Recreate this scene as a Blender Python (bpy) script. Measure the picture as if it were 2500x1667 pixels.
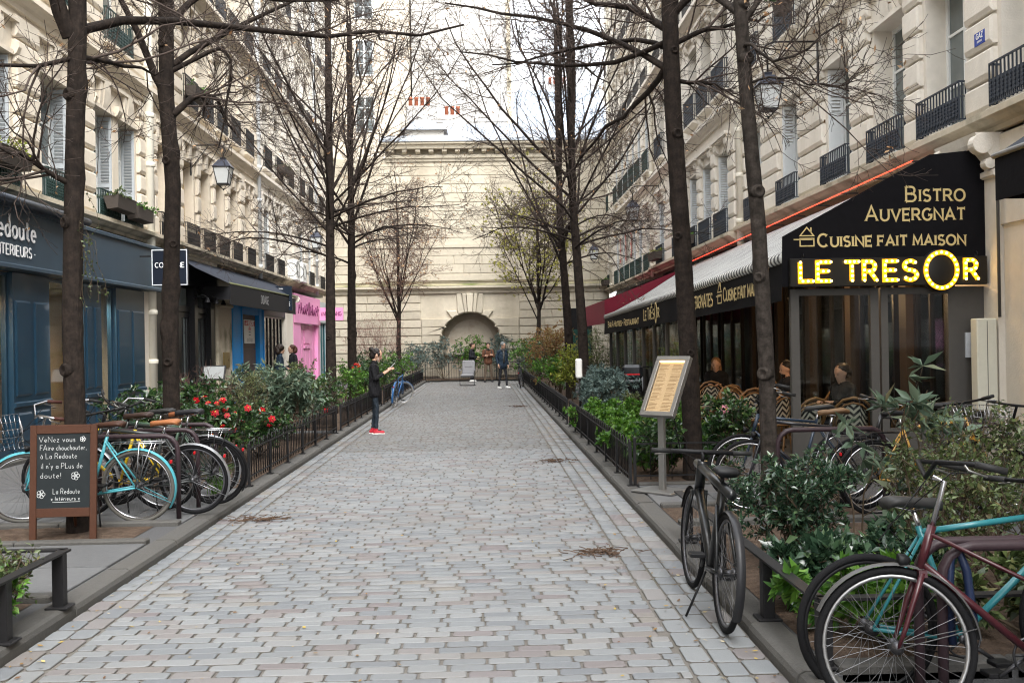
import bpy, bmesh, math, random
import numpy as np
from mathutils import Vector, Matrix
for _o in list(bpy.data.objects): bpy.data.objects.remove(_o)
SC = bpy.context.scene
COL = SC.collection
R = math.radians
PI = math.pi
# ---------------------------------------------------------------- camera
cam = bpy.data.cameras.new('camera'); cam.lens = 35; cam.sensor_width = 36; cam.clip_end = 600; cam.clip_start = 0.05
camo = bpy.data.objects.new('camera', cam); COL.objects.link(camo)
camo.matrix_world = Matrix.Translation((0, 0, 1.72)) @ Matrix.Rotation(R(-1.6), 4, 'Z') @ Matrix.Rotation(R(90.078), 4, 'X') @ Matrix.Rotation(R(-1.0), 4, 'Z')
SC.camera = camo
# ---------------------------------------------------------------- overcast sky and a soft sun
W = bpy.data.worlds.new('World'); SC.world = W; W.use_nodes = True
nt = W.node_tree; nt.nodes.clear()
sky = nt.nodes.new('ShaderNodeTexSky'); sky.sky_type = 'NISHITA'; sky.sun_disc = False
sky.sun_elevation = R(52); sky.sun_rotation = R(160); sky.air_density = 2.0; sky.dust_density = 5.0; sky.ozone_density = 0.6
hs = nt.nodes.new('ShaderNodeHueSaturation'); hs.inputs['Saturation'].default_value = 0.12
mx = nt.nodes.new('ShaderNodeMix'); mx.data_type = 'RGBA'; mx.inputs['Factor'].default_value = 0.6
mx.inputs['B'].default_value = (8.2, 8.5, 9.0, 1)
bg = nt.nodes.new('ShaderNodeBackground'); bg.inputs['Strength'].default_value = 0.15
wo = nt.nodes.new('ShaderNodeOutputWorld')
nt.links.new(sky.outputs[0], hs.inputs['Color']); nt.links.new(hs.outputs[0], mx.inputs['A'])
nt.links.new(mx.outputs['Result'], bg.inputs['Color']); nt.links.new(bg.outputs[0], wo.inputs[0])
sun = bpy.data.lights.new('sun', 'SUN'); sun.energy = 1.3; sun.angle = R(40); sun.color = (1, 0.97, 0.92)
suno = bpy.data.objects.new('sun', sun); COL.objects.link(suno)
suno.rotation_euler = (R(38), 0, R(20))
SC.view_settings.view_transform = 'Standard'; SC.view_settings.look = 'None'; SC.view_settings.gamma = 1
SC.view_settings.use_curve_mapping = False
SC.view_settings.exposure = 1.82
SC.render.engine = 'CYCLES'
SC.cycles.use_denoising = True; SC.cycles.pixel_filter_type = 'BLACKMAN_HARRIS'; SC.cycles.filter_width = 1.15
SC.cycles.max_bounces = 8; SC.cycles.diffuse_bounces = 4; SC.cycles.transparent_max_bounces = 8
SC.cycles.sample_clamp_indirect = 8
random.seed(7); RNG = np.random.default_rng(7)
# ---------------------------------------------------------------- materials
MATS = {}
def hexc(h):
    c = [int(h[i:i+2], 16) / 255 for i in (0, 2, 4)]
    return tuple(x / 12.92 if x < 0.04045 else ((x + 0.055) / 1.055) ** 2.4 for x in c)
def M(name, col=(.5, .5, .5), rough=.6, metal=0., var=.12, scale=6., bump=0., bscale=30., spec=.25, objvar=0., col2=None, stain=0., stcol=(.12, .1, .08), stscale=.8, streak=False, emit=None, estr=0., trans=0., alpha=1., attr=None, ramp=None, coat=0.):
    """procedural principled material: colour noise, stains, per-object tone, relief"""
    if name in MATS: return MATS[name]
    m = bpy.data.materials.new(name); MATS[name] = m; m.use_nodes = True
    t = m.node_tree; N = t.nodes; L = t.links; b = N['Principled BSDF']
    b.inputs['Roughness'].default_value = rough; b.inputs['Metallic'].default_value = metal
    b.inputs['Specular IOR Level'].default_value = spec; b.inputs['Coat Weight'].default_value = coat
    geo = N.new('ShaderNodeNewGeometry')
    pos = geo.outputs['Position']
    def noise(sc, det=4, vec=pos):
        n = N.new('ShaderNodeTexNoise'); n.inputs['Scale'].default_value = sc; n.inputs['Detail'].default_value = det
        L.new(vec, n.inputs['Vector']); return n.outputs['Fac']
    def math_(op, a, c):
        n = N.new('ShaderNodeMath'); n.operation = op
        for i, x in enumerate((a, c)):
            if isinstance(x, (int, float)): n.inputs[i].default_value = x
            else: L.new(x, n.inputs[i])
        return n.outputs[0]
    def mixc(f, a, c, bt='MIX'):
        n = N.new('ShaderNodeMix'); n.data_type = 'RGBA'; n.blend_type = bt
        for k, x in (('Factor', f), ('A', a), ('B', c)):
            if isinstance(x, (int, float)): n.inputs[k].default_value = x
            elif isinstance(x, tuple): n.inputs[k].default_value = (*x[:3], 1)
            else: L.new(x, n.inputs[k])
        return n.outputs['Result']
    if ramp:
        a = N.new('ShaderNodeAttribute'); a.attribute_name = attr or 'rnd'
        cr = N.new('ShaderNodeValToRGB'); cr.color_ramp.interpolation = 'LINEAR'
        els = cr.color_ramp.elements
        while len(els) < len(ramp): els.new(0.5)
        for e, (p, c) in zip(els, ramp): e.position = p; e.color = (*c, 1)
        L.new(a.outputs['Fac'], cr.inputs[0]); c = cr.outputs[0]
    else:
        c = tuple(col)
    if var > 0 or col2:
        f = noise(scale, 5)
        if col2:
            mr = N.new('ShaderNodeMapRange'); mr.inputs[1].default_value = .35; mr.inputs[2].default_value = .65; L.new(f, mr.inputs[0])
            c = mixc(mr.outputs[0], c, tuple(col2))
        if var > 0:
            g = noise(scale * 3.1, 6)
            k = math_('ADD', math_('MULTIPLY', g, 2 * var), 1 - var)
            cc = N.new('ShaderNodeCombineColor'); [L.new(k, cc.inputs[i]) for i in range(3)]
            c = mixc(1., c, cc.outputs[0], 'MULTIPLY')
    if objvar > 0:
        oi = N.new('ShaderNodeObjectInfo')
        k = math_('ADD', math_('MULTIPLY', oi.outputs['Random'], 2 * objvar), 1 - objvar)
        cc = N.new('ShaderNodeCombineColor'); [L.new(k, cc.inputs[i]) for i in range(3)]
        c = mixc(1., c, cc.outputs[0], 'MULTIPLY')
    if stain > 0:
        v = pos
        if streak:
            mp = N.new('ShaderNodeMapping'); mp.inputs['Scale'].default_value = (1, 1, .18); L.new(pos, mp.inputs[0]); v = mp.outputs[0]
        s = noise(stscale, 8, v)
        mr = N.new('ShaderNodeMapRange'); mr.inputs[1].default_value = .5; mr.inputs[2].default_value = .72; mr.inputs[4].default_value = stain
        L.new(s, mr.inputs[0]); c = mixc(mr.outputs[0], c, tuple(stcol))
    if isinstance(c, tuple): b.inputs['Base Color'].default_value = (*c[:3], 1)
    else: L.new(c, b.inputs['Base Color'])
    if bump > 0:
        bp = N.new('ShaderNodeBump'); bp.inputs['Strength'].default_value = bump; bp.inputs['Distance'].default_value = .02
        L.new(noise(bscale, 6), bp.inputs['Height']); L.new(bp.outputs[0], b.inputs['Normal'])
    if emit: b.inputs['Emission Color'].default_value = (*emit, 1); b.inputs['Emission Strength'].default_value = estr
    if trans: b.inputs['Transmission Weight'].default_value = trans
    if alpha < 1: b.inputs['Alpha'].default_value = alpha
    return m
def glass(name, tint=(.8, .85, .85), mixv=.12):
    """thin clear window glass: mostly transparent with a sharp reflection"""
    if name in MATS: return MATS[name]
    m = bpy.data.materials.new(name); MATS[name] = m; m.use_nodes = True
    t = m.node_tree; N = t.nodes; L = t.links; N.clear()
    o = N.new('ShaderNodeOutputMaterial'); mx = N.new('ShaderNodeMixShader'); tr = N.new('ShaderNodeBsdfTransparent'); g = N.new('ShaderNodeBsdfGlossy')
    tr.inputs[0].default_value = (*tint, 1); g.inputs['Roughness'].default_value = .03
    fr = N.new('ShaderNodeLayerWeight'); fr.inputs[0].default_value = .5; pw = N.new('ShaderNodeMath'); pw.operation = 'POWER'; pw.inputs[1].default_value = 4.; L.new(fr.outputs['Facing'], pw.inputs[0])
    ad = N.new('ShaderNodeMath'); ad.operation = 'MULTIPLY_ADD'; ad.inputs[1].default_value = .75; ad.inputs[2].default_value = mixv; L.new(pw.outputs[0], ad.inputs[0])
    L.new(ad.outputs[0], mx.inputs[0]); L.new(tr.outputs[0], mx.inputs[1]); L.new(g.outputs[0], mx.inputs[2]); L.new(mx.outputs[0], o.inputs[0])
    return m
# ---------------------------------------------------------------- mesh helpers
class MB:
    def __init__(s): s.v = []; s.f = []; s.m = []; s.sm = []
    def add(s, V, F, mi=0, smooth=False):
        k = len(s.v); s.v += [tuple(p) for p in V]
        for f in F: s.f.append(tuple(i + k for i in f)); s.m.append(mi); s.sm.append(smooth)
        return s
    def box(s, x0, x1, y0, y1, z0, z1, mi=0):
        V = [(x, y, z) for z in (z0, z1) for y in (y0, y1) for x in (x0, x1)]
        return s.add(V, [(0, 2, 3, 1), (4, 5, 7, 6), (0, 1, 5, 4), (2, 6, 7, 3), (0, 4, 6, 2), (1, 3, 7, 5)], mi)
    def cbox(s, x0, x1, y0, y1, z0, z1, c=.01, mi=0):
        """box with every edge chamfered"""
        V = []; idx = {}
        X = (x0, x1); Y = (y0, y1); Z = (z0, z1)
        for i in (0, 1):
            for j in (0, 1):
                for k in (0, 1):
                    sx, sy, sz = (1 - 2 * i) * c, (1 - 2 * j) * c, (1 - 2 * k) * c
                    for a, p in enumerate(((X[i], Y[j] + sy, Z[k] + sz), (X[i] + sx, Y[j], Z[k] + sz), (X[i] + sx, Y[j] + sy, Z[k]))):
                        idx[i, j, k, a] = len(V); V.append(p)
        F = []
        for i in (0, 1):
            F.append([idx[i, j, k, 0] for j, k in ((0, 0), (1, 0), (1, 1), (0, 1))][::(1 if i else -1)])
            F.append([idx[j, i, k, 1] for j, k in ((0, 0), (1, 0), (1, 1), (0, 1))][::(-1 if i else 1)])
            F.append([idx[j, k, i, 2] for j, k in ((0, 0), (1, 0), (1, 1), (0, 1))][::(1 if i else -1)])
        for i in (0, 1):
            for j in (0, 1):
                q = 1 if (i ^ j) else -1
                F.append([idx[i, j, 0, 0], idx[i, j, 1, 0], idx[i, j, 1, 1], idx[i, j, 0, 1]][::-q])
                F.append([idx[i, 0, j, 0], idx[i, 1, j, 0], idx[i, 1, j, 2], idx[i, 0, j, 2]][::q])
                F.append([idx[0, i, j, 1], idx[1, i, j, 1], idx[1, i, j, 2], idx[0, i, j, 2]][::-q])
                for k in (0, 1):
                    F.append([idx[i, j, k, a] for a in range(3)][::(1 if (i + j + k) % 2 == 1 else -1)])
        return s.add(V, F, mi)
    def tube(s, P, r, n=6, mi=0, cap=True, smooth=True, flat=None):
        P = [Vector(p) for p in P]; k = len(P)
        rr = [r] * k if isinstance(r, (int, float)) else list(r)
        V = []; F = []; u = None
        for i in range(k):
            t = (P[min(i + 1, k - 1)] - P[max(i - 1, 0)])
            if t.length < 1e-9: t = Vector((0, 0, 1))
            t.normalize()
            if u is None:
                a = Vector((0, 0, 1)) if abs(t.z) < .9 else Vector((1, 0, 0)); u = t.cross(a).normalized()
            u = (u - t * u.dot(t))
            if u.length < 1e-6: u = t.orthogonal()
            u.normalize(); w = t.cross(u)
            for j in range(n):
                a = 2 * PI * (j + .5) / n
                V.append(P[i] + (u * math.cos(a) + w * math.sin(a) * (flat or 1)) * rr[i])
        for i in range(k - 1):
            for j in range(n):
                a, b = i * n + j, i * n + (j + 1) % n
                F.append((a, b, b + n, a + n))
        if cap: F.append(tuple(range(n))[::-1]); F.append(tuple(range((k - 1) * n, k * n)))
        return s.add(V, F, mi, smooth)
    def ring(s, c, rad, r, axis='Y', n=32, k=6, mi=0, a0=0, a1=2 * PI):
        """torus or arc of a torus round an axis"""
        full = abs(a1 - a0 - 2 * PI) < 1e-6; V = []; F = []; m = n if full else n + 1
        for i in range(m):
            a = a0 + (a1 - a0) * i / n
            for j in range(k):
                b = 2 * PI * j / k
                q = rad + r * math.cos(b); h = r * math.sin(b)
                x, z = q * math.cos(a), q * math.sin(a)
                V.append({'Y': (c[0] + x, c[1] + h, c[2] + z), 'Z': (c[0] + x, c[1] + z, c[2] + h), 'X': (c[0] + h, c[1] + x, c[2] + z)}[axis])
        for i in range(n):
            for j in range(k):
                a, b = i * k + j, i * k + (j + 1) % k; p = ((i + 1) % m) * k
                F.append((a, b, p + (j + 1) % k, p + j))
        return s.add(V, F, mi, True)
    def lathe(s, prof, n=12, c=(0, 0, 0), axis='Z', mi=0, smooth=True):
        V = []; F = []
        for r, h in prof:
            for j in range(n):
                a = 2 * PI * j / n; x, y = r * math.cos(a), r * math.sin(a)
                V.append({'Z': (c[0] + x, c[1] + y, c[2] + h), 'Y': (c[0] + x, c[1] + h, c[2] + y), 'X': (c[0] + h, c[1] + x, c[2] + y)}[axis])
        for i in range(len(prof) - 1):
            for j in range(n):
                a, b = i * n + j, i * n + (j + 1) % n; F.append((a, b, b + n, a + n))
        F.append(tuple(range(n))[::-1]); F.append(tuple(range((len(prof) - 1) * n, len(prof) * n)))
        return s.add(V, F, mi, smooth)
    def prism(s, poly, a0, a1, axis='X', mi=0):
        """polygon of (p, q) extruded along an axis: X -> (y, z), Y -> (x, z), Z -> (x, y)"""
        n = len(poly); V = []
        for a in (a0, a1):
            for p, q in poly: V.append({'X': (a, p, q), 'Y': (p, a, q), 'Z': (p, q, a)}[axis])
        F = [tuple(range(n))[::-1], tuple(range(n, 2 * n))] + [(i, (i + 1) % n, n + (i + 1) % n, n + i) for i in range(n)]
        return s.add(V, F, mi)
    def ball(s, c, r, n=10, k=7, mi=0):
        rx, ry, rz = (r, r, r) if isinstance(r, (int, float)) else r
        V = [(c[0], c[1], c[2] - rz)]; F = []
        for i in range(1, k):
            a = PI * i / k - PI / 2
            for j in range(n):
                b = 2 * PI * j / n; V.append((c[0] + rx * math.cos(a) * math.cos(b), c[1] + ry * math.cos(a) * math.sin(b), c[2] + rz * math.sin(a)))
        V.append((c[0], c[1], c[2] + rz)); e = len(V) - 1
        for j in range(n):
            F.append((0, 1 + (j + 1) % n, 1 + j)); q = 1 + (k - 2) * n; F.append((e, q + j, q + (j + 1) % n))
            for i in range(k - 2):
                a, b = 1 + i * n + j, 1 + i * n + (j + 1) % n; F.append((a, b, b + n, a + n))
        return s.add(V, F, mi, True)
    def xf(s, mtx, start=0):
        s.v[start:] = [tuple(mtx @ Vector(p)) for p in s.v[start:]]; return s
    def mesh(s, name, mats):
        me = bpy.data.meshes.new(name); me.from_pydata(s.v, [], s.f)
        for m in (mats if isinstance(mats, (list, tuple)) else [mats]): me.materials.append(m)
        me.polygons.foreach_set('material_index', s.m); me.polygons.foreach_set('use_smooth', s.sm)
        bm = bmesh.new(); bm.from_mesh(me); bmesh.ops.recalc_face_normals(bm, faces=bm.faces); bm.to_mesh(me); bm.free()
        return me
    def build(s, name, mats, parent=None, loc=(0, 0, 0), rot=(0, 0, 0)):
        return OB(name, s.mesh(name, mats), parent, loc, rot)
def OB(name, me, parent=None, loc=(0, 0, 0), rot=(0, 0, 0), scale=None):
    o = bpy.data.objects.new(name, me); COL.objects.link(o); o.location = loc; o.rotation_euler = rot
    if scale: o.scale = scale
    if parent: o.parent = parent
    return o
def EMPTY(name, loc=(0, 0, 0), rot=(0, 0, 0), parent=None):
    o = OB(name, None, parent, loc, rot); o.empty_display_size = .2; return o
def T(o, label=None, cat=None, group=None, kind=None):
    for k, v in (('label', label), ('category', cat), ('group', group), ('kind', kind)):
        if v: o[k] = v
    return o
def DUP(o, parent=None, loc=None, rot=None):
    c = o.copy(); COL.objects.link(c); c.parent = parent
    if loc is not None: c.location = loc
    if rot is not None: c.rotation_euler = rot
    for ch in o.children: DUP(ch, c)
    return c
def NPMESH(name, V, F, mats, rnd=None, smooth=False, mi=None):
    """fast mesh from arrays; F of shape (n, k)"""
    V = np.asarray(V, np.float32); F = np.asarray(F, np.int32); n, k = F.shape
    me = bpy.data.meshes.new(name); me.vertices.add(len(V)); me.vertices.foreach_set('co', V.ravel())
    me.loops.add(n * k); me.loops.foreach_set('vertex_index', F.ravel()); me.polygons.add(n)
    me.polygons.foreach_set('loop_start', np.arange(0, n * k, k, dtype=np.int32))
    for m in (mats if isinstance(mats, (list, tuple)) else [mats]): me.materials.append(m)
    if smooth: me.polygons.foreach_set('use_smooth', np.ones(n, bool))
    if mi is not None: me.polygons.foreach_set('material_index', np.asarray(mi, np.int32))
    me.update(calc_edges=True)
    if rnd is not None:
        a = me.attributes.new('rnd', 'FLOAT', 'FACE'); a.data.foreach_set('value', np.asarray(rnd, np.float32))
    return me
# ---------------------------------------------------------------- stroke lettering
def _arc(cx, cy, rx, ry, a0, a1, n=9):
    return [(cx + rx * math.cos(R(a0 + (a1 - a0) * i / (n - 1))), cy + ry * math.sin(R(a0 + (a1 - a0) * i / (n - 1)))) for i in range(n)]
GL = {
 'A': (.78, [[(0, 0), (.39, 1), (.78, 0)], [(.14, .33), (.64, .33)]]),
 'B': (.62, [[(0, 0), (0, 1)], [(0, 1), (.34, 1)] + _arc(.34, .76, .22, .24, 90, -90)[1:] + [(0, .52)], [(.34, .52)] + _arc(.36, .26, .26, .26, 90, -90) + [(0, 0)]]),
 'C': (.74, [_arc(.4, .5, .4, .5, 48, 312, 15)]),
 'D': (.72, [[(0, 0), (0, 1), (.28, 1)] + _arc(.28, .5, .42, .5, 90, -90, 13) + [(0, 0)]]),
 'E': (.56, [[(.56, 1), (0, 1), (0, 0), (.56, 0)], [(0, .52), (.46, .52)]]),
 'F': (.54, [[(.54, 1), (0, 1), (0, 0)], [(0, .5), (.44, .5)]]),
 'G': (.78, [_arc(.4, .5, .4, .5, 48, 330, 15) + [(.76, .45), (.48, .45)]]),
 'H': (.66, [[(0, 0), (0, 1)], [(.66, 0), (.66, 1)], [(0, .52), (.66, .52)]]),
 'I': (.08, [[(.04, 0), (.04, 1)]]),
 'J': (.4, [[(.4, 1), (.4, .2)] + _arc(.2, .2, .2, .2, 0, -170, 7)]),
 'L': (.52, [[(0, 1), (0, 0), (.52, 0)]]),
 'M': (.84, [[(0, 0), (.06, 1), (.42, .2), (.78, 1), (.84, 0)]]),
 'N': (.72, [[(0, 0), (0, 1), (.72, 0), (.72, 1)]]),
 'O': (.84, [_arc(.42, .5, .42, .5, 90, 450, 25)]),
 'P': (.56, [[(0, 0), (0, 1), (.32, 1)] + _arc(.32, .73, .24, .27, 90, -90) + [(0, .46)]]),
 'R': (.64, [[(0, 0), (0, 1), (.34, 1)] + _arc(.34, .74, .24, .26, 90, -90) + [(0, .48)], [(.32, .48), (.64, 0)]]),
 'S': (.56, [_arc(.28, .755, .26, .245, 40, 250, 9) + _arc(.28, .255, .28, .255, 80, -145, 11)]),
 'T': (.66, [[(0, 1), (.66, 1)], [(.33, 1), (.33, 0)]]),
 'U': (.68, [[(0, 1), (0, .34)] + _arc(.34, .34, .34, .34, 180, 360, 9) + [(.68, 1)]]),
 'V': (.76, [[(0, 1), (.38, 0), (.76, 1)]]),
 'W': (1.0, [[(0, 1), (.25, 0), (.5, .8), (.75, 0), (1, 1)]]),
 'X': (.66, [[(0, 0), (.66, 1)], [(0, 1), (.66, 0)]]),
 'Y': (.68, [[(0, 1), (.34, .5), (.68, 1)], [(.34, .5), (.34, 0)]]),
 'Z': (.6, [[(0, 1), (.6, 1), (0, 0), (.6, 0)]]),
 'a': (.42, [_arc(.2, .25, .2, .25, 30, 330, 10), [(.4, .5), (.4, 0)]]),
 'c': (.36, [_arc(.22, .25, .22, .25, 50, 310, 9)]),
 'd': (.42, [_arc(.2, .25, .2, .25, 30, 330, 10), [(.4, 1), (.4, 0)]]),
 'e': (.42, [[(.02, .27), (.42, .27)] + _arc(.22, .25, .2, .25, 10, 310, 10)]),
 'h': (.38, [[(0, 0), (0, 1)], [(0, .3)] + _arc(.18, .3, .18, .2, 180, 0, 7) + [(.36, 0)]]),
 'i': (.06, [[(.03, 0), (.03, .5)], [(.03, .66), (.03, .72)]]),
 'l': (.06, [[(.03, 0), (.03, 1)]]),
 'n': (.38, [[(0, 0), (0, .5)], [(0, .3)] + _arc(.18, .3, .18, .2, 180, 0, 7) + [(.36, 0)]]),
 'o': (.44, [_arc(.22, .25, .22, .25, 90, 450, 13)]),
 'r': (.28, [[(0, 0), (0, .5)], [(0, .32)] + _arc(.16, .34, .16, .16, 180, 40, 5)]),
 's': (.32, [_arc(.16, .375, .14, .125, 40, 250, 7) + _arc(.16, .125, .15, .125, 80, -145, 8)]),
 't': (.3, [[(.14, .8), (.14, .1), (.28, 0)], [(0, .52), (.3, .52)]]),
 'u': (.4, [[(0, .5), (0, .2)] + _arc(.19, .2, .19, .2, 180, 360, 7), [(.38, .5), (.38, 0)]]),
 'v': (.4, [[(0, .5), (.2, 0), (.4, .5)]]),
 'x': (.34, [[(0, 0), (.34, .5)], [(0, .5), (.34, 0)]]),
 'y': (.4, [[(0, .5), (.2, .05)], [(.4, .5), (.1, -.3)]]),
 'z': (.36, [[(0, .5), (.36, .5), (0, 0), (.36, 0)]]),
 '-': (.3, [[(0, .45), (.3, .45)]]), '.': (.08, [[(.03, 0), (.05, .05)]]), "'": (.08, [[(.04, 1), (.02, .78)]]), ',': (.08, [[(.05, .06), (.0, -.14)]]),
 '!': (.08, [[(.04, 1), (.04, .3)], [(.04, .08), (.04, .0)]]), '/': (.3, [[(0, 0), (.3, 1)]]), '*': (.1, [[(.0, .45), (.1, .45)]]),
 'ã': (.42, [_arc(.2, .25, .2, .25, 30, 330, 10), [(.4, .5), (.4, 0)], [(.12, .74), (.28, .64)]]),
 'é': (.42, [[(.02, .27), (.42, .27)] + _arc(.22, .25, .2, .25, 10, 310, 10), [(.16, .62), (.3, .76)]]),
 'É': (.56, [[(.56, 1), (0, 1), (0, 0), (.56, 0)], [(0, .52), (.46, .52)], [(.2, 1.12), (.4, 1.28)]]),
 'À': (.78, [[(0, 0), (.39, 1), (.78, 0)], [(.14, .33), (.64, .33)], [(.28, 1.28), (.46, 1.12)]]),
}
def text_paths(txt, h, gap=.2, small=.78, caps=False, space=.42):
    """strokes of a line of text starting at x=0; with caps, lower case becomes small capitals"""
    out = []; x = 0.; wi = 0
    for ch in txt:
        if ch == ' ': x += space * h; wi += 1; continue
        k = 1.
        if caps and ch.islower(): k = small; ch = ch.upper()
        w, st = GL[ch]
        for s in st: out.append((wi, [(x + p[0] * h * k, p[1] * h * k) for p in s]))
        x += (w + gap) * h * k
    return out, x - gap * h
def ribbon(mb, path, wd, y0, y1, serif=0., mi=0, jit=0.):
    """a stroke in the x-z plane as a thin slab from y0 to y1"""
    P = [Vector((p[0] + random.uniform(-jit, jit), p[1] + random.uniform(-jit, jit))) for p in path]
    closed = (P[0] - P[-1]).length < 1e-4
    L_, R_ = [], []
    for i, p in enumerate(P):
        a = P[i - 1] if i else (P[-2] if closed else None); b = P[i + 1] if i < len(P) - 1 else (P[1] if closed else None)
        d0 = (p - a).normalized() if a is not None and (p - a).length > 1e-9 else None; d1 = (b - p).normalized() if b is not None and (b - p).length > 1e-9 else None
        d0 = d0 or d1; d1 = d1 or d0
        t = (d0 + d1); t = t.normalized() if t.length > 1e-3 else d0
        nrm = Vector((-t.y, t.x)); co = max(.5, nrm.dot(Vector((-d0.y, d0.x))))
        L_.append(p + nrm * wd / 2 / co); R_.append(p - nrm * wd / 2 / co)
    n = len(P); V = []
    for q in (L_, R_):
        for y in (y0, y1): V += [(p.x, y, p.y) for p in q]
    F = []
    for i in range(n - 1):
        F += [(i, i + 1, 2 * n + i + 1, 2 * n + i), (n + i, 3 * n + i, 3 * n + i + 1, n + i + 1), (i, n + i, n + i + 1, i + 1), (2 * n + i, 2 * n + i + 1, 3 * n + i + 1, 3 * n + i)]
    F += [(0, 2 * n, 3 * n, n), (n - 1, 2 * n - 1, 4 * n - 1, 3 * n - 1)]
    mb.add(V, F, mi)
    if serif and not closed:
        for p, q in ((P[0], P[1]), (P[-1], P[-2])):
            t = (q - p).normalized(); nn = Vector((-t.y, t.x)) * (wd / 2 + serif)
            if abs(t.y) > .75: nn = Vector((wd / 2 + serif, 0)); t = Vector((0, 1 if t.y > 0 else -1))
            a, b = p - t * .001, p + t * serif * .7
            c = [a - nn, a + nn, b + nn * .8, b - nn * .8]
            mb.prism([(v.x, v.y) for v in c], y0 - .0006, y1, 'Y', mi)
def TEXT(name, txt, h, wd, mat, parent, loc, rot=(0, 0, 0), gap=.2, serif=0., caps=False, align='L', depth=.004, jit=0., width=None, space=.42):
    """lettering standing in the local x-z plane, facing -y"""
    pts, w = text_paths(txt, h, gap, caps=caps, space=space)
    k = (width / w) if width else 1.
    off = {'L': 0, 'C': -w * k / 2, 'R': -w * k}[align]
    for wi in sorted({q[0] for q in pts}):
        mb = MB()
        for i, (_, p) in enumerate([q for q in pts if q[0] == wi]): ribbon(mb, [(a * k + off, b) for a, b in p], wd, -depth - .0004 * (i % 3), 0, serif, 0, jit)
        mb.build(name, mat, parent, loc, rot)
# ---------------------------------------------------------------- palette
stone = M('limestone', (.69, .615, .505), .85, var=.10, scale=3., bump=.25, bscale=40, objvar=.05, stain=.32, stcol=(.40, .33, .24), stscale=1.2, streak=True, spec=.2)
stone2 = M('limestone pale', (.69, .64, .56), .85, var=.10, scale=3., bump=.25, bscale=40, objvar=.05, stain=.28, stcol=(.42, .36, .27), stscale=1.1, streak=True, spec=.2)
stone_dirty = M('limestone weathered', (.50, .44, .34), .9, var=.16, scale=4., bump=.35, bscale=35, objvar=.06, stain=.9, stcol=(.085, .085, .05), stscale=1.5, spec=.2)
wallstone = M('old ashlar', (.53, .48, .385), .9, var=.18, scale=2.2, bump=.35, bscale=25, objvar=.10, stain=.75, stcol=(.36, .31, .23), stscale=.55, streak=True, spec=.2)
iron = M('black iron', (.013, .0125, .0135), .5, metal=.0, var=.25, scale=20, bump=.1, bscale=120)
iron_blue = M('blue grey iron', (.030, .037, .050), .5, metal=.0, var=.2, scale=20)
iron_green = M('green iron', (.020, .042, .038), .5, metal=.0, var=.25, scale=20)
white_paint = M('white paint', (.74, .75, .73), .5, var=.06, scale=4, stain=.15, stcol=(.5, .48, .42))
zinc = M('zinc', (.42, .46, .52), .45, metal=.6, var=.15, scale=2, stain=.3, stcol=(.25, .27, .3))
pane_m = M('window pane', (.085, .10, .10), .04, var=.3, scale=1.5, spec=.7, objvar=.5)
soil = M('soil', (.055, .036, .025), .95, var=.5, scale=14, bump=1., bscale=60, col2=(.10, .07, .05))
asphalt = M('asphalt', (.085, .085, .088), .9, var=.2, scale=20, bump=.4, bscale=200, stain=.35, stcol=(.10, .10, .10), stscale=1.3)
slab_m = M('pavement slab', (.108, .11, .113), .8, var=.16, scale=8, bump=.3, bscale=120, objvar=.10, stain=.4, stcol=(.16, .16, .16), stscale=1.5)
kerb_m = M('granite kerb', (.082, .079, .074), .8, var=.22, scale=14, bump=.35, bscale=120, objvar=.12, stain=.55, stcol=(.09, .085, .075), stscale=2.)
chrome = M('chrome', (.5, .5, .52), .25, metal=1., var=.05)
steel = M('brushed steel', (.30, .295, .285), .42, metal=.85, var=.1, scale=30)
rubber = M('rubber', (.010, .010, .011), .75, spec=.1, var=.3, scale=60, bump=.2, bscale=200)
blackp = M('black plastic', (.009, .009, .010), .45, spec=.18, var=.15, scale=30)
# ================================================================ SETTING: ground, path, kerbs, pavements, beds
def sheet(name, x0, x1, y0, y1, z, mat, th=.0, parent=None):
    mb = MB()
    if th: mb.box(x0, x1, y0, y1, z - th, z)
    else: mb.add([(x0, y0, z), (x1, y0, z), (x1, y1, z), (x0, y1, z)], [(0, 1, 2, 3)])
    o = mb.build(name, mat, parent)
    if not parent: o['kind'] = 'structure'
    return o
sheet('ground', -220, 220, -120, 300, -.06, asphalt)
mortar = M('sandy joint', (.150, .139, .125), .95, var=.35, scale=25, bump=.6, bscale=150, stain=.6, stcol=(.08, .075, .05), stscale=2)
KL, KR = -2.66, 1.50
path = sheet('path', KL, KR, -6, 45.2, 0, mortar, .05)
paver_m = M('paving stone', rough=.6, var=.2, scale=55, bump=.25, bscale=180, spec=.5, stain=.38, stcol=(.13, .125, .118), stscale=.7,
            ramp=[(0, (0.1286, 0.1377, 0.1492)), (0.2, (0.1521, 0.1624, 0.1719)), (0.45, (0.1734, 0.183, 0.1893)), (0.65, (0.1969, 0.2046, 0.2098)), (0.78, (0.1821, 0.1786, 0.1752)), (0.87, (0.1628, 0.1507, 0.1492)), (0.95, (0.1392, 0.1226, 0.1265)), (1, (0.1714, 0.1593, 0.1406))])
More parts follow.
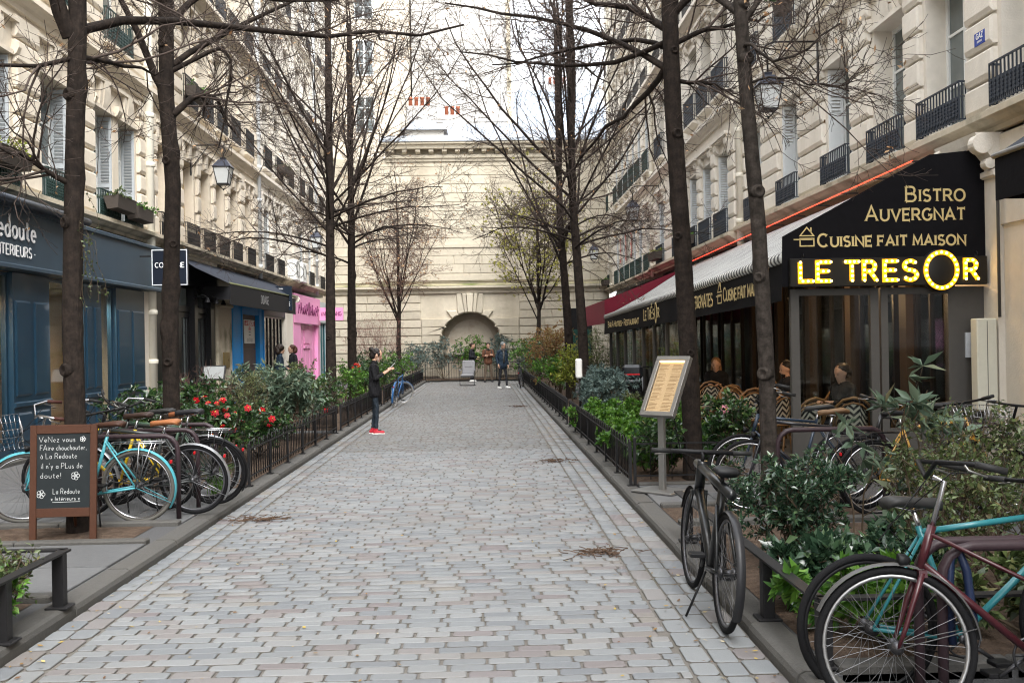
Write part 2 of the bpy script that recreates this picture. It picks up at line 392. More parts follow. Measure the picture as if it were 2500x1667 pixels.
def paver_geo(cx, cy, lx, ly, fine=True):
    """pill-ended stone: rounded plan, slightly pillowed top"""
    c1 = min(lx, ly) * random.uniform(.07, .24); hx, hy = lx / 2, ly / 2; j = lambda: random.uniform(-.0018, .0018)
    if lx > ly: ex, ey = c1 * 1.0, c1 * .7
    else: ex, ey = c1 * .8, c1 * 1.1
    P = [(-hx + ex, -hy), (hx - ex, -hy), (hx, -hy + ey), (hx, hy - ey), (hx - ex, hy), (-hx + ex, hy), (-hx, hy - ey), (-hx, -hy + ey)]
    P = [(p + j(), q + j()) for p, q in P]
    h = .012 + random.uniform(-.0015, .0015); tx, ty = random.uniform(-.008, .008), random.uniform(-.008, .014)
    V = [(cx + p, cy + q, -.01) for p, q in P]
    if fine:
        V += [(cx + p, cy + q, h - .004 + p * tx + q * ty) for p, q in P]
    V += [(cx + p * .95, cy + q * .88, h + p * tx + q * ty) for p, q in P]
    k = len(V) // 8; F = []
    for a in range(k - 1):
        F += [(a * 8 + i, a * 8 + (i + 1) % 8, a * 8 + 8 + (i + 1) % 8, a * 8 + 8 + i) for i in range(8)]
    o = (k - 1) * 8
    F += [(o, o + 1, o + 2, o + 3), (o, o + 3, o + 4, o + 7), (o + 4, o + 5, o + 6, o + 7)]
    nside = (k - 1) * 8; mi = [1] * 8 + [0] * (nside - 8) + [0] * 3
    return V, F, mi
stones = []
y = 4.3; rown = 0
while y < 45.0:
    band = 24.2 < y < 25.0
    d = .155 if band else random.uniform(.094, .108)
    pitch = .128 if band else .238; rown += 1
    x = KL + .30 - pitch * (.5 * (rown % 2)) + random.uniform(-.035, .035); xe = KR - .46
    while x < xe - .06:
        l = pitch + random.uniform(-.022, .022) * (.4 if band else 1)
        if x + l > xe: l = xe - x
        if x + l > KL + .31:
            a = max(x, KL + .30); stones.append((a + (x + l - a) / 2, y + d / 2 + random.uniform(-.0025, .0025), x + l - a - random.uniform(.010, .022), d - random.uniform(.0085, .012)))
        x += l
    y += d
for xs, wd in ((KL + .075, .13), (KL + .22, .13), (KR - .385, .13), (KR - .24, .13), (KR - .09, .15)):
    y = 4.3
    while y < 45:
        l = random.uniform(.19, .30); stones.append((xs, y + l / 2, wd, l - .016)); y += l
stones.sort(key=lambda s: s[1] - (1.6 if 4.95 < s[1] < 6.9 else 0))
vis = [s for s in stones if 5.0 < s[1] < 6.9][:300]; vs = set(vis)
for s in vis:
    V, F, mi = paver_geo(*s); V = [(a - s[0], b - s[1], c) for a, b, c in V]
    me = bpy.data.meshes.new('paver'); me.from_pydata(V, [], F); me.materials.append(paver_m); me.materials.append(mortar); me.polygons.foreach_set('material_index', mi)
    at = me.attributes.new('rnd', 'FLOAT', 'FACE'); at.data.foreach_set('value', [random.random()] * len(F))
    OB('paver', me, path, (s[0], s[1], 0))
VV, FF, RR, MI = [], [], [], []
for s in stones:
    if s in vs: continue
    V, F, mi = paver_geo(*s, fine=s[1] < 16); MI += mi; k = len(VV); VV += V; FF += [tuple(i + k for i in f) for f in F]; RR += [random.random()] * len(F)
o = OB('paver_field', NPMESH('paver_field', VV, FF, [paver_m, mortar], RR, mi=MI), path); o['kind'] = 'stuff'
# kerbs: separate granite stones with a rounded inner edge
def kerb(name, x0, x1, ya, yb, top, inner, gaps=()):
    base = sheet(name, x0 + .02, x1 - .02, ya, yb, top - .05, mortar, .12)
    cache = []
    for i in range(5):
        L_ = 1.0; mb = MB(); w = x1 - x0
        pf = [(0, -.1), (w, -.1), (w, top - .04), (w - .012, top - .012), (w - .04, top), (.012, top), (0, top - .012)]
        if inner < 0: pf = [(w - p, q) for p, q in pf][::-1]
        mb.prism([(p, q + random.uniform(-.002, .002)) for p, q in pf], .006, L_ - .006, 'Y'); cache.append(mb.mesh('kerb_stone', kerb_m))
    y = ya
    while y < yb - .05:
        l = min(random.uniform(.85, 1.15), yb - y)
        OB('kerb_stone', random.choice(cache), base, (x0 + random.uniform(-.004, .004), y, random.uniform(-.004, .004)), scale=(1, l, 1)); y += l
    return base
kerb('left_kerb', KL - .19, KL, -4, 45.1, .09, 1)
kerb('right_kerb', KR, KR + .19, -4, 45.1, .09, -1)
sheet('left_pavement', -9, KL - .19, -6, 48, .078, asphalt, .1)
sheet('right_pavement', KR + .19, 9, 4.80, 48, .078, asphalt, .1)
sheet('parking_strip', KR + .19, 9, -6, 4.80, -.02, asphalt, .03)
# stone slabs at the crossings
def slabs(par, x0, x1, y0, y1, nx, ny, z=.098):
    for i in range(nx):
        for k in range(ny):
            a, b = x0 + (x1 - x0) * i / nx, x0 + (x1 - x0) * (i + 1) / nx; c, d = y0 + (y1 - y0) * k / ny, y0 + (y1 - y0) * (k + 1) / ny
            mb = MB(); mb.cbox(-(b - a) / 2 + .006, (b - a) / 2 - .006, -(d - c) / 2 + .006, (d - c) / 2 - .006, -.03, random.uniform(-.003, .003), .006)
            mb.build('slab', slab_m, par, ((a + b) / 2, (c + d) / 2, z))
LP = bpy.data.objects['left_pavement']; RP = bpy.data.objects['right_pavement']
slabs(LP, -7.2, KL - .195, 6.72, 8.40, 5, 2)
slabs(LP, -6.4, KL - .195, 9.42, 11.6, 6, 3)
slabs(LP, -5.4, KL - .195, 18.75, 19.25, 4, 1); slabs(LP, -5.4, KL - .195, 26.9, 27.5, 4, 1)
slabs(RP, KR + .195, 3.6, 9.75, 11.1, 3, 2)
slabs(RP, KR + .195, 3.5, 19.15, 19.65, 3, 1); slabs(RP, KR + .195, 3.5, 34.7, 35.2, 3, 1)
def bed(name, x0, x1, y0, y1):
    n, m = 14, int((y1 - y0) * 4) + 2; V, F = [], []
    for i in range(n):
        for k in range(m):
            e = min(i, n - 1 - i, k, m - 1 - k)
            V.append((x0 + (x1 - x0) * i / (n - 1), y0 + (y1 - y0) * k / (m - 1), .084 if e == 0 else .10 + random.uniform(0, .03)))
    for i in range(n - 1):
        for k in range(m - 1): a = i * m + k; F.append((a, a + m, a + m + 1, a + 1))
    o = OB(name, NPMESH(name, V, F, soil, smooth=True)); o['kind'] = 'structure'
    # low stone border
    return o
BEDS = [('planting_bed', -6.3, KL - .30, 1., 6.55), ('tree_pit', -5.0, KL - .42, 8.55, 9.30), ('planting_bed', -5.3, KL - .20, 11.7, 18.7), ('planting_bed', -5.3, KL - .20, 19.25, 26.85),
        ('planting_bed', -5.3, KL - .20, 27.5, 45.), ('planting_bed', KR + .20, 4.3, 4.85, 8.7), ('tree_pit', KR + .20, 3.6, 8.9, 9.7), ('planting_bed', KR + .20, 3.3, 11.2, 19.1), ('planting_bed', KR + .20, 2.95, 19.7, 34.7),
        ('planting_bed', KR + .20, 2.95, 35.2, 45.), ('planting_bed', -6.6, 5.5, 45.2, 46.9)]
for b in BEDS: bed(*b)
def border(x0, x1, y0, y1):
    b = EMPTY('bed_border', (x0, y0, 0)); b['kind'] = 'structure'
    L_ = math.hypot(x1 - x0, y1 - y0); n = max(1, round(L_ / .95)); h = bool(abs(x1 - x0) > abs(y1 - y0))
    for i in range(n):
        a = L_ * i / n; e = L_ * (i + 1) / n; mb = MB()
        if h: mb.cbox(a + .004, e - .004, -.06, .06, .03, .125, .012)
        else: mb.cbox(-.06, .06, a + .004, e - .004, .03, .125, .012)
        mb.build('border_stone', kerb_m, b)
for q in [(-5.06, KL - .20, 8.48, 8.48), (-5.06, KL - .20, 9.36, 9.36), (-6.3, KL - .20, 6.63, 6.63), (KR + .20, 3.6, 9.73, 9.73), (KR + .20, 3.6, 8.82, 8.82), (KR + .20, 3.5, 11.16, 11.16), (KR + .20, 4.3, 4.86, 4.86)]: border(*q)
# ================================================================ BUILDINGS
CACHE = {}
def cached(key, fn):
    if key not in CACHE: CACHE[key] = fn()
    return CACHE[key]
def block_mesh(w, h, d, mat, c=.028):
    def fn():
        mb = MB(); x, z = w / 2, h / 2
        V = [(-x, 0, -z), (x, 0, -z), (x, 0, z), (-x, 0, z), (-x, -d + c, -z), (x, -d + c, -z), (x, -d + c, z), (-x, -d + c, z), (-x + c, -d, -z + c * 2.1), (x - c, -d, -z + c * 2.1), (x - c, -d, z - c), (-x + c, -d, z - c)]
        F = [(0, 1, 2, 3), (8, 9, 10, 11)] + [(a + i, a + (i + 1) % 4, a + 4 + (i + 1) % 4, a + 4 + i) for a in (0, 4) for i in range(4)]
        return mb.add(V, F).mesh('stone_block', mat)
    return cached(('block', round(w, 2), round(h, 2), d, mat.name), fn)
def railing_mesh(w, h, mat, fancy=0):
    """window guard: handrail, lower bars, cast ornament, returns to the wall"""
    def fn():
        mb = MB(); D = .13; hw = w / 2
        for z, t in ((h, .022), (h * .62, .012), (.03, .016)):
            mb.box(-hw, hw, -D - t / 2, -D + t / 2, z - t, z)
            for s in (-1, 1): mb.box(s * hw - t / 2, s * hw + t / 2, -D, 0, z - t, z)
        n = max(6, round(w / .085))
        for i in range(n + 1):
            x = -hw + w * i / n; mb.box(x - .008, x + .008, -D - .008, -D + .008, .0, h)
        for i in range(n):
            x = -hw + w * (i + .5) / n; g = w / n
            if fancy == 0:
                for z in np.linspace(.09, h * .55, 5):
                    mb.prism([(x - g * .34, z), (x, z - .03), (x + g * .34, z), (x, z + .03)], -D - .014, -D + .012, 'Y')
                mb.box(x - .006, x + .006, -D - .006, -D + .006, .03, h * .62)
            elif fancy == 1:
                mb.ring((x, -D, h * .82), g * .36, .007, 'Y', 8, 4)
                mb.box(x - .01, x + .01, -D - .008, -D + .008, .03, h * .62)
                for z in (.12, .26, .38): mb.box(x - g * .4, x + g * .4, -D - .012, -D + .012, z * h - .012, z * h + .012)
            else:
                for z in np.linspace(.10, h - .10, 5): mb.ring((x, -D, z), g * .40, .009, 'Y', 8, 4)
        for s in (-1, 1):
            for k in (.045, .09): mb.box(s * hw - .008, s * hw + .008, -k - .008, -k + .008, .03, h)
        return mb.mesh('railing', mat)
    return cached(('rail', round(w, 2), round(h, 2), mat.name, fancy), fn)
shut_w = M('shutter white', (.70, .72, .72), .55, var=.06, scale=5, stain=.15, stcol=(.5, .5, .48))
shut_g = M('shutter grey', (.46, .49, .51), .6, var=.08, scale=5, stain=.2, stcol=(.33, .34, .34))
def shutter_mesh(w, h, mat, full=True):
    def fn():
        mb = MB(); t = .035
        mb.box(0, .045, -t, 0, 0, h); mb.box(w - .045, w, -t, 0, 0, h)
        for z in (0, h * .33, h - .07): mb.box(.045, w - .045, -t, 0, z, z + .07)
        if not full: mb.box(.045, w - .045, -t + .008, -.008, .07, h * .33)
        z = (.09 if full else h * .33 + .09)
        if not full:
            mb.box(.045, w - .045, -t + .008, -.008, h * .33 + .07, h * .62); z = h * .62
        while z < h - .1:
            mb.add([(.045, -t + .004, z), (w - .045, -t + .004, z), (w - .045, -.006, z + .042), (.045, -.006, z + .042), (.045, -t + .004, z + .012), (w - .045, -t + .004, z + .012), (w - .045, -.006, z + .054), (.045, -.006, z + .054)],
                   [(0, 1, 2, 3), (4, 7, 6, 5), (0, 4, 5, 1), (3, 2, 6, 7)]); z += .062
        return mb.mesh('shutter', mat)
    return cached(('shut', round(w, 2), round(h, 2), mat.name, full), fn)
def frame_mesh(w, h, mat):
    def fn():
        mb = MB(); t = .06
        mb.box(-w / 2, -w / 2 + t, -.06, 0, 0, h); mb.box(w / 2 - t, w / 2, -.06, 0, 0, h); mb.box(-.05, .05, -.07, 0, t, h - t)
        mb.box(-w / 2 + t, w / 2 - t, -.06, 0, 0, t); mb.box(-w / 2 + t, w / 2 - t, -.06, 0, h - t, h)
        for z in (h * .34, h * .68):
            for a, b in ((-w / 2 + t, -.05), (.05, w / 2 - t)): mb.box(a, b, -.05, -.005, z - .018, z + .018)
        return mb.mesh('window_frame', mat)
    return cached(('frame', round(w, 2), round(h, 2), mat.name), fn)
def pane_mesh(w, h):
    return cached(('pane', round(w, 2), round(h, 2)), lambda: MB().box(-w / 2 + .05, w / 2 - .05, -.03, -.02, .05, h - .05).mesh('pane', pane_m))
def lintel_mesh(w, kind, mat):
    def fn():
        mb = MB(); hw = w / 2
        if kind == 0:      # moulded head with a keystone between two small consoles
            mb.box(-hw - .16, hw + .16, -.05, 0, .0, .07)
            for x in (-hw - .10, hw + .10): mb.prism([(-.13, .20), (-.13, .12), (-.09, .03), (-.05, 0.0), (0, 0), (0, .2)], x - .05, x + .05, 'X')
            for x, wd, dd in ((0, .11, .10), (-.20, .05, .075), (.20, .05, .075)):
                mb.prism([(-dd, .52), (-dd, .38), (-dd * .7, .14), (-dd * .45, .02), (0, .02), (0, .52)], x - wd, x + wd, 'X')
            mb.box(-hw - .16, hw + .16, -.10, 0, .52, .58)
        elif kind == 1:    # hood on fluted brackets
            mb.box(-hw - .2, hw + .2, -.16, 0, .30, .38); mb.box(-hw - .16, hw + .16, -.11, 0, .24, .30)
            for s in (-1, 1):
                for k in range(5):
                    x = s * (hw - .05) + s * k * .055 - s * .08; mb.prism([(-.12, .24), (-.10, .12), (-.04, .04), (0, .03), (0, .24)], x - .018, x + .018, 'X')
        else:              # toothed keystones
            for x in (-hw - .08, hw + .08):
                mb.prism([(-.09, .40), (-.09, .1), (-.05, .02), (0, 0), (0, .4)], x - .08, x + .08, 'X')
            mb.box(-hw - .2, hw + .2, -.12, 0, .40, .47)
            mb.prism([(-.1, .4), (-.06, .06), (0, .03), (0, .4)], -.09, .09, 'X')
        return mb.mesh('lintel', mat)
    return cached(('lintel', round(w, 2), kind, mat.name), fn)
def bld(name, label, side, y0, y1, floors, mat, top=17.5, lint=0, base=3.98, rail=None, frames=None, blocks=True, seedv=1, rollz=(), cor=None, shop_h=3.98):
    """Paris house of five storeys. local x runs along the front, -y is towards the street"""
    random.seed(seedv); W_ = y1 - y0
    X0 = -7.2 if side == 'L' else (6.1 if name == 'bistro_house' else 5.95)
    root = EMPTY(name, (X0, y0 if side == 'L' else y1, 0), (0, 0, PI / 2 if side == 'L' else -PI / 2)); T(root, label, 'building', 'houses along the street')
    lx = (lambda a, b: (a - y0, b - y0)) if side == 'L' else (lambda a, b: (y1 - b, y1 - a))
    wins = []
    for fl in floors:
        for w in fl['w']:
            a, b = lx(w[0], w[1]); wins.append((a, b, fl['z0'], fl['z1'], w[2] if len(w) > 2 else fl.get('s', 'plain'), fl))
    wins.sort(key=lambda w: (w[2], w[0]))
    # wall skin with real openings and reveals
    mb = MB(); dp = .34
    zb = sorted({base, top} | {z for fl in floors for z in (fl['z0'], fl['z1'])})
    for z0, z1 in zip(zb, zb[1:]):
        row = [w for w in wins if w[2] <= z0 + 1e-6 and w[3] >= z1 - 1e-6]; x = 0.
        for w in row + [(W_, W_)]:
            if w[0] > x: mb.add([(x, 0, z0), (w[0], 0, z0), (w[0], 0, z1), (x, 0, z1)], [(0, 1, 2, 3)])
            x = w[1]
    for a, b, z0, z1, st, fl in wins:
        mb.add([(a, 0, z0), (a, dp, z0), (a, dp, z1), (a, 0, z1)], [(0, 1, 2, 3)]); mb.add([(b, 0, z0), (b, dp, z0), (b, dp, z1), (b, 0, z1)], [(0, 1, 2, 3)])
        mb.add([(a, 0, z0), (b, 0, z0), (b, dp, z0), (a, dp, z0)], [(0, 1, 2, 3)]); mb.add([(a, 0, z1), (b, 0, z1), (b, dp, z1), (a, dp, z1)], [(0, 1, 2, 3)])
    mb.box(0, W_, dp + .002, 9, base, top); mb.box(0, W_, 1.6, 9, -.05, base)
    wall = OB('wall', None, root); me = bpy.data.meshes.new('wall'); me.from_pydata(mb.v, [], mb.f); me.materials.append(mat); 
    bpy.data.objects.remove(wall); OB('wall', me, root)
    # mansard roof in zinc
    MB().prism([(0.25, top + .3), (1.3, top + 3.4), (9, top + 3.8), (9, top + .3)], 0, W_, 'X').build('roof', zinc, root)
    # cornices
    for z, dd, hh in (cor or ((base, .26, .22), (7.02, .22, .30), (10.25, .34, .34), (13.45, .2, .22), (top, .5, .4))):
        pf = [(0, z), (-dd * .25, z), (-dd * .3, z + hh * .25), (-dd * .55, z + hh * .35), (-dd * .75, z + hh * .55), (-dd, z + hh * .62), (-dd, z + hh * .95), (-dd * .9, z + hh), (0, z + hh + .02)]
        MB().prism(pf, -.0, W_, 'X').build('cornice', stone_dirty if abs(z - base) < .01 else mat, root)
    # windows
    for a, b, z0, z1, st, fl in wins:
        w, h = b - a, z1 - z0; cx = (a + b) / 2; big = fl.get('detail', True)
        if st == 'blind':
            wo_ = MB().box(-w / 2, w / 2, -.04, 0, 0, h).build('blind_window', M('ochre render', (.48, .37, .22), .9, var=.1, scale=3, objvar=.06, stain=.3, stcol=(.34, .26, .16)), root, (cx, .27, z0))
        else:
            wo_ = OB('window', frame_mesh(w, h, frames or white_paint), root, (cx, dp - .005, z0)); OB('pane', pane_mesh(w, h), wo_)
        if st in ('white', 'grey', 'half'):
            sm = shut_g if st == 'grey' else shut_w; sw = dp - .085
            for s in ((1, -1) if big else ((1,) if side == 'L' else (-1,))):
                OB('shutter', shutter_mesh(sw, h - .04, sm, st != 'half'), wo_, (w / 2 - .042 if s > 0 else -w / 2 + .005, -sw - .07, .01), (0, 0, PI / 2))
        if st == 'closed':
            for s in (0, 1): OB('shutter', shutter_mesh(w / 2 - .01, h - .04, shut_g, True), wo_, (-w / 2 + .005 + s * w / 2, -.2, .02))
        rm = fl.get('rail', rail or iron)
        if fl.get('railh', .52): OB('railing', railing_mesh(w + .10, fl.get('railh', .52), rm, fl.get('fancy', 0)), wo_, (0, -(dp - .005) if st != 'blind' else -.27, .03))
        if fl.get('lint', True): OB('lintel', lintel_mesh(w, lint, mat), root, (cx, -.001, z1 + .0))
        if fl.get('sill', True): OB('sill', cached(('sill', round(w, 2), mat.name), lambda: MB().prism([(0, -.10), (-.10, -.06), (-.16, -.05), (-.16, .0), (0, .012)], -w / 2 - .1, w / 2 + .1, 'X').mesh('sill', mat)), root, (cx, 0, z0))
    # rusticated courses
    nb = 0
    if blocks:
        for fl in floors:
            if not fl.get('rust', False): continue
            ws = sorted([lx(w[0], w[1]) for w in fl['w']]); ed = [0.] + [q for w in ws for q in w] + [W_]
            zs, ze = fl['rust']; n = round((ze - zs) / fl.get('course', .37)); ch = (ze - zs) / n
            for i in range(0, len(ed), 2):
                a = ed[i] + (.09 if i else .02); b = ed[i + 1] - (.09 if i + 2 < len(ed) else .02)
                if b - a < .16: continue
                for k in range(n):
                    if nb >= 290: break
                    off = fl.get('quoin', 0) * (k % 2)
                    OB('stone_block', block_mesh(round(b - a - 2 * off, 2), round(ch - .045, 3), .085, mat), root, ((a + b) / 2, 0, zs + ch * (k + .5))); nb += 1
    return root
def lintel_note(): pass
def flw(pairs, s=None): return [(a, b) + ((s,) if s else ()) for a, b in pairs]
# ---- left row
LAw = [(10.3, 11.4), (12.3, 13.4), (14.35, 15.45), (16.45, 17.55), (18.72, 19.66), (19.98, 20.92)]
LA = bld('corner_house', 'cream rusticated house over the petrol blue shop, grey louvred shutters', 'L', 9, 21.85, [
    dict(z0=4.2, z1=6.28, w=flw(LAw, 'grey'), rust=(4.22, 6.95), rail=iron_green, railh=.5),
    dict(z0=7.62, z1=9.7, w=flw(LAw[:4]) + [(19.2, 20.5)], rust=(7.4, 10.2), rail=iron_green, railh=.62), dict(z0=10.8, z1=12.7, w=LAw[:5], rail=iron_green), dict(z0=13.9, z1=15.7, w=LAw[:5], rail=iron_green)], stone, seedv=3)
LBw = [(22.25, 23.0), (24.15, 25.1), (25.6, 26.55), (27.05, 28.0), (28.55, 29.5), (30.3, 31.2)]
LB = bld('middle_house', 'ochre and cream house with blind windows above the black doorway', 'L', 21.85, 32.05, [
    dict(z0=4.15, z1=6.3, w=flw(LBw, 'blind'), rust=(4.2, 6.9), course=.42, quoin=.06, fancy=1, railh=.58),
    dict(z0=7.6, z1=9.7, w=LBw, rust=(7.4, 10.1), fancy=1, railh=.7), dict(z0=10.8, z1=12.7, w=LBw, detail=False), dict(z0=13.9, z1=15.7, w=LBw, detail=False)], stone, lint=2, seedv=4)
LCw = [(32.8, 33.85), (34.7, 35.7), (36.8, 37.7), (39.1, 40.05), (41.0, 41.95), (43.6, 44.7), (45.4, 46.3)]
LC = bld('far_left_house', 'pale stone house above the pink shop at the far left end', 'L', 32.05, 47, [
    dict(z0=4.15, z1=6.3, w=[w + (('white',) if i in (0, 3, 4) else ()) for i, w in enumerate(LCw)], rust=(4.2, 6.9), course=.42, fancy=2, railh=.6, detail=False),
    dict(z0=7.6, z1=9.7, w=LCw, rust=(7.4, 10.1), course=.45, fancy=2, railh=.7, detail=False), dict(z0=10.8, z1=12.7, w=LCw, detail=False), dict(z0=13.9, z1=15.7, w=LCw, detail=False)], stone2, lint=2, seedv=5)
# ---- right row
RAw = [(8.4, 9.5), (10.35, 11.45), (12.3, 13.42), (14.1, 15.2), (16.2, 17.32), (18.88, 20.0), (21.4, 22.5)]
RA = bld('bistro_house', 'cream rusticated house above the bistro awning, white shutters', 'R', 6, 23.0, [
    dict(z0=4.36, z1=6.42, w=[w + (('half',) if i >= 4 else ()) for i, w in enumerate(RAw)], rust=(4.36, 7.05), railh=.5, rail=iron_blue),
    dict(z0=7.66, z1=9.75, w=RAw, rust=(7.45, 10.2), railh=.66, rail=iron_blue), dict(z0=10.8, z1=12.7, w=RAw), dict(z0=13.9, z1=15.7, w=RAw)], stone2, base=4.10, seedv=6)
RBw = [(23.7, 24.85), (25.45, 26.6), (27.15, 28.3), (29.3, 30.4), (32.15, 33.3)]
RB = bld('bracketed_house', 'cream house with fluted window brackets between two white downpipes', 'R', 23.0, 34.15, [
    dict(z0=4.2, z1=6.3, w=flw(RBw, 'white'), rust=(4.22, 6.45), railh=.62, rail=iron_blue),
    dict(z0=7.7, z1=9.8, w=RBw, railh=.72, rail=iron_blue), dict(z0=10.8, z1=12.7, w=RBw, detail=False), dict(z0=13.9, z1=15.7, w=RBw, detail=False)], stone2, base=4.0, lint=1, seedv=7)
RCw = [(34.85, 35.9), (36.6, 37.7), (38.15, 39.2), (39.6, 40.7), (41.15, 42.2), (42.95, 44.0), (45.5, 46.5)]
RC = bld('far_right_house', 'pale house with many green grey window guards at the far right end', 'R', 34.15, 47, [
    dict(z0=4.15, z1=6.25, w=[w + (('white',) if i % 3 else ()) for i, w in enumerate(RCw)], rust=(4.2, 6.9), course=.42, railh=.62, rail=iron_green, detail=False),
    dict(z0=7.7, z1=9.7, w=flw(RCw, 'white'), rust=(7.4, 10.1), course=.45, railh=.72, rail=iron_green, detail=False), dict(z0=10.8, z1=12.7, w=RCw, detail=False), dict(z0=13.9, z1=15.7, w=RCw, detail=False)], stone2, lint=1, base=3.95, seedv=8)
# the street goes on behind the viewpoint
NW = lambda a, b: [(y, y + 1.1) for y in np.arange(a, b, 2.2)]
LN = bld('entrance_left_house', 'cream house at the street entrance on the left, next to the petrol blue shop', 'L', -14, 9, [dict(z0=.9, z1=3.2, w=NW(-13, 8), railh=0, lint=False)] + [dict(z0=z, z1=z + 2., w=NW(-13, 8), detail=False) for z in (4.2, 7.6, 10.8, 13.9)], stone, base=0, cor=((3.98, .26, .22), (7.02, .22, .3), (10.25, .34, .34), (17.5, .5, .4)), seedv=20)
RN = bld('entrance_right_house', 'cream house at the street entrance on the right, next to the bistro house', 'R', -14, 6, [dict(z0=.9, z1=3.2, w=NW(-13, 5), railh=0, lint=False)] + [dict(z0=z, z1=z + 2., w=NW(-13, 5), detail=False) for z in (4.2, 7.6, 10.8, 13.9)], stone2, base=0, cor=((3.98, .26, .22), (7.02, .22, .3), (10.25, .34, .34), (17.5, .5, .4)), seedv=21)
# painted red reveals on two far right windows
redp = M('faded red paint', (.45, .17, .15), .8, var=.15, scale=6)
for Yw in (39.35, 40.85, 42.4): MB().box(-.16, .16, -.075, -.058, 0, 1.1).build('painted_panel', redp, RC, (47 - Yw, 0, 5.0))
# downpipes
def pipe(par, x, z0, z1, mat, r=.065):
    mb = MB(); mb.tube([(x, -.12, z0), (x, -.12, z1)], r, 10)
    for z in np.arange(z0 + .4, z1, 1.05): mb.lathe([(r + .012, -.05), (r + .02, -.03), (r + .02, .03), (r + .012, .05)], 10, (x, -.12, z)); mb.box(x - .02, x + .02, -.06, 0, z - .02, z + .02)
    return mb.build('downpipe', mat, par)
cream_pipe = M('cream paint', (.72, .68, .58), .5, var=.06, scale=3)
zpipe = M('grey pipe paint', (.55, .57, .58), .45, var=.08, scale=3)
pipe(LA, 12.45, 0, 17, cream_pipe, .10); pipe(LB, 10.05, 3.9, 17, zpipe); pipe(LC, 10.6, 3.9, 17, zpipe)
pipe(RA, .12, 3.0, 17, cream_pipe, .085); pipe(RB, .1, 3.9, 17, cream_pipe); pipe(RC, 1.7, 3.9, 17, cream_pipe)
# ================================================================ BACK WALL with the blind arch, and what rises behind it
WY = 47.0; blackw_ = M('opening shade', (.008, .008, .009), .6)
bw = EMPTY('monument_wall', (0, WY, 0)); T(bw, 'tall old cream ashlar wall with a blind arch closing the street', 'wall')
cx, rad, spr = -.64, 1.43, 1.75; xa, xb = -7.2, 5.95
mb = MB()
def arcp(r, a): return (cx + r * math.cos(a), spr + r * math.sin(a))
# backing plane with the arch hole
N_ = 28; arch = [(cx + rad, 0), *[arcp(rad, PI * i / N_) for i in range(N_ + 1)], (cx - rad, 0)]
outer = [(xb, 0), (xb, 4.3)] + [(xb + (xa - xb) * i / (N_ - 2), 4.3) for i in range(1, N_ - 1)] + [(xa, 4.3), (xa, 0)]
k = len(arch)
outer = [(xb, 0)] + [(xb + (xa - xb) * i / (k - 3), 4.3) for i in range(k - 2)] + [(xa, 0)]
V = [(p[0], 0, p[1]) for p in arch] + [(p[0], 0, p[1]) for p in outer] + [(p[0], .85, p[1]) for p in arch]
F = [(i, i + 1, k + i + 1, k + i) for i in range(k - 1)] + [(i, i + 1, 2 * k + i + 1, 2 * k + i) for i in range(k - 1)]
mb.add(V, F); mb.box(xa, xb, .0, 2.6, 4.3, 10.3); mb.box(xa, xb, .95, 2.6, 0, 4.3)
mb.build('wall_core', wallstone, bw)
plaster = M('niche plaster', (.36, .315, .25), .9, var=.14, scale=3, bump=.3, bscale=30, stain=.75, stcol=(.27, .22, .16), stscale=1.3)
MB().prism(arch, .82, .86, 'Y').build('niche_back', plaster, bw)
inn = [(cx + rad * .78, 1.25)] + [arcp(rad * .78, PI * i / 20) for i in range(21)] + [(cx - rad * .78, 1.25)]
MB().prism(inn, .74, .82, 'Y').build('niche_panel', M('niche panel plaster', (.46, .41, .335), .9, var=.12, scale=3, stain=.65, stcol=(.30, .22, .16), stscale=2.0), bw)
MB().prism([(.60, 1.18), (.54, 1.2), (.52, 1.30), (.82, 1.32), (.82, 1.18)], cx - rad * .98, cx + rad * .98, 'X').build('niche_sill', wallstone, bw)
# voussoirs: wedge stones stepping into the courses
def slabpoly(name, poly, d=.075, y=0, gap=.0):
    c = (sum(p[0] for p in poly) / len(poly), sum(p[1] for p in poly) / len(poly)); s = .04
    if gap: poly = [(p[0] + (c[0] - p[0]) * gap / max(math.hypot(p[0] - c[0], p[1] - c[1]), .1), p[1] + (c[1] - p[1]) * gap / max(math.hypot(p[0] - c[0], p[1] - c[1]), .1)) for p in poly]
    q = []
    for p in poly:
        v = Vector((p[0] - c[0], p[1] - c[1])); q.append((c[0] + v.x * (1 - s / max(v.length, .1)), c[1] + v.y * (1 - s / max(v.length, .1))))
    n = len(poly); mb = MB()
    V = [(p[0], 0, p[1]) for p in poly] + [(p[0], -d + .03, p[1]) for p in poly] + [(p[0], -d, p[1]) for p in q]
    F = [tuple(range(2 * n, 3 * n))] + [(a + i, a + (i + 1) % n, a + n + (i + 1) % n, a + n + i) for a in (0, n) for i in range(n)]
    return mb.add(V, F).build(name, wallstone, bw, (0, -.001 + y, 0))
CH = .385; z0 = spr - CH * 4 - .02
angs = [0, 17, 35, 53, 68, 80]
tops = [spr + CH * 1.0, spr + CH * 2, spr + CH * 3, spr + CH * 4, spr + CH * 5 + .15]
XE = 2.32
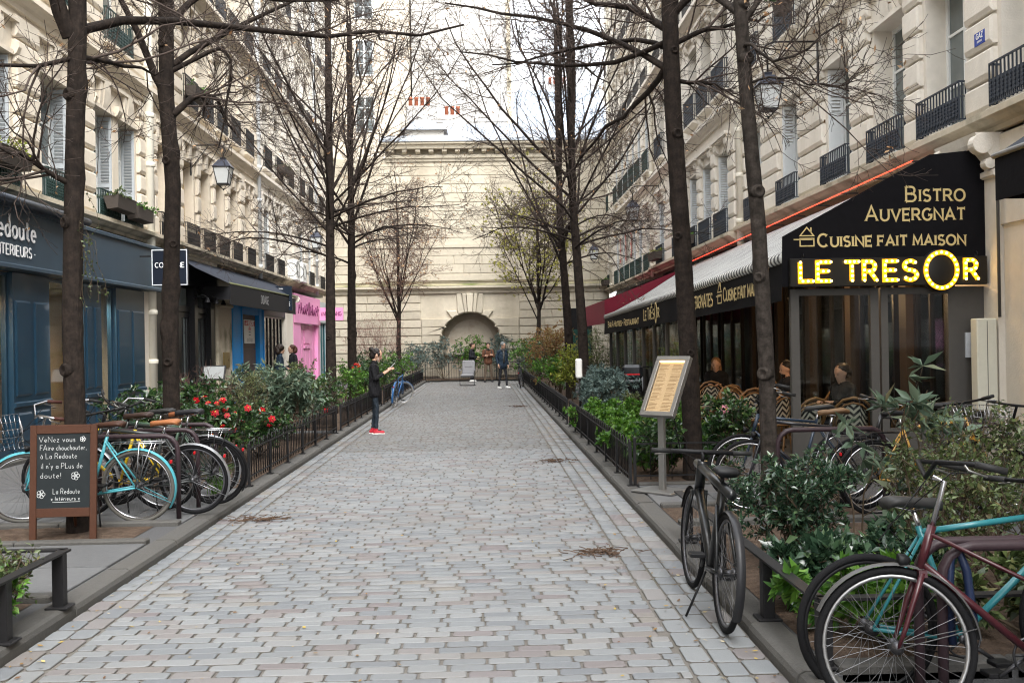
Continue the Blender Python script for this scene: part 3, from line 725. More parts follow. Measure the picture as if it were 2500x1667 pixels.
for s in (-1, 1):
    zlow = spr
    for i in range(5):
        a0, a1 = R(angs[i]), R(angs[i + 1]); zt = min(spr + CH * (i + 1), 4.1)
        def pt(r, a): return (cx + s * r * math.cos(a), spr + r * math.sin(a))
        P = [pt(rad, a0 + (a1 - a0) * t / 3) for t in range(4)]
        # outer end follows the horizontal joint
        def out(a, z):
            r = (z - spr) / max(math.sin(a), .02); x = min(r * math.cos(a), XE); return (cx + s * x, z)
        if i < 3:
            o1 = out(a1, zt); k_ = (cx + s * XE, zt); k2 = (cx + s * XE, spr + CH * i); o0 = out(a0, spr + CH * i) if i else None
            poly = P + [o1, k_, k2] + ([o0] if i else [])
        else:
            o1 = out(a1, 4.1 if i == 4 else zt + .0); o0 = out(a0, spr + CH * i)
            poly = P + ([o1] if i == 4 else [o1]) + ([(o0[0], 4.1)] if i == 4 else [(o0[0] + s * .25, zt)]) + [o0]
        if s < 0: poly = poly[::-1]
        slabpoly('voussoir', poly, .11, gap=.022)
for x0, x1, w0, w1, d in ((-.11, .11, -.17, .17, .16), (-.25, -.12, -.37, -.19, .11), (.12, .25, .19, .37, .11)):
    slabpoly('keystone', [(cx + x0, spr + math.sqrt(rad * rad - x0 * x0)), (cx + x1, spr + math.sqrt(rad * rad - x1 * x1)), (cx + w1, 4.1), (cx + w0, 4.1)], d + .05, gap=.012)
random.seed(12)
for row in range(10):
    za = z0 + CH * row
    if za < -.05: za = 0
    zb_ = min(za + CH, 4.1)
    if row < 4: lim = rad + .02
    else: lim = XE
    for s in (-1, 1):
        x = cx + s * lim; end = xa if s < 0 else xb
        while (end - x) * s > .3:
            l = min(random.uniform(.9, 1.7), (end - x) * s)
            if (end - x) * s - l < .4: l = (end - x) * s
            a, b = sorted((x, x + s * l)); slabpoly('ashlar', [(a + .003, za + .018), (b - .003, za + .018), (b - .003, zb_ - .018), (a + .003, zb_ - .018)], .10); x += s * l
# mid cornice with moss
moss = M('mossy stone', (.34, .31, .20), .95, var=.25, scale=6, bump=.4, bscale=40, stain=1., stcol=(.10, .13, .03), stscale=.9)
MB().prism([(0, 4.1), (-.1, 4.1), (-.12, 4.22), (-.3, 4.34), (-.3, 4.44), (0, 4.5)], xa, xb, 'X').build('string_course', wallstone, bw)
MB().prism([(-.31, 4.441), (-.29, 4.47), (0, 4.56), (0, 4.45)], xa, xb, 'X').build('moss_ledge', moss, bw)
# upper ashlar courses
for row in range(14):
    za = 4.62 + row * .42; x = xa + random.uniform(-.8, 0)
    while x < xb:
        l = random.uniform(1.3, 2.2); a, b = max(x, xa), min(x + l, xb)
        if b - a > .15: slabpoly('ashlar', [(a + .003, za + .004), (b - .003, za + .004), (b - .003, za + .412), (a + .003, za + .412)], .05)
        x += l
# raised frame of the great panel and entablature
for q in ((-5.2, 4.0, 4.7, 4.95), (-5.2, 4.0, 6.25, 6.4)): MB().box(q[0], q[1], -.10, 0, q[2], q[3]).build('panel_band', wallstone, bw)
MB().prism([(0, 10.3), (-.12, 10.3), (-.14, 10.42), (-.2, 10.45), (-.2, 10.6), (0, 10.6)], -4.5, xb, 'X').build('architrave', wallstone, bw)
MB().prism([(0, 10.85), (-.45, 10.85), (-.5, 11.0), (-.6, 11.05), (-.6, 11.15), (0, 11.2)], -4.7, xb, 'X').build('cornice', wallstone, bw)
MB().box(-4.5, xb, 0, 2.6, 10.3, 11.1).build('attic', wallstone, bw)
x = -4.3
while x < xb - .2: MB().prism([(0, 10.60), (-.2, 10.62), (-.38, 10.72), (-.4, 10.84), (0, 10.84)], x, x + .22, 'X').build('modillion', wallstone, bw); x += .62
MB().prism([(-.66, 11.15), (-.66, 11.26), (-.5, 11.3), (2.6, 12.1), (2.6, 11.15)], -4.75, xb, 'X').build('zinc_roof', zinc, bw)
MB().box(4.0, 5.1, -.13, -.105, 0, 3.3).build('doorway_dark_slab', blackw_, bw); dr = MB().box(4.08, 5.02, -.16, -.13, 0, 2.3).build('green_door', M('bottle green paint', (.010, .055, .045), .45), bw); MB().lathe([(.03, 0), (.03, .05)], 8, (4.2, -.21, 1.05), 'Y').build('door_knob', steel, dr)  # flat black slab around the green door paints the dark of an opening
# things rising behind
def block_house(name, label, x0, x1, y0, y1, z1, mat, roofm=None, rz=0):
    e = EMPTY(name, (x0, y0, 0)); T(e, label, 'building')
    MB().box(0, x1 - x0, 0, y1 - y0, 0, z1).build('wall', mat, e)
    if roofm: MB().prism([(-.2, z1), (x1 - x0 + .2, z1), (x1 - x0 - .6, z1 + rz), (.6, z1 + rz)], -.2, y1 - y0, 'Y').build('roof', roofm, e)
    return e
render_w = M('pale party wall render', (.47, .46, .44), .9, var=.08, scale=1.2, stain=.35, stcol=(.52, .47, .40), stscale=.35, streak=True)
brickw = M('brown rough wall', (.20, .155, .12), .9, var=.3, scale=8, bump=.4)
h1 = block_house('party_wall_house', 'tall pale windowless party wall rising behind the monument wall', -4.2, 1.9, 62, 70, 27, render_w)
for z in (15.5, 20.): MB().box(0, 6.1, -.06, 0, z, z + .25).build('ledge', render_w, h1)
MB().box(5.9, 6.16, -.10, 0, 0, 27).build('corner_strip', stone_dirty, h1)
h2 = block_house('left_tower_house', 'shaded beige block with upper windows behind the left trees', -9.5, -4.3, 53, 66, 26, stone)
for z in (13, 16, 19, 22):
    for x in (1.2, 3.4): w_ = OB('window', frame_mesh(1.0, 1.9, white_paint), h2, (x, -.01, z)); OB('pane', pane_mesh(1.0, 1.9), w_)
h3 = block_house('low_render_house', 'low pale rendered house with red chimney pots behind the wall', -4.1, -2.0, 54, 59, 13.3, render_w, zinc, .5)
h4 = block_house('brown_gable_house', 'low brown walled house with dormer behind the zinc roof', -2.0, 5.2, 56, 61, 13.4, brickw, zinc, .6)
h5 = block_house('blue_slate_house', 'distant house under a pale blue zinc mansard', 1.8, 8.5, 66, 74, 15.2, render_w, M('pale blue zinc', (.50, .57, .66), .5, metal=.3, var=.1, scale=1), 3.2)
dm = MB().prism([(-.5, 0), (.5, 0), (.5, .45), (0, .9), (-.5, .45)], -.3, .8, 'Y').build('dormer', zinc, h4, (1.2, -.2, 12.3))
MB().box(-.3, .3, -.33, -.3, .08, .5).build('pane', pane_m, dm)
pot_m = M('terracotta', (.34, .11, .06), .8, var=.15, scale=8)
def pots(h, x, y, z, n):
    st = MB().box(-.3, n * .32 + .02, -.2, .2, -.9, 0).build('chimney_stack', render_w, h, (x, y, z))
    for i in range(n): MB().lathe([(.11, 0), (.10, .4), (.12, .42), (.12, .5), (.09, .5)], 10).build('chimney_pot', pot_m, st, (i * .32 - .1, 0, 0))
pots(h3, .4, .5, 14.7, 4); pots(h4, .2, .3, 14.6, 3); pots(h5, 3.0, .5, 18.9, 4)
# ================================================================ SHOP FRONTS (parts of their houses)
petrol = M('petrol blue paint', (.012, .036, .062), .32, var=.12, scale=2, stain=.25, stcol=(.05, .09, .12), stscale=.7, coat=.25)
petrol2 = M('petrol blue fascia', (.040, .062, .085), .4, var=.1, scale=1.5, stain=.25, stcol=(.07, .11, .14), stscale=.8)
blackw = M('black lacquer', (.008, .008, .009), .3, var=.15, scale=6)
beige_in = M('beige drape', (.62, .45, .30), .85, var=.1, scale=3)
clear = glass('shop glass', (.85, .88, .88), .025)
def front(par, name, x0, x1, z0, z1, y=-.06, d=.1, mat=None): return MB().box(x0, x1, y, y + d, z0, z1).build(name, mat, par)
def wood_panel(par, x0, x1, z1, mat, n=2, y=-.10):
    """shop joinery: base panel, dado rail, tall raised fields"""
    w = x1 - x0; mb = MB(); mb.box(0, w, 0, .1, .08, z1)
    p = mb.build('joinery_panel', mat, par, (x0, y, 0))
    MB().prism([(0, .86), (-.035, .88), (-.035, .93), (0, .95)], 0, w, 'X').build('dado_rail', mat, p)
    MB().box(0, w, -.03, 0, .08, .24).build('plinth', mat, p)
    for i in range(n):
        a, b = w * i / n + .06, w * (i + 1) / n - .06
        for za, zb in ((.32, .78), (1.03, z1 - .42)):
            q = MB(); c = .03; q.add([(a, 0, za), (b, 0, za), (b, 0, zb), (a, 0, zb), (a + c, -.022, za + c), (b - c, -.022, za + c), (b - c, -.022, zb - c), (a + c, -.022, zb - c)], [(0, 1, 5, 4), (1, 2, 6, 5), (2, 3, 7, 6), (3, 0, 4, 7), (4, 5, 6, 7)])
            q.build('raised_field', mat, p)
    return p
def shop_window(par, x0, x1, z0, z1, fm, inner=None, mull=0, y=-.02):
    w, h = x1 - x0, z1 - z0; mb = MB(); t = .055
    mb.box(0, t, 0, .08, 0, h); mb.box(w - t, w, 0, .08, 0, h); mb.box(t, w - t, 0, .08, 0, t); mb.box(t, w - t, 0, .08, h - t, h)
    for i in range(mull): x = w * (i + 1) / (mull + 1); mb.box(x - .025, x + .025, .005, .075, t, h - t)
    f = mb.build('shop_window', fm, par, (x0, y, z0))
    MB().box(t - .01, w - t + .01, .035, .043, t - .01, h - t + .01).build('pane', clear, f)
    if inner:
        q = MB(); n = 26
        for i in range(n):
            xa, xb = t + (w - 2 * t) * i / n, t + (w - 2 * t) * (i + 1) / n; ya, yb = .55 + .03 * math.sin(i * 1.7), .55 + .03 * math.sin((i + 1) * 1.7)
            q.add([(xa, ya, 0), (xb, yb, 0), (xb, yb, h), (xa, ya, h)], [(0, 1, 2, 3)])
        q.build('drape', inner, f)
    return f
# petrol blue shop in the corner house (local x = Y - 9)
g = lambda Y: Y - 9
sf = EMPTY('shop_front', (0, 0, 0), parent=LA)
fas = front(sf, 'fascia', 0, g(21.72), 2.97, 3.82, -.26, .26, petrol2)
for z, d in ((2.93, .30), (3.80, .30)): MB().prism([(0, z), (-d, z + .02), (-d, z + .07), (-d + .05, z + .1), (0, z + .1)], -.01, g(21.75), 'X').build('moulding', petrol2, sf)
white_l = M('white lettering', (.80, .80, .80), .5, var=0)
TEXT('letters', 'La Redoute', .34, .036, white_l, LA, (g(15.62), -.275, 3.40), align='R', depth=.012, gap=.22)
TEXT('letters', 'INTERIEURS *', .15, .02, white_l, LA, (g(15.6), -.275, 3.14), align='R', depth=.008, gap=.28)
for a, b, n in ((9.3, 10.2, 1), (11.7, 13.1, 2), (15.22, 16.49, 2), (17.9, 18.7, 2), (19.45, 21.05, 2)): wood_panel(LA, g(a), g(b), 2.92, petrol, n)
for a, b in ((10.2, 11.7), (13.1, 15.22), (16.49, 17.9), (18.7, 19.45)): shop_window(LA, g(a), g(b), .30, 2.92, petrol, beige_in); front(LA, 'stall_riser', g(a), g(b), .08, .30, -.08, .12, petrol)
MB().box(0, 12.85, .8, .82, .1, 3.9).build('back_panel', beige_in, LA)
for Yl in (14.3, 17.2, 19.1):
    sl = EMPTY('shop_lamp', (-7.45, Yl, 2.78)); T(sl, {14.3: 'small ceiling lamp in the shop window at the left picture edge', 17.2: 'small ceiling lamp in the shop window behind the nearest trunk', 19.1: 'small ceiling lamp in the narrow shop window'}[Yl], 'lamp', 'shop window lamps'); MB().lathe([(.05, 0), (.05, .08), (.03, .09)], 12).build('housing', white_paint, sl); MB().lathe([(.04, -.004), (.04, 0)], 12).build('lens', M('shop lamp lens', (1, .9, .7), .4, var=0, emit=(1, .8, .55), estr=6), sl)
    li = bpy.data.lights.new('shop_lamp_light', 'SPOT'); li.energy = 95; li.color = (1, .82, .6); li.spot_size = R(150); li.spot_blend = .8; li.shadow_soft_size = .06; lo = bpy.data.objects.new('lamp_light', li); COL.objects.link(lo); lo.parent = sl; lo.location = (0, 0, -.01)
MB().box(g(21.05), g(21.85), -.08, 1.0, 0, 3.95).build('stone_pier', stone2, LA)
MB().box(0, g(21.72), -.42, 0, 0.0, .13).build('stone_step', kerb_m, LA)
# awning cassette and lamp over the fascia
aw = MB(); aw.tube([(g(12.), -.42, 3.92), (g(17.35), -.42, 3.92)], .06, 8); aw.box(g(12.), g(17.3), -.40, -.26, 3.86, 3.9); T(aw.build('folded_awning', M('dark grey metal', (.06, .07, .09), .4, metal=.5), None, (-7.2, 9, 0), (0, 0, PI / 2)), 'rolled grey awning cassette above the petrol blue fascia', 'awning')
# middle house: black doorway, ionic pilaster, blue shop
g = lambda Y: Y - 21.85
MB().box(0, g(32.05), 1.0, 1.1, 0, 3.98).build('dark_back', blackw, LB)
pt = EMPTY('portal', (0, 0, 0), parent=LB)
for a, b in ((21.9, 22.35), (23.2, 23.4), (24.9, 25.15), (26.35, 26.75)): MB().box(g(a), g(b), -.04, .25, 0, 3.3).build('door_post', blackw, pt)
for a, b in ((22.35, 23.2), (23.4, 24.15), (24.15, 24.9), (25.15, 26.35)):
    d = MB(); w = b - a; d.box(0, .12, 0, .07, 0, 2.5); d.box(w - .12, w, 0, .07, 0, 2.5); d.box(.12, w - .12, 0, .07, 0, .7); d.box(.12, w - .12, 0, .07, 2.38, 2.5)
    for k in range(1, 3): d.box(w * k / 3 - .02, w * k / 3 + .02, .01, .06, .7, 2.38)
    dd = d.build('door', blackw, LB, (g(a), .10, .1)); MB().box(.1, w - .1, .03, .04, .68, 2.4).build('pane', pane_m, dd)
    MB().box(g(a) + .05, g(b) - .05, .15, .16, 2.75, 3.2).build('transom_pane', pane_m, LB)
MB().box(0, g(26.75), .08, .22, 2.62, 2.76).build('transom', blackw, LB)
MB().box(0, g(27), -.05, .3, 3.25, 3.98).build('portal_fascia', blackw, LB)
for i, Yl in enumerate((24.7, 25.5, 26.2)):
    q = MB(); q.tube([(0, 0, 0), (0, -.25, .08), (0, -.34, .02)], .014, 6); q.lathe([(.02, 0), (.07, -.12), (.075, -.13), (.02, -.02)], 10, (0, -.35, .02)); q.build('spotlight', blackp, LB, (g(Yl), -.06, 2.95))
def pilaster(par, x0, x1, z1, mat, ionic=True):
    w = x1 - x0; mb = MB(); mb.box(0, w, -.10, .3, 0, z1 - .4); mb.box(-.03, w + .03, -.14, .3, 0, .55)
    p = mb.build('pilaster', mat, par, (x0, 0, 0))
    MB().prism([(-.12, z1 - .52), (-.15, z1 - .5), (-.15, z1 - .44), (-.10, z1 - .42), (.0, z1 - .42), (0, z1 - .52)], -.04, w + .04, 'X').build('necking', mat, p)
    c = MB(); c.prism([(-.10, z1 - .40), (-.14, z1 - .30), (-.30, z1 - .10), (-.34, z1), (.3, z1), (.3, z1 - .42)], .0, w, 'X')
    for x in (.0, w - .12): c.lathe([(.02, -.012), (.05, -.012), (.055, 0), (.09, 0), (.095, -.008), (.115, -.008), (.12, .0), (.12, .12), (.115, .128), (.02, .13)], 18, (x, -.25, z1 - .13), 'X', smooth=False); c.lathe([(.02, -.006), (.06, -.006), (.065, 0), (.065, .12), (.02, .126)], 12, (x, -.16, z1 - .36), 'X', smooth=False)
    c.build('console', mat, p); return p
pp = pilaster(LB, g(26.85), g(28.25), 3.35, stone_dirty)
brass = M('brass plate', (.42, .31, .13), .35, metal=.9, var=.2, scale=12)
ip = MB().cbox(0, .62, -.03, 0, 0, .42, .008).build('intercom', brass, pp, (.42, -.10, 1.18)); MB().lathe([(.03, 0), (.03, .02), (.01, .025)], 8, (.45, -.03, .2), 'Y').build('button', iron, ip)
blue = M('bright blue paint', (.015, .24, .60), .5, var=.12, scale=3, stain=.2, stcol=(.05, .25, .5), stscale=1.5)
for a, b in ((28.32, 29.35), (31.65, 32.2)): q = front(LB, 'blue_post', g(a), g(b), 0, 2.95, -.12, .2, blue); MB().box(.0, .1, -.03, 0, 0, 2.9).build('fillet', blue, q, (g(b) - .1, -.12, 0))
front(LB, 'blue_head', g(29.35), g(31.65), 2.72, 2.95, -.1, .15, blue)
brown = M('brown steel shutter', (.115, .085, .075), .6, var=.18, scale=4, stain=.4, stcol=(.07, .05, .045), stscale=1.)
for k in range(5): front(LB, 'shutter_panel', g(29.35), g(31.65), .1 + k * .525, .1 + k * .525 + .51, .02 + .004 * (k % 2), .06, brown)
vs_ = MB().box(0, 1.32, -.02, 0, 0, .72).build('sale_sign', M('sign white', (.74, .73, .70), .5, var=.05), None, (-7.19, 30.02, 1.84), (0, 0, PI / 2)); T(vs_, 'red and white A VENDRE sign on the brown steel shutter', 'sign')
redsign = M('sign red', (.50, .03, .03), .5, var=.05)
MB().box(.03, 1.29, -.026, -.02, .54, .69).build('red_band', redsign, vs_); TEXT('letters', 'A VENDRE', .11, .03, white_l, vs_, (.66, -.027, .56), align='C', depth=.003, width=1.05)
for z, t in ((.33, 'xxx xx'), (.24, 'xx xxx x')): TEXT('letters', 'I I I I I I I I I', .04, .02, M('grey print', (.3, .3, .3)), vs_, (.66, -.022, z), align='C', depth=.002)
TEXT('letters', 'I L I I T I I L I', .10, .02, M('grey print', (.3, .3, .3)), vs_, (.66, -.022, .06), align='C', depth=.002)
MB().add([(.5, -.024, .4), (.82, -.024, .4), (.82, -.024, .47), (.66, -.024, .52), (.5, -.024, .47)], [(0, 1, 2, 3, 4)]).build('emblem', M('sign pink', (.6, .3, .3)), vs_)
# sloping dark awning with a lettered valance
awk = M('black awning cloth', (.012, .012, .014), .75, var=.25, scale=5, bump=.15, bscale=30)
a_ = EMPTY('black_awning', (-7.2, 26.0, 0)); T(a_, 'faded black awning with grey lettering over the bright blue shop', 'awning')
MB().add([(.0, -2.5, 3.92), (.0, 8.5, 3.92), (.72, 8.5, 3.42), (.72, -.3, 3.36), (.42, -2.3, 3.62)], [(0, 1, 2, 3, 4)]).build('canopy', M('dark blue awning', (.018, .024, .040), .7, var=.2, scale=4), a_)
q = MB(); q.box(.70, .725, -.3, 8.5, 2.83, 3.36); q.box(.0, .7, -.32, -.30, 2.95, 3.3); q.build('valance', awk, a_)
MB().tube([(.71, -.3, 3.37), (.71, 8.5, 3.43)], .03, 6).build('awning_bar', M('mossy bar', (.16, .17, .09), .9, var=.4, scale=9), a_)
TEXT('letters', 'DIDAGE', .22, .03, M('grey lettering', (.30, .30, .30), .7), a_, (.728, 3.7, 3.0), (0, 0, PI / 2), align='C', depth=.003)
# far left house: black shop, pilaster, pink shop, pale shop
g = lambda Y: Y - 32.05
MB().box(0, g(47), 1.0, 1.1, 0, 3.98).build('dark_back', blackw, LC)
front(LC, 'black_fascia', 0, g(35.85), 2.75, 3.7, -.1, .2, M('charcoal paint', (.03, .034, .042), .45))
for a, b in ((32.2, 33.9), (33.9, 35.6)): shop_window(LC, g(a), g(b), .2, 2.75, blackw, None, 2)
pilaster(LC, g(35.85), g(37.3), 3.6, stone2)
pink = M('pink paint', (.74, .30, .52), .55, var=.07, scale=3, stain=.15, stcol=(.6, .22, .42))
front(LC, 'pink_fascia', g(37.35), g(43.1), 2.62, 3.72, -.16, .25, pink)
for a, b in ((37.35, 38.7), (42.6, 43.1)): front(LC, 'pink_post', g(a), g(b), 0, 2.62, -.12, .25, pink)
for k in range(9): front(LC, 'pink_board', g(38.72) + k * .43, g(38.72) + k * .43 + .41, .1, 2.6, .02 + .012 * (k % 2), .06, pink)
front(LC, 'pink_rail', g(40.0), g(41.4), 1.65, 1.78, -.02, .05, pink); front(LC, 'pink_field', g(40.1), g(41.3), 1.85, 2.4, -.01, .04, pink)
ppl = M('plum lettering', (.22, .05, .14), .6)
q = MB()
for k in range(11):
    x = k * .42; q.tube([(x, 0, .1), (x + .12, 0, .42 + .1 * math.sin(k * 2.1)), (x + .26, 0, .2 + .1 * math.cos(k * 1.3))], .018, 5); q.ball((x + .12, 0, .42 + .1 * math.sin(k * 2.1)), .035, 6, 5)
q.box(2.2, 2.5, -.01, 0, .12, .6); q.build('shop_emblem', ppl, LC, (g(38.0), -.18, 2.88))
pale = M('pale blue paint', (.50, .56, .58), .5, var=.08, scale=3)
front(LC, 'pale_fascia', g(43.25), g(47), 2.75, 3.65, -.1, .2, pale)
for a, b in ((43.25, 43.6), (45.1, 45.3), (46.6, 46.95)): front(LC, 'pale_post', g(a), g(b), 0, 2.75, -.08, .2, pale)
for a, b in ((43.6, 45.1), (45.3, 46.6)): shop_window(LC, g(a), g(b), .3, 2.75, M('teal paint', (.03, .12, .14), .5), None, 1)
# hanging signs that face up the street
def hang(name, label, x0, x1, z0, z1, y, mat, edge=None, th=.09):
    s = MB().box(0, x1 - x0, -th / 2, th / 2, 0, z1 - z0).build(name, mat, None, (x0, y, z0)); T(s, label, 'sign')
    w, h = x1 - x0, z1 - z0
    if edge:
        q = MB(); e = .018
        for b in ((0, w, 0, e), (0, w, h - e, h), (0, e, e, h - e), (w - e, w, e, h - e)): q.box(b[0], b[1], -th / 2 - .006, -th / 2, b[2], b[3])
        q.build('sign_edge', edge, s)
    MB().box(-.25, 0, -.015, .015, h * .8, h * .8 + .03).build('bracket', iron, s)
    return s
sgn = M('navy sign', (.010, .014, .024), .35, var=.08, scale=3)
s = hang('projecting_sign', 'square navy sign with pale edge, half hidden by the second left trunk', -6.67, -5.96, 3.0, 3.72, 20.3, sgn, M('pale edge', (.6, .63, .66), .5))
TEXT('letters', 'COCAGNE', .095, .014, white_l, s, (.36, -.048, .36), align='C', width=.58, depth=.004)
s = hang('projecting_sign', 'dark blue hanging sign lettered STYLE next to the pink shop', -7.1, -6.38, 2.93, 3.74, 33.4, M('blue black sign', (.012, .02, .035), .4, var=.1))
TEXT('letters', "'STYLE", .11, .022, white_l, s, (.66, -.048, .16), align='R', depth=.004); TEXT('letters', 'LE MARAIS PARIS', .035, .008, white_l, s, (.06, -.048, .70), depth=.004)
s = hang('projecting_sign', 'pink hanging sign with slanted dark letters beside the far left trunks', -6.95, -5.95, 2.80, 3.34, 42.4, pink)
TEXT('letters', '//A      ANG', .16, .035, ppl, s, (.5, -.048, .2), align='C', depth=.004, width=.84)
# ================================================================ BISTRO
SY = 11.75
KX = SY / 12
X_ = lambda x: x * KX
Z_ = lambda z: 1.72 + (z - 1.72) * KX
dk = M('dark brown joinery', (.016, .010, .0075), .45, var=.25, scale=5)
gpost = M('grey brown frame', (.075, .070, .064), .5, var=.1, scale=4)
# ground floor of the bistro house and the next one, behind the terrace
g = lambda Y: 23.0 - Y
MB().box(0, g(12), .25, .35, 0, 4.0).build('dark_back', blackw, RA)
for a, b in ((13.2, 14.2), (14.9, 16.3), (17.0, 18.4), (19.2, 20.4), (21.2, 22.6)): shop_window(RA, g(b), g(a), .5, 2.9, dk, None, 1, .1)
for a in (12.2, 14.4, 16.6, 18.7, 20.7, 22.7): front(RA, 'wood_pier', g(a) - .12, g(a) + .12, 0, 3.6, .02, .2, M('pale wood pier', (.07, .046, .03), .5, var=.2, scale=4))
pilaster(RA, g(12.5), g(11.45), 4.08, stone2)
MB().box(g(11.45), g(6), -.02, 1.0, 0, 3.0).build('stone_pier', stone2, RA); MB().box(g(11.45), g(6), -.05, .3, 3.0, 4.05).build('stone_lintel', stone2, RA)
MB().box(g(10.6), g(7.5), -.04, -.02, 0.3, 2.7).build('pane', pane_m, RA)
g = lambda Y: 34.15 - Y
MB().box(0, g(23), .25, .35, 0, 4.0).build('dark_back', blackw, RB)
for a, b in ((23.3, 25.3), (25.6, 27.4), (27.7, 29.2)): shop_window(RB, g(b), g(a), .4, 2.9, dk, None, 1, .1)
for a, b in ((30.0, 31.9), (32.1, 33.9)): shop_window(RB, g(b), g(a), .3, 2.8, white_paint, None, 1, .0)
g = lambda Y: 47 - Y
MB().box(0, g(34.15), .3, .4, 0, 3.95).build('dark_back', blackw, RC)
for i, (a, b) in enumerate(((34.4, 36.6), (36.9, 39), (39.3, 41.3), (41.6, 43.8), (44.2, 46.6))): shop_window(RC, g(b), g(a), .3, 2.8, (white_paint, iron_green)[i > 2], None, 2, .0); front(RC, 'shop_fascia', g(b), g(a), 2.85, 3.6, -.1, .2, (M('maroon paint', (.14, .012, .025), .5), stone2, pale, iron_green, blackw)[i])
# awning
cloth = M('black canvas', (.0065, .0062, .0075), .8, spec=.08, var=.25, scale=4, bump=.12, bscale=20)
def stripes(name, a, b, per):
    m = bpy.data.materials.new(name); m.use_nodes = True; t = m.node_tree; N = t.nodes; L = t.links; bs = N['Principled BSDF']; bs.inputs['Roughness'].default_value = .8
    ge = N.new('ShaderNodeNewGeometry'); sp = N.new('ShaderNodeSeparateXYZ'); L.new(ge.outputs['Position'], sp.inputs[0])
    dv = N.new('ShaderNodeMath'); dv.operation = 'DIVIDE'; dv.inputs[1].default_value = per; L.new(sp.outputs['Y'], dv.inputs[0])
    fr = N.new('ShaderNodeMath'); fr.operation = 'FRACT'; L.new(dv.outputs[0], fr.inputs[0])
    gt = N.new('ShaderNodeMath'); gt.operation = 'GREATER_THAN'; gt.inputs[1].default_value = .52; L.new(fr.outputs[0], gt.inputs[0])
    no = N.new('ShaderNodeTexNoise'); no.inputs['Scale'].default_value = 3; L.new(ge.outputs['Position'], no.inputs['Vector'])
    mx = N.new('ShaderNodeMix'); mx.data_type = 'RGBA'; mx.inputs['A'].default_value = (*a, 1); mx.inputs['B'].default_value = (*b, 1); L.new(gt.outputs[0], mx.inputs['Factor'])
    m2 = N.new('ShaderNodeMix'); m2.data_type = 'RGBA'; m2.blend_type = 'MULTIPLY'; m2.inputs['Factor'].default_value = .35; L.new(mx.outputs['Result'], m2.inputs['A']); L.new(no.outputs['Fac'], m2.inputs['B'])
    L.new(m2.outputs['Result'], bs.inputs['Base Color']); return m
stripe = stripes('striped canvas', (.66, .66, .63), (.09, .09, .095), .15)
AW = EMPTY('bistro_awning', (0, SY, 0)); T(AW, 'long black bistro awning with grey striped roof and gold lettering', 'awning')
YE = 17.5   # length away from the side panel
dz = -.24
mb = MB(); n = 60
for i in range(n + 1):
    y = YE * i / n; s = dz * i / n; sag = .025 * math.sin(i * PI / 4) ** 2
    mb.v += [(3.60, y, 2.70 + s - .0), (4.7, y, 3.28 + s - sag), (5.9, y, 3.98 + s * .8)]
for i in range(n):
    for k in (0, 1): a = i * 3 + k; mb.f.append((a, a + 1, a + 4, a + 3)); mb.m.append(0); mb.sm.append(True)
mb.build('canopy', stripe, AW)
MB().tube([(3.60, 0, 2.67), (3.60, YE, 2.67 + dz)], .075, 12).build('roller_edge', stripe, AW)
mb = MB()
for i in range(n + 1):
    y = YE * i / n; s = dz * i / n; w = .012 * math.sin(i * .9)
    mb.v += [(3.565 + w * .3, y, 2.62 + s), (3.545 + w, y, 2.16 + s)]
for i in range(n): mb.f.append((i * 2, i * 2 + 1, i * 2 + 3, i * 2 + 2)); mb.m.append(0); mb.sm.append(True)
mb.build('valance', cloth, AW)
side = [(X_(3.62), Z_(2.34)), (6.0, Z_(2.34)), (6.0, Z_(3.98)), (X_(5.46), Z_(3.92)), (X_(3.64), Z_(2.95))]
MB().prism(side, -.03, 0, 'Y').build('side_panel', cloth, AW)
gold = M('gold lettering', (.60, .47, .22), .45, metal=.25, var=.08, scale=10)
for t, z, xr, h, wd in (('Bistro', 3.355, 5.92, .175, .71), ('Auvergnat', 3.125, 5.92, .175, 1.21), ('Cuisine fait maison', 2.82, 5.92, .15, 1.80)):
    TEXT('letters', t, h * KX, .024, gold, AW, (X_(xr) - .05, -.032, Z_(z)), align='R', caps=True, serif=.009, gap=.26, width=wd * KX, space=.3)
def house_icon(par, loc, k, rot=(0, 0, 0)):
    mb = MB()
    for p in ([(0, .07), (.2, .07), (.2, .09)], [(.07, .0), (.07, .08), (.22, .08), (.22, 0), (.07, 0)], [(.07, .11), (.145, .20), (.22, .11), (.07, .11)], [(.19, .15), (.19, .20)]):
        ribbon(mb, [(a * k, b * k) for a, b in p], .013 * k, -.004, 0)
    mb.build('house_emblem', gold, par, loc, rot)
house_icon(AW, (X_(3.77), -.032, Z_(2.83)), 1.1)
vz = lambda Y: 2.24 + dz * (Y - SY) / YE
for t, Ya, Yb, h in (('Bar à Huitres - Restaurant', 28.2, 22.6, .15), ('Le Tr', 21.9, 20.95, .24), ('És', 20.93, 20.55, .24), ('r', 20.12, 19.95, .24), ('Auvergnates', 17.2, 15.25, .24), ('Cuisine fait maison', 14.55, 12.45, .19)):
    t = t.replace('à', 'A'); TEXT('letters', t, h, .026, gold, AW, (3.528, Ya - SY, vz((Ya + Yb) / 2) + .06), (0, 0, -PI / 2), caps=True, serif=.008, width=Ya - Yb, gap=.16, space=.3)
q = MB(); q.ring((0, 0, 0), .20, .02, 'Y', 24, 6); q.v = [(a * .55, b * .3, c) for a, b, c in q.v]; q.build('letters', gold, AW, (3.526, 20.33 - SY, vz(20.3) + .16), (0, 0, -PI / 2))
house_icon(AW, (3.528, 15.0 - SY, vz(14.8) + .06), 1.5, (0, 0, -PI / 2))
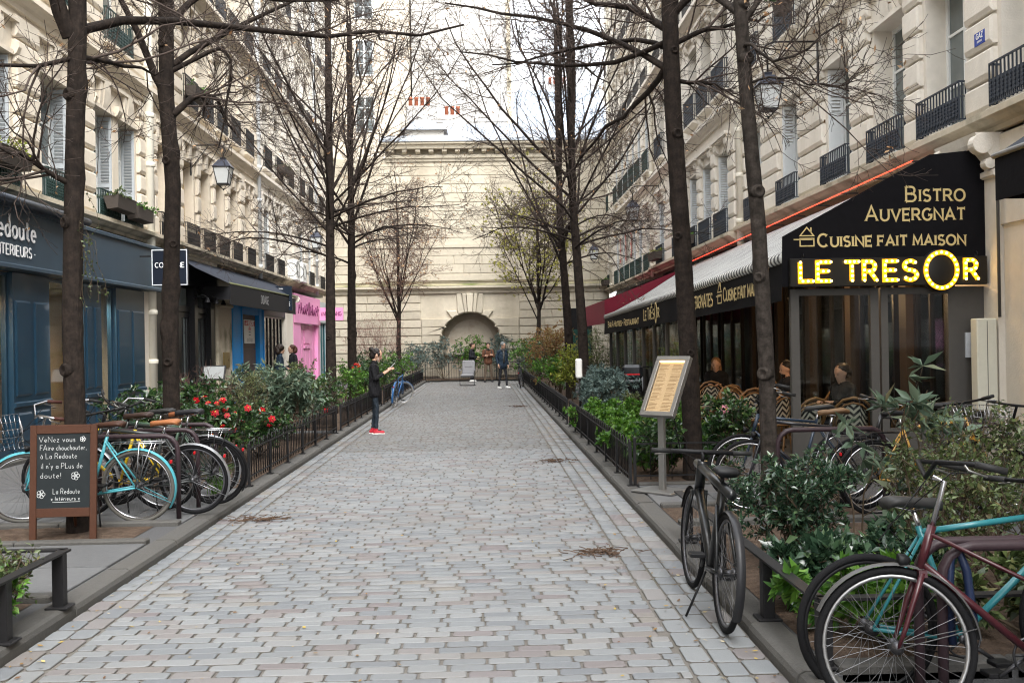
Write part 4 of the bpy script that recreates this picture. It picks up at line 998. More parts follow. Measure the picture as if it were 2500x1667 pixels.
for Yp in (12.3, 16.5, 21, 25.5, 29):
    q = MB(); q.tube([(5.85, 0, 3.1), (4.8, 0, 2.85), (3.65, 0, 2.62 + dz * (Yp - SY) / YE)], .025, 6); q.build('awning_arm', iron, AW, (0, Yp - SY, 0))
# red neon tube under the ledge
neon = M('red neon', (.9, .08, .04), .3, var=0, emit=(1, .06, .025), estr=1.0)
nt_ = EMPTY('neon_tube', (5.70, 13.0, 4.03)); T(nt_, 'thin red neon tube running above the striped awning', 'neon light')
MB().tube([(0, 0, 0), (0, 7.4, -.09), (0, 14.8, -.18)],   .008, 8).build('tube', neon, nt_)
for k in range(12): MB().box(-.01, .26, k * 1.3 - .01, k * 1.3 + .01, -.02 - k * .015, .0 - k * .015).build('clip', iron, nt_)
# marquee bulb sign
MS = EMPTY('marquee_sign', (0, SY - .09, 0)); T(MS, 'black marquee sign with LE TRESOR in yellow light bulbs', 'sign')
MB().cbox(X_(3.69), X_(6.09), -.05, .03, Z_(2.33), Z_(2.67), .006).build('backboard', M('sign black', (.012, .011, .010), .4, var=.1), MS)
ox, oz = X_(5.52), Z_(2.505)
q = MB(); q.lathe([(.01, -.06), (.235, -.06), (.25, -.05), (.25, .03), (.01, .03)], 32, (0, 0, 0), 'Y'); q.v = [(a * .90 + ox, b, c * 1.0 + oz) for a, b, c in q.v]; q.build('round_board', M('sign black'), MS)
yel = M('lit yellow letter', (.80, .42, .015), .5, var=.1, scale=30, emit=(1, .42, .005), estr=.20)  # faces glow faintly themselves, bulb light put into their colour
bulb = M('warm bulb', (1, .9, .6), .3, var=0, emit=(1, .66, .16), estr=3.0)
strokes = []; letters_ = []
for ch, xs, wd in (('L', 3.805, .15), ('E', 4.015, .155), ('T', 4.35, .16), ('R', 4.58, .145), ('E', 4.83, .15), ('S', 5.065, .155), ('R', 5.815, .145)):
    w, st = GL[ch]
    letters_.append([[(X_(xs) + p[0] / w * wd, Z_(2.395) + p[1] * .222) for p in s_] for s_ in st]); strokes += letters_[-1]
for ch in letters_:
    q = MB()
    for i, s_ in enumerate(ch): ribbon(q, s_, .052, -.062 - .0007 * i, -.05)
    q.build('letter_face', yel, MS)
q = MB()
nn = 36; ov = [(ox + .187 * math.cos(2 * PI * i / nn), oz + .21 * math.sin(2 * PI * i / nn)) for i in range(nn + 1)]
ribbon(q, ov, .052, -.072, -.06); q.build('letter_face', yel, MS)
bm_ = MB().ball((0, 0, 0), .016, 8, 6).mesh('light_bulb', bulb); done = []
for s_ in strokes + [ov]:
    P = [Vector(p) for p in s_]; acc = 0.; step = .062
    tot = sum((b - a).length for a, b in zip(P, P[1:])); k = max(1, round(tot / step)); step = tot / k; nxt = 0.
    for a, b in zip(P, P[1:]):
        l = (b - a).length
        while nxt <= acc + l + 1e-6:
            p = a + (b - a) * ((nxt - acc) / max(l, 1e-6))
            if all((p - d).length > .042 for d in done): done.append(p); OB('light_bulb', bm_, MS, (p.x, -.078, p.y))
            nxt += step
        acc += l
for xx in (3.86, 5.98): MB().ring((X_(xx), .0, Z_(2.70)), .03, .006, 'X', 10, 5).build('chain_link', iron, MS)
# terrace screens
TS = EMPTY('terrace_screen', (0, SY, 0)); T(TS, 'grey framed glass screen at the near end of the bistro terrace', 'glass screen')
for x0, x1 in ((3.66, 3.76), (4.62, 4.72), (4.745, 4.83), (5.56, 5.68)): MB().box(x0, x1, .02, .09, .08, 2.30).build('post', gpost, TS)
MB().box(5.68, 6.05, .03, .07, .08, 2.30).build('end_panel', gpost, TS)
for x0, x1 in ((3.76, 4.62), (4.83, 5.56)):
    MB().box(x0, x1, .03, .08, .08, .55).build('kick_panel', gpost, TS); MB().box(x0, x1, .03, .085, .55, .62).build('rail', gpost, TS); MB().box(x0, x1, .03, .085, 2.22, 2.30).build('rail', gpost, TS)
    MB().box(x0, x1, .05, .056, .62, 2.22).build('pane', clear, TS)
MB().box(5.76, 5.86, -.0, .03, 1.45, 1.75).build('notice', M('pale notice', (.55, .58, .62), .5), TS)
TF = EMPTY('glazed_screen', (3.72, 18.6, 0)); T(TF, 'row of glass terrace panels under the far half of the bistro awning', 'glass screen')
for k in range(8):
    y = k * 1.5; MB().box(-.04, .04, y - .05, y + .05, .08, 2.2).build('post', gpost, TF)
    if k < 7: MB().box(-.005, .005, y + .05, y + 1.45, .55, 2.15).build('pane', clear, TF); MB().box(-.03, .03, y + .05, y + 1.45, .08, .55).build('kick_panel', gpost, TF)
TW = EMPTY('terrace_end', (3.72, 29.2, 0)); T(TW, 'glass screen closing the far end of the bistro terrace', 'glass screen')
MB().box(0, 2.2, -.005, .005, .1, 2.2).build('pane', clear, TW); MB().box(1.05, 1.12, -.03, .03, .1, 2.2).build('post', gpost, TW)
# bistro chairs with chevron backs
tan = M('rattan cane', (.20, .105, .042), .45, var=.2, scale=30)
chev = M('chevron weave', (.6, .58, .5), .6, var=0)
t = chev.node_tree; N = t.nodes; L = t.links
tc = N.new('ShaderNodeTexCoord'); sp = N.new('ShaderNodeSeparateXYZ'); L.new(tc.outputs['Object'], sp.inputs[0])
def mth(op, a, b=None):
    n = N.new('ShaderNodeMath'); n.operation = op
    for i, v in enumerate((a, b)):
        if v is None: continue
        if isinstance(v, (int, float)): n.inputs[i].default_value = v
        else: L.new(v, n.inputs[i])
    return n.outputs[0]
zz = mth('ABSOLUTE', mth('SUBTRACT', mth('FRACT', mth('MULTIPLY', sp.outputs['X'], 7.)), .5))
ff = mth('GREATER_THAN', mth('FRACT', mth('ADD', mth('MULTIPLY', mth('ADD', sp.outputs['Z'], sp.outputs['Y']), 13.), mth('MULTIPLY', zz, 2.))), .5)
mx = N.new('ShaderNodeMix'); mx.data_type = 'RGBA'; mx.inputs['A'].default_value = (.34, .31, .25, 1); mx.inputs['B'].default_value = (.012, .012, .012, 1); L.new(ff, mx.inputs['Factor']); L.new(mx.outputs['Result'], N['Principled BSDF'].inputs['Base Color'])
def bistro_chair():
    c = EMPTY('bistro_chair')
    q = MB(); q.lathe([(.01, -.02), (.20, -.02), (.215, 0), (.20, .02), (.01, .022)], 20, (0, 0, .46)); q.build('seat', chev, c)
    MB().ring((0, 0, .46), .215, .018, 'Z', 20, 6).build('seat_rim', tan, c)
    arch_ = [(-.22, -.02, .44), (-.23, -.12, .62), (-.21, -.20, .78), (-.12, -.245, .87), (0, -.255, .90), (.12, -.245, .87), (.21, -.20, .78), (.23, -.12, .62), (.22, -.02, .44)]
    MB().tube(arch_, .017, 8).build('back_frame', tan, c)
    MB().tube([(p[0] * .86, p[1] * .93, .44 + (p[2] - .44) * .86) for p in arch_], .012, 6).build('back_frame', tan, c)
    q = MB(); n = 9
    for i in range(n):
        a = PI * (i / (n - 1)); x = -.19 * math.cos(a); yb = -.05 - .19 * math.sin(a); zt = .56 + .27 * math.sin(a)
        q.v += [(x, yb, .50), (x, yb - .0, zt)]
    for i in range(n - 1): q.f.append((2 * i, 2 * i + 1, 2 * i + 3, 2 * i + 2)); q.m.append(0); q.sm.append(True)
    q.build('backrest', chev, c)
    for x, yy in ((-.16, .15), (.16, .15), (-.15, -.15), (.15, -.15)): MB().tube([(x, yy, .45), (x * 1.2, yy * 1.25, 0)], .014, 6).build('leg', tan, c)
    return c
def bistro_table():
    c = EMPTY('bistro_table')
    MB().lathe([(.01, 0), (.30, 0), (.31, .012), (.30, .025), (.01, .025)], 24, (0, 0, .72)).build('table_top', M('dark table', (.05, .03, .022), .3), c)
    MB().tube([(0, 0, .02), (0, 0, .72)], .03, 8).build('column', iron, c)
    MB().lathe([(.22, 0), (.22, .02), (.05, .04), (.01, .04)], 16).build('foot', iron, c); return c
ch0 = bistro_chair(); tb0 = bistro_table()
CHS = [(3.95, 12.3, 20, 'bistro chair with chevron back just inside the near glass screen'), (4.55, 12.25, -15, 'second bistro chair from the path inside the near glass screen'), (5.3, 12.4, 5, 'bistro chair in the inner corner behind the near glass'),
       (3.95, 13.6, 35, 'rattan chair between the last right trunk and the glass screen'), (3.9, 14.5, 150, 'rattan chair left of the grey bark trunk, near the open front'), (3.92, 15.3, 200, 'rattan chair next along the open terrace front behind the black bicycle'),
       (3.9, 16.2, 20, 'rattan chair mid terrace by the open front'), (3.9, 17.2, 160, 'rattan chair near the start of the far glass panels'), (4.7, 14.1, 60, 'rattan chair pulled to the second table row'), (4.8, 15.9, -70, 'rattan chair deep in the terrace by the wood pier'),
       (4.9, 17.6, 120, 'rattan chair deep under the awning before the far panels'), (3.95, 19.7, 10, 'rattan chair behind the first far glass panel'), (4.0, 22.2, 30, 'rattan chair behind the far glass, near the scooter box')]
for i, (x, y, a, lab) in enumerate(CHS):
    c = ch0 if i == 0 else DUP(ch0); c.location = (x, y, .08); c.rotation_euler = (0, 0, R(a)); T(c, lab, 'chair', 'bistro terrace chairs')
TBS = [(4.35, 12.9, 'round bistro table behind the near glass screen'), (4.3, 14.9, 'round bistro table in the open part of the terrace'), (4.35, 16.8, 'round bistro table before the far glass panels'), (4.5, 20.6, 'round bistro table behind the far glass panels')]
for i, (x, y, lab) in enumerate(TBS):
    c = tb0 if i == 0 else DUP(tb0); c.location = (x, y, .08); T(c, lab, 'table', 'bistro terrace tables')
gl = EMPTY('wine_glass', (4.3, 12.85, .825)); T(gl, 'stemmed glass on the table behind the near screen', 'glass')
MB().lathe([(.03, 0), (.03, .003), (.004, .006), (.004, .08), (.03, .11), (.036, .15), (.03, .19), (.028, .19), (.033, .15), (.004, .085)], 12).build('bowl', glass('goblet glass', (.9, .92, .92), .1), gl)
# warm lamps glowing under the awning
lampm = M('warm lamp', (1, .7, .35), .4, var=0, emit=(1, .55, .18), estr=9)
for x, y, z, lab in ((4.4, 12.6, 2.72, 'small warm lamp under the awning by the grey bark trunk'), (5.2, 13.4, 2.55, 'warm lamp glowing deep under the awning behind the marquee sign'), (5.3, 17.0, 2.5, 'warm lamp in the bistro interior between the two right trunks')):
    l = EMPTY('terrace_lamp', (x, y, z)); T(l, lab, 'lamp', 'terrace lamps')
    MB().lathe([(.02, .0), (.06, -.03), (.07, -.1), (.065, -.1), (.02, -.01)], 12).build('shade', iron, l); MB().ball((0, 0, -.07), .035, 8, 6).build('bulb', lampm, l); MB().tube([(0, 0, 0), (0, 0, .35)], .006, 5).build('cord', iron, l)
    li = bpy.data.lights.new('terrace_lamp_light', 'POINT'); li.energy = 14; li.color = (1, .62, .3); li.shadow_soft_size = .05; lo = bpy.data.objects.new('lamp_light', li); COL.objects.link(lo); lo.parent = l; lo.location = (0, 0, -.14)
# maroon awning beyond
mar = M('maroon canvas', (.17, .012, .028), .75, var=.15, scale=4)
A2 = EMPTY('maroon_awning', (5.95, 29.4, 0)); T(A2, 'maroon awning of the shop beyond the bistro', 'awning')
MB().add([(0, 0, 3.85), (0, 8.2, 3.75), (-2.35, 8.2, 2.9), (-2.35, 0, 2.95)], [(0, 1, 2, 3)]).build('canopy', mar, A2)
q = MB(); q.box(-2.37, -2.345, 0, 8.2, 2.25, 2.93); q.build('valance', mar, A2); MB().prism([(-2.35, 2.28), (0, 2.28), (0, 3.84), (-2.35, 2.94)], -.02, 0, 'Y').build('side_panel', mar, A2)
# black awning of the nearest right shop, wall box
A3 = EMPTY('corner_awning', (5.95, 6.2, 0)); T(A3, 'black awning corner with grey bar at the right picture edge', 'awning')
MB().add([(0, 0, 3.95), (0, 4.1, 3.95), (-.55, 4.1, 3.60), (-.55, 0, 3.60)], [(0, 1, 2, 3)]).build('canopy', M('slate awning', (.03, .036, .05), .7, var=.2, scale=5), A3)
MB().box(-.56, -.54, 0, 4.1, 3.12, 3.56).build('valance', cloth, A3); MB().prism([(-.55, 3.14), (0, 3.14), (0, 3.94), (-.55, 3.58)], 4.08, 4.1, 'Y').build('side_panel', cloth, A3)
MB().tube([(-.56, 0, 3.59), (-.56, 4.12, 3.59)], .032, 8).build('awning_bar', steel, A3)
bx = MB().cbox(-.12, .12, -.16, .0, 0, 1.08, .012).build('meter_box', M('cream metal', (.62, .60, .50), .5, var=.06, stain=.2, stcol=(.45, .42, .33)), None, (5.86, 11.6, .83)); T(bx, 'tall cream metal box on the stone pilaster beside the bistro glass', 'meter box')
MB().box(-.003, .003, -.164, -.16, .03, 1.05).build('door_seam', gpost, bx)
q = MB(); q.tube([(0, 0, 0), (0, 0, 1.35), (.03, 0, 1.9)], .02, 6); T(q.build('cable_pipe', gpost, None, (5.99, 11.40, 1.92)), 'thin grey cable pipe rising from the cream meter box', 'pipe')
# gas plaque
gp = MB().cbox(0, .26, -.012, 0, 0, .16, .004).build('gas_plaque', M('enamel blue', (.03, .06, .30), .25, var=.05), None, (6.025, 11.93, 5.2), (0, 0, -PI / 2)); T(gp, 'small blue enamel GAZ plaque on the right facade', 'plaque')
TEXT('letters', 'GAZ', .06, .012, white_l, gp, (.13, -.0125, .08), align='C', depth=.002); TEXT('letters', 'I I I I I I I', .025, .006, white_l, gp, (.13, -.0125, .03), align='C', depth=.002)
# ================================================================ BARE TREES
def barkm(name, col, col2):
    m = M(name, col, .9, var=.6, scale=14, col2=col2, bump=.0, spec=.15)
    t = m.node_tree; N = t.nodes; L = t.links
    ge = N.new('ShaderNodeNewGeometry'); mp = N.new('ShaderNodeMapping'); mp.inputs['Scale'].default_value = (38, 38, 7); L.new(ge.outputs['Position'], mp.inputs[0])
    no = N.new('ShaderNodeTexNoise'); no.inputs['Scale'].default_value = 1.; no.inputs['Detail'].default_value = 8; L.new(mp.outputs[0], no.inputs['Vector'])
    bp = N.new('ShaderNodeBump'); bp.inputs['Strength'].default_value = .9; bp.inputs['Distance'].default_value = .02; L.new(no.outputs['Fac'], bp.inputs['Height']); L.new(bp.outputs[0], N['Principled BSDF'].inputs['Normal'])
    return m
bark = barkm('dark bark', (.029, .0215, .0175), (.0145, .0112, .0095))
bark_g = barkm('grey bark', (.052, .043, .037), (.024, .020, .017))
twig_m = M('twig bark', (.066, .050, .043), .85, var=.3, scale=3, spec=.15)
twig_b = M('reddish twig', (.13, .08, .066), .85, var=.3, scale=3, spec=.15)
def tubes(P, Rr, n):
    """P (m,k,3), Rr (m,k) -> vertices and quads of m tapered tubes"""
    m, k, _ = P.shape; D = np.empty_like(P); D[:, 1:-1] = P[:, 2:] - P[:, :-2]; D[:, 0] = P[:, 1] - P[:, 0]; D[:, -1] = P[:, -1] - P[:, -2]
    D /= np.linalg.norm(D, axis=2, keepdims=True) + 1e-9
    ref = np.where(np.abs(D[..., 2:3]) < .8, np.array([0, 0, 1.]), np.array([1., 0, 0])); U = np.cross(D, ref); U /= np.linalg.norm(U, axis=2, keepdims=True) + 1e-9; Wv = np.cross(D, U)
    a = 2 * np.pi * np.arange(n) / n
    V = P[:, :, None, :] + (U[:, :, None, :] * np.cos(a)[None, None, :, None] + Wv[:, :, None, :] * np.sin(a)[None, None, :, None]) * Rr[:, :, None, None]
    base = (np.arange(m) * k * n)[:, None, None]; i = np.arange(k - 1)[None, :, None] * n; j = np.arange(n)[None, None, :]; j2 = (j + 1) % n
    F = np.stack([base + i + j, base + i + j2, base + i + n + j2, base + i + n + j], -1).reshape(-1, 4)
    return V.reshape(-1, 3), F
def spawn(P, Rr, c, t0, t1, L0, L1, ang, k, up, rmin, rng, wig=.18, rk=.62, flat=0., taper=.55):
    n, kp = P.shape[:2]; idx = np.repeat(np.arange(n), c); m = n * c
    tf = rng.uniform(t0, t1, m); t = tf * (kp - 1.001); i = t.astype(int); f = (t - i)[:, None]
    pos = P[idx, i] * (1 - f) + P[idx, i + 1] * f; r = Rr[idx, i] * (1 - f[:, 0]) + Rr[idx, i + 1] * f[:, 0]
    d = P[idx, i + 1] - P[idx, i]; d /= np.linalg.norm(d, axis=1, keepdims=True) + 1e-9
    v = rng.normal(size=(m, 3)); v[:, 2] *= (1 - flat); v -= (v * d).sum(1, keepdims=True) * d; v /= np.linalg.norm(v, axis=1, keepdims=True) + 1e-9
    an = np.radians(ang) * rng.uniform(.7, 1.25, m)[:, None]; dr = d * np.cos(an) + v * np.sin(an)
    Ls = rng.uniform(L0, L1, m) * (1 - taper * tf); Q = np.empty((m, k, 3)); Q[:, 0] = pos
    for s in range(1, k):
        dr = dr + rng.normal(size=(m, 3)) * wig; dr[:, 2] += up; dr /= np.linalg.norm(dr, axis=1, keepdims=True)
        Q[:, s] = Q[:, s - 1] + dr * (Ls / (k - 1))[:, None]
    r0 = np.maximum(np.minimum(r * rk, Ls * .0085 + .002), rmin * 1.15)
    RQ = r0[:, None] * (1 - np.linspace(0, 1, k)[None, :]) + rmin * np.linspace(0, 1, k)[None, :]
    return Q, RQ
def merge(parts):
    Vs, Fs, o = [], [], 0
    for V, F in parts: Vs.append(V); Fs.append(F + o); o += len(V)
    return np.concatenate(Vs), np.concatenate(Fs)
def resample(pts, k):
    p = np.array(pts, float); s = np.r_[0, np.cumsum(np.linalg.norm(np.diff(p, axis=0), axis=1))]; q = np.linspace(0, s[-1], k)
    # smooth curve through the points
    out = np.stack([np.interp(q, s, p[:, a]) for a in range(3)], 1)
    for _ in range(2): out[1:-1] = .5 * out[1:-1] + .25 * (out[:-2] + out[2:])
    return out
def trunk_geo(pts, r0, r1, rng, n=30, flare=1.25, bumps=16):
    k = 150; P = resample(pts, k); t = np.linspace(0, 1, k); L_ = np.linalg.norm(P[-1] - P[0])
    rad = r0 + (r1 - r0) * t; rad *= 1 + (flare - 1) * np.exp(-t * L_ / .22)
    V, F = tubes(P[None], rad[None], n); V = V.reshape(k, n, 3); C = P[:, None]
    ang = np.arange(n) / n * 2 * np.pi
    kn = []
    S_ = np.ones((k, n)) + .03 * np.sin(ang * 3 + 1.3)[None] * np.sin(t * 9)[:, None] + rng.normal(0, .012, (k, n)) + .04 * np.abs(np.sin(ang[None] * 6 + 1.5 * np.sin(t[:, None] * 40) + 2 * np.sin(t[:, None] * 13)))
    for b in range(bumps):
        tb, ab, am = rng.uniform(.12, .95), rng.uniform(0, 2 * np.pi), rng.uniform(.10, .30)
        da = np.angle(np.exp(1j * (ang - ab))); S_ += am * np.exp(-(da / .5)[None] ** 2 - ((t - tb) * L_ / .10)[:, None] ** 2); kn.append((tb, ab, am))
    V = C + (V - C) * S_[..., None]
    return V.reshape(-1, 3), F, P, rad, kn
def dry_leaves(P, n, rng, size, mat, par, name='dry_leaf_cluster', ramp=None):
    """little hanging leaf faces at twig ends"""
    i = rng.integers(0, len(P), n); c = P[i, -1] + rng.normal(0, .02, (n, 3)); a = rng.normal(size=(n, 3)); a /= np.linalg.norm(a, axis=1, keepdims=True); b = np.cross(a, rng.normal(size=(n, 3))); b /= np.linalg.norm(b, axis=1, keepdims=True) + 1e-9
    s = size * rng.uniform(.6, 1.3, (n, 1)); V = np.stack([c - a * s, c + b * s * .4, c + a * s, c - b * s * .4], 1).reshape(-1, 3)
    o = OB(name, NPMESH(name, V, np.arange(4 * n).reshape(n, 4), mat, rng.uniform(0, 1, n)), par); o['kind'] = 'stuff'; return o
dryl = M('dry leaf', rough=.8, var=0, ramp=[(0, (.22, .12, .06)), (.5, (.36, .22, .12)), (1, (.45, .32, .2))], spec=.2)
budl = M('young yellow leaf', rough=.7, var=0, ramp=[(0, (.28, .27, .05)), (1, (.42, .40, .11))], spec=.2)
def tree(label, base, trunk, r0, r1, limbs, seed, bm=bark, tm=twig_m, tw=(10, 7, 4), rmin=.004, knots=4, leaves=(140, .03, None), l2=(.9, 2.2), cam_knots=True, flat=.3, up=.04):
    rng = np.random.default_rng(seed); root = EMPTY('bare_tree', base); T(root, label, 'tree', 'bare street trees'); B = np.array(base)
    V, F, P, rad, kn = trunk_geo([np.array(p) - B for p in trunk], r0, r1, rng)
    OB('trunk', NPMESH('trunk', V, F, bm, smooth=True), root)
    # cut-branch knots on the camera side
    for q in range(knots):
        t = .18 + .74 * q / max(knots - 1, 1) * rng.uniform(.9, 1.1); i = min(int(t * 149), 148); a = -PI / 2 + rng.uniform(-.7, .7); r = rad[i] * 1.0; c = P[i]
        k = MB(); s = .05 * rng.uniform(.7, 1.1); k.lathe([(s * 1.5, -.05), (s * 1.25, .005), (s, .028), (s * .72, .03), (s * .45, .014), (.004, .010)], 14)
        k.build('knot', bm, root, (c[0] + r * .93 * math.cos(a), c[1] + r * .93 * math.sin(a), c[2]), (PI / 2, 0, a + PI / 2))
    main = []; lead = []
    for pts, r in limbs:
        p = resample([np.array(q) - B for q in pts], 9); p[1:] += rng.normal(0, .025, (8, 3)) * np.linspace(.3, 1, 8)[:, None]; main.append((p, np.linspace(r, max(r * .28, .008), 9)))
    P1 = np.stack([m[0] for m in main]); R1_ = np.stack([m[1] for m in main])
    P2, R2_ = spawn(P1, R1_, tw[0], .12, 1., l2[0], l2[1], 48, 7, up, rmin * 1.4, rng, .16, flat=flat)
    P3, R3_ = spawn(np.concatenate([P2]), np.concatenate([R2_]), tw[1], .1, 1., .45, 1.1, 46, 5, up * .6, rmin * 1.1, rng, .2, flat=flat)
    P3b, R3b = spawn(P1, R1_, tw[1], .1, 1., .4, 1.0, 55, 5, up, rmin * 1.1, rng, .2)
    P3 = np.concatenate([P3, P3b]); R3_ = np.concatenate([R3_, R3b])
    P4, R4_ = spawn(P3, R3_, tw[2], .15, 1., .12, .42, 45, 3, .02, rmin * .9, rng, .22)
    parts = [tubes(P1, R1_, 9), tubes(P2, R2_, 5), tubes(P3, R3_, 3), tubes(P4, R4_, 3)]
    V, F = merge(parts[:1]); OB('limbs', NPMESH('limbs', V, F, bm, smooth=True), root)
    V, F = merge(parts[1:]); o = OB('crown', NPMESH('crown', V, F, tm, smooth=True), root); o['kind'] = 'stuff'
    if leaves[0]: dry_leaves(np.concatenate([P3[:, ], ]), leaves[0], rng, leaves[1], leaves[2] or dryl, root)
    return root
NEAR = {
'L1': [([(-3.62, 8.94, 4.50), (-3.70, 8.86, 4.66), (-3.74, 8.78, 4.95), (-3.8, 8.7, 5.4), (-3.9, 8.5, 6.2)], .075), ([(-3.58, 8.94, 4.55), (-3.46, 9.34, 4.85), (-3.31, 9.73, 5.02), (-3.0, 10.13, 5.06), (-2.74, 10.52, 5.06), (-2.43, 10.92, 5.12), (-1.95, 11.31, 5.2), (-1.2, 11.71, 5.38), (-.68, 12.1, 5.46), (-.23, 12.5, 5.76)], .046), ([(-3.58, 8.95, 4.32), (-3.47, 9.37, 4.4), (-3.35, 9.78, 4.45), (-3.2, 10.2, 4.47)], .03), ([(-3.6, 8.9, 4.3), (-3.78, 8.7, 4.17), (-3.9, 8.5, 4.09), (-4.04, 8.3, 4.11), (-4.5, 8.2, 4.2)], .022), ([(-3.55, 8.9, 4.85), (-3.21, 9.43, 5.23), (-2.79, 9.97, 5.34), (-2.27, 10.5, 5.32), (-1.5, 11, 5.5)], .036), ([(-3.65, 8.9, 3.20), (-3.81, 8.73, 3.31), (-3.94, 8.57, 3.38), (-4.13, 8.4, 3.46)], .028)],
'L2': [([(-3.6, 11.6, 4.95), (-3.26, 11.85, 5.32), (-2.97, 12.1, 5.53), (-2.74, 12.35, 5.8), (-2.31, 12.6, 6.13), (-1.6, 13, 6.4)], .04), ([(-3.6, 11.6, 4.6), (-3.76, 11.54, 4.86), (-3.8, 11.49, 5.01), (-3.75, 11.43, 5.15), (-3.84, 11.37, 5.34), (-3.96, 11.31, 5.51), (-4.02, 11.26, 5.63), (-4.09, 11.2, 5.89), (-4.3, 11, 6.6)], .05), ([(-3.55, 11.6, 4.42), (-3.36, 11.75, 4.69), (-3.23, 11.9, 4.8), (-3.08, 12.05, 4.62), (-2.96, 12.2, 4.3)], .045), ([(-3.6, 11.6, 4.9), (-3.09, 11.66, 5.19), (-2.88, 11.72, 5.36), (-2.86, 11.78, 5.29), (-2.94, 11.84, 4.73), (-3.12, 11.9, 4.12)], .03), ([(-3.62, 11.6, 5.65), (-3.61, 11.4, 5.95), (-3.75, 11.2, 6.4), (-3.9, 11.1, 7.2)], .07), ([(-3.55, 11.6, 5.5), (-3.38, 11.9, 5.95), (-3.02, 12.2, 6.25), (-2.39, 12.5, 6.25), (-1.3, 13, 6.5)], .042)],
'R1': [([(2.2, 11.5, 4.85), (2.01, 11.86, 5.15), (1.8, 12.21, 5.35), (1.4, 12.57, 5.66), (.97, 12.93, 5.9), (.52, 13.29, 6.11), (.04, 13.64, 6.3), (-.45, 14.0, 6.49)], .042), ([(2.2, 11.5, 4.95), (2.08, 11.8, 4.73), (1.95, 12.1, 4.58), (1.63, 12.4, 4.44), (1.39, 12.7, 4.23), (1.22, 13.0, 4.0)], .042), ([(2.26, 11.5, 4.72), (2.56, 11.43, 4.67), (2.71, 11.37, 4.68), (2.81, 11.3, 4.53)], .03), ([(2.22, 11.5, 5.08), (2.12, 11.96, 5.34), (1.75, 12.42, 5.52), (1.33, 12.88, 5.57), (.88, 13.34, 5.49), (.17, 13.8, 5.57)], .034), ([(2.26, 11.5, 5.15), (2.53, 11.4, 5.28), (2.91, 11.3, 5.29), (3.3, 11.2, 5.37)], .035), ([(2.22, 11.5, 5.3), (1.92, 11.83, 5.69), (1.42, 12.17, 5.85), (.94, 12.5, 6.18)], .05), ([(2.22, 11.5, 5.45), (2.51, 11.4, 5.73), (2.78, 11.3, 5.97), (3.1, 11.1, 6.6)], .05), ([(2.22, 11.5, 5.2), (1.75, 12.12, 5.09), (1.21, 12.75, 5.21), (.5, 13.38, 5.56), (-.23, 14.0, 5.83)], .035)],
'R2': [([(2.45, 9.2, 4.65), (2.55, 9.17, 4.79), (2.59, 9.13, 4.84), (2.77, 9.1, 4.95), (3.2, 9, 5.4)], .03), ([(2.42, 9.2, 4.75), (2.25, 9.5, 5.06), (1.92, 9.8, 5.25), (1.4, 10.2, 5.5)], .04), ([(2.44, 9.2, 4.4), (2.46, 9.08, 4.55), (2.49, 8.96, 4.31), (2.64, 8.84, 4.16), (2.86, 8.72, 4.2), (3.15, 8.6, 4.45)], .018), ([(2.44, 9.2, 4.85), (2.62, 9.1, 5.06), (2.82, 9.0, 5.25), (3.3, 8.9, 5.9)], .05), ([(2.47, 9.2, 4.08), (2.75, 9.1, 4.16), (3.06, 9.0, 4.01), (3.32, 8.9, 3.97)], .012)],
}
tree('nearest left bare tree rising behind the chalkboard', (-3.62, 8.94, .08), [(-3.62, 8.94, .08), (-3.65, 8.94, 2.), (-3.60, 8.94, 3.6), (-3.56, 8.94, 4.6), (-3.56, 8.94, 6.5), (-3.5, 9, 8.5)], .090, .060, NEAR['L1'], 1, knots=6, tw=(8, 7, 4), rmin=.0024)
tree('second bare tree on the left, behind the parked bicycles', (-3.62, 11.6, .1), [(-3.62, 11.6, .1), (-3.62, 11.6, 2.), (-3.56, 11.6, 3.6), (-3.62, 11.6, 4.6), (-3.6, 11.6, 6.0), (-3.5, 11.7, 8.5)], .095, .072, NEAR['L2'], 2, knots=6, tw=(8, 7, 4), rmin=.0027)
tree('thick bare tree behind the menu stand on the right', (2.41, 11.5, .1), [(2.41, 11.5, .1), (2.37, 11.5, 1.5), (2.31, 11.5, 3.), (2.24, 11.5, 4.4), (2.22, 11.5, 5.6), (2.2, 11.6, 8.5)], .108, .082, NEAR['R1'], 3, knots=6, tw=(9, 7, 4), rmin=.0027)
tree('slim grey barked tree in front of the bistro sign', (2.64, 9.2, .1), [(2.64, 9.2, .1), (2.62, 9.2, 1.5), (2.57, 9.2, 2.8), (2.48, 9.2, 4.), (2.43, 9.2, 5.), (2.4, 9.2, 7.5)], .076, .052, NEAR['R2'], 4, bm=bark_g, knots=7, tw=(7, 7, 4), rmin=.0024)
def fan(x, y, z0, z1, n, spread, h, seed, r=.07, lead=True):
    """ascending limbs of a vase-shaped crown"""
    rng = np.random.default_rng(seed); out = []
    for i in range(n):
        a = 2 * PI * (i / n) + rng.uniform(-.4, .4); z = z0 + (z1 - z0) * rng.uniform(0, 1); s = spread * rng.uniform(.55, 1.05); H = h * rng.uniform(.6, 1.)
        c, sn = math.cos(a), math.sin(a)
        out.append(([(x, y, z), (x + c * s * .22 + rng.normal(0, .06), y + sn * s * .22, z + H * .17), (x + c * s * .5 + rng.normal(0, .14), y + sn * s * .5, z + H * .42), (x + c * s * .78 + rng.normal(0, .18), y + sn * s * .78, z + H * .70), (x + c * s, y + sn * s, z + H)], .85 * r * rng.uniform(.6, 1.)))
    if lead: out.append(([(x, y, z1), (x + .1, y, z1 + h * .4), (x - .05, y, z1 + h)], r * 1.15))
    return out
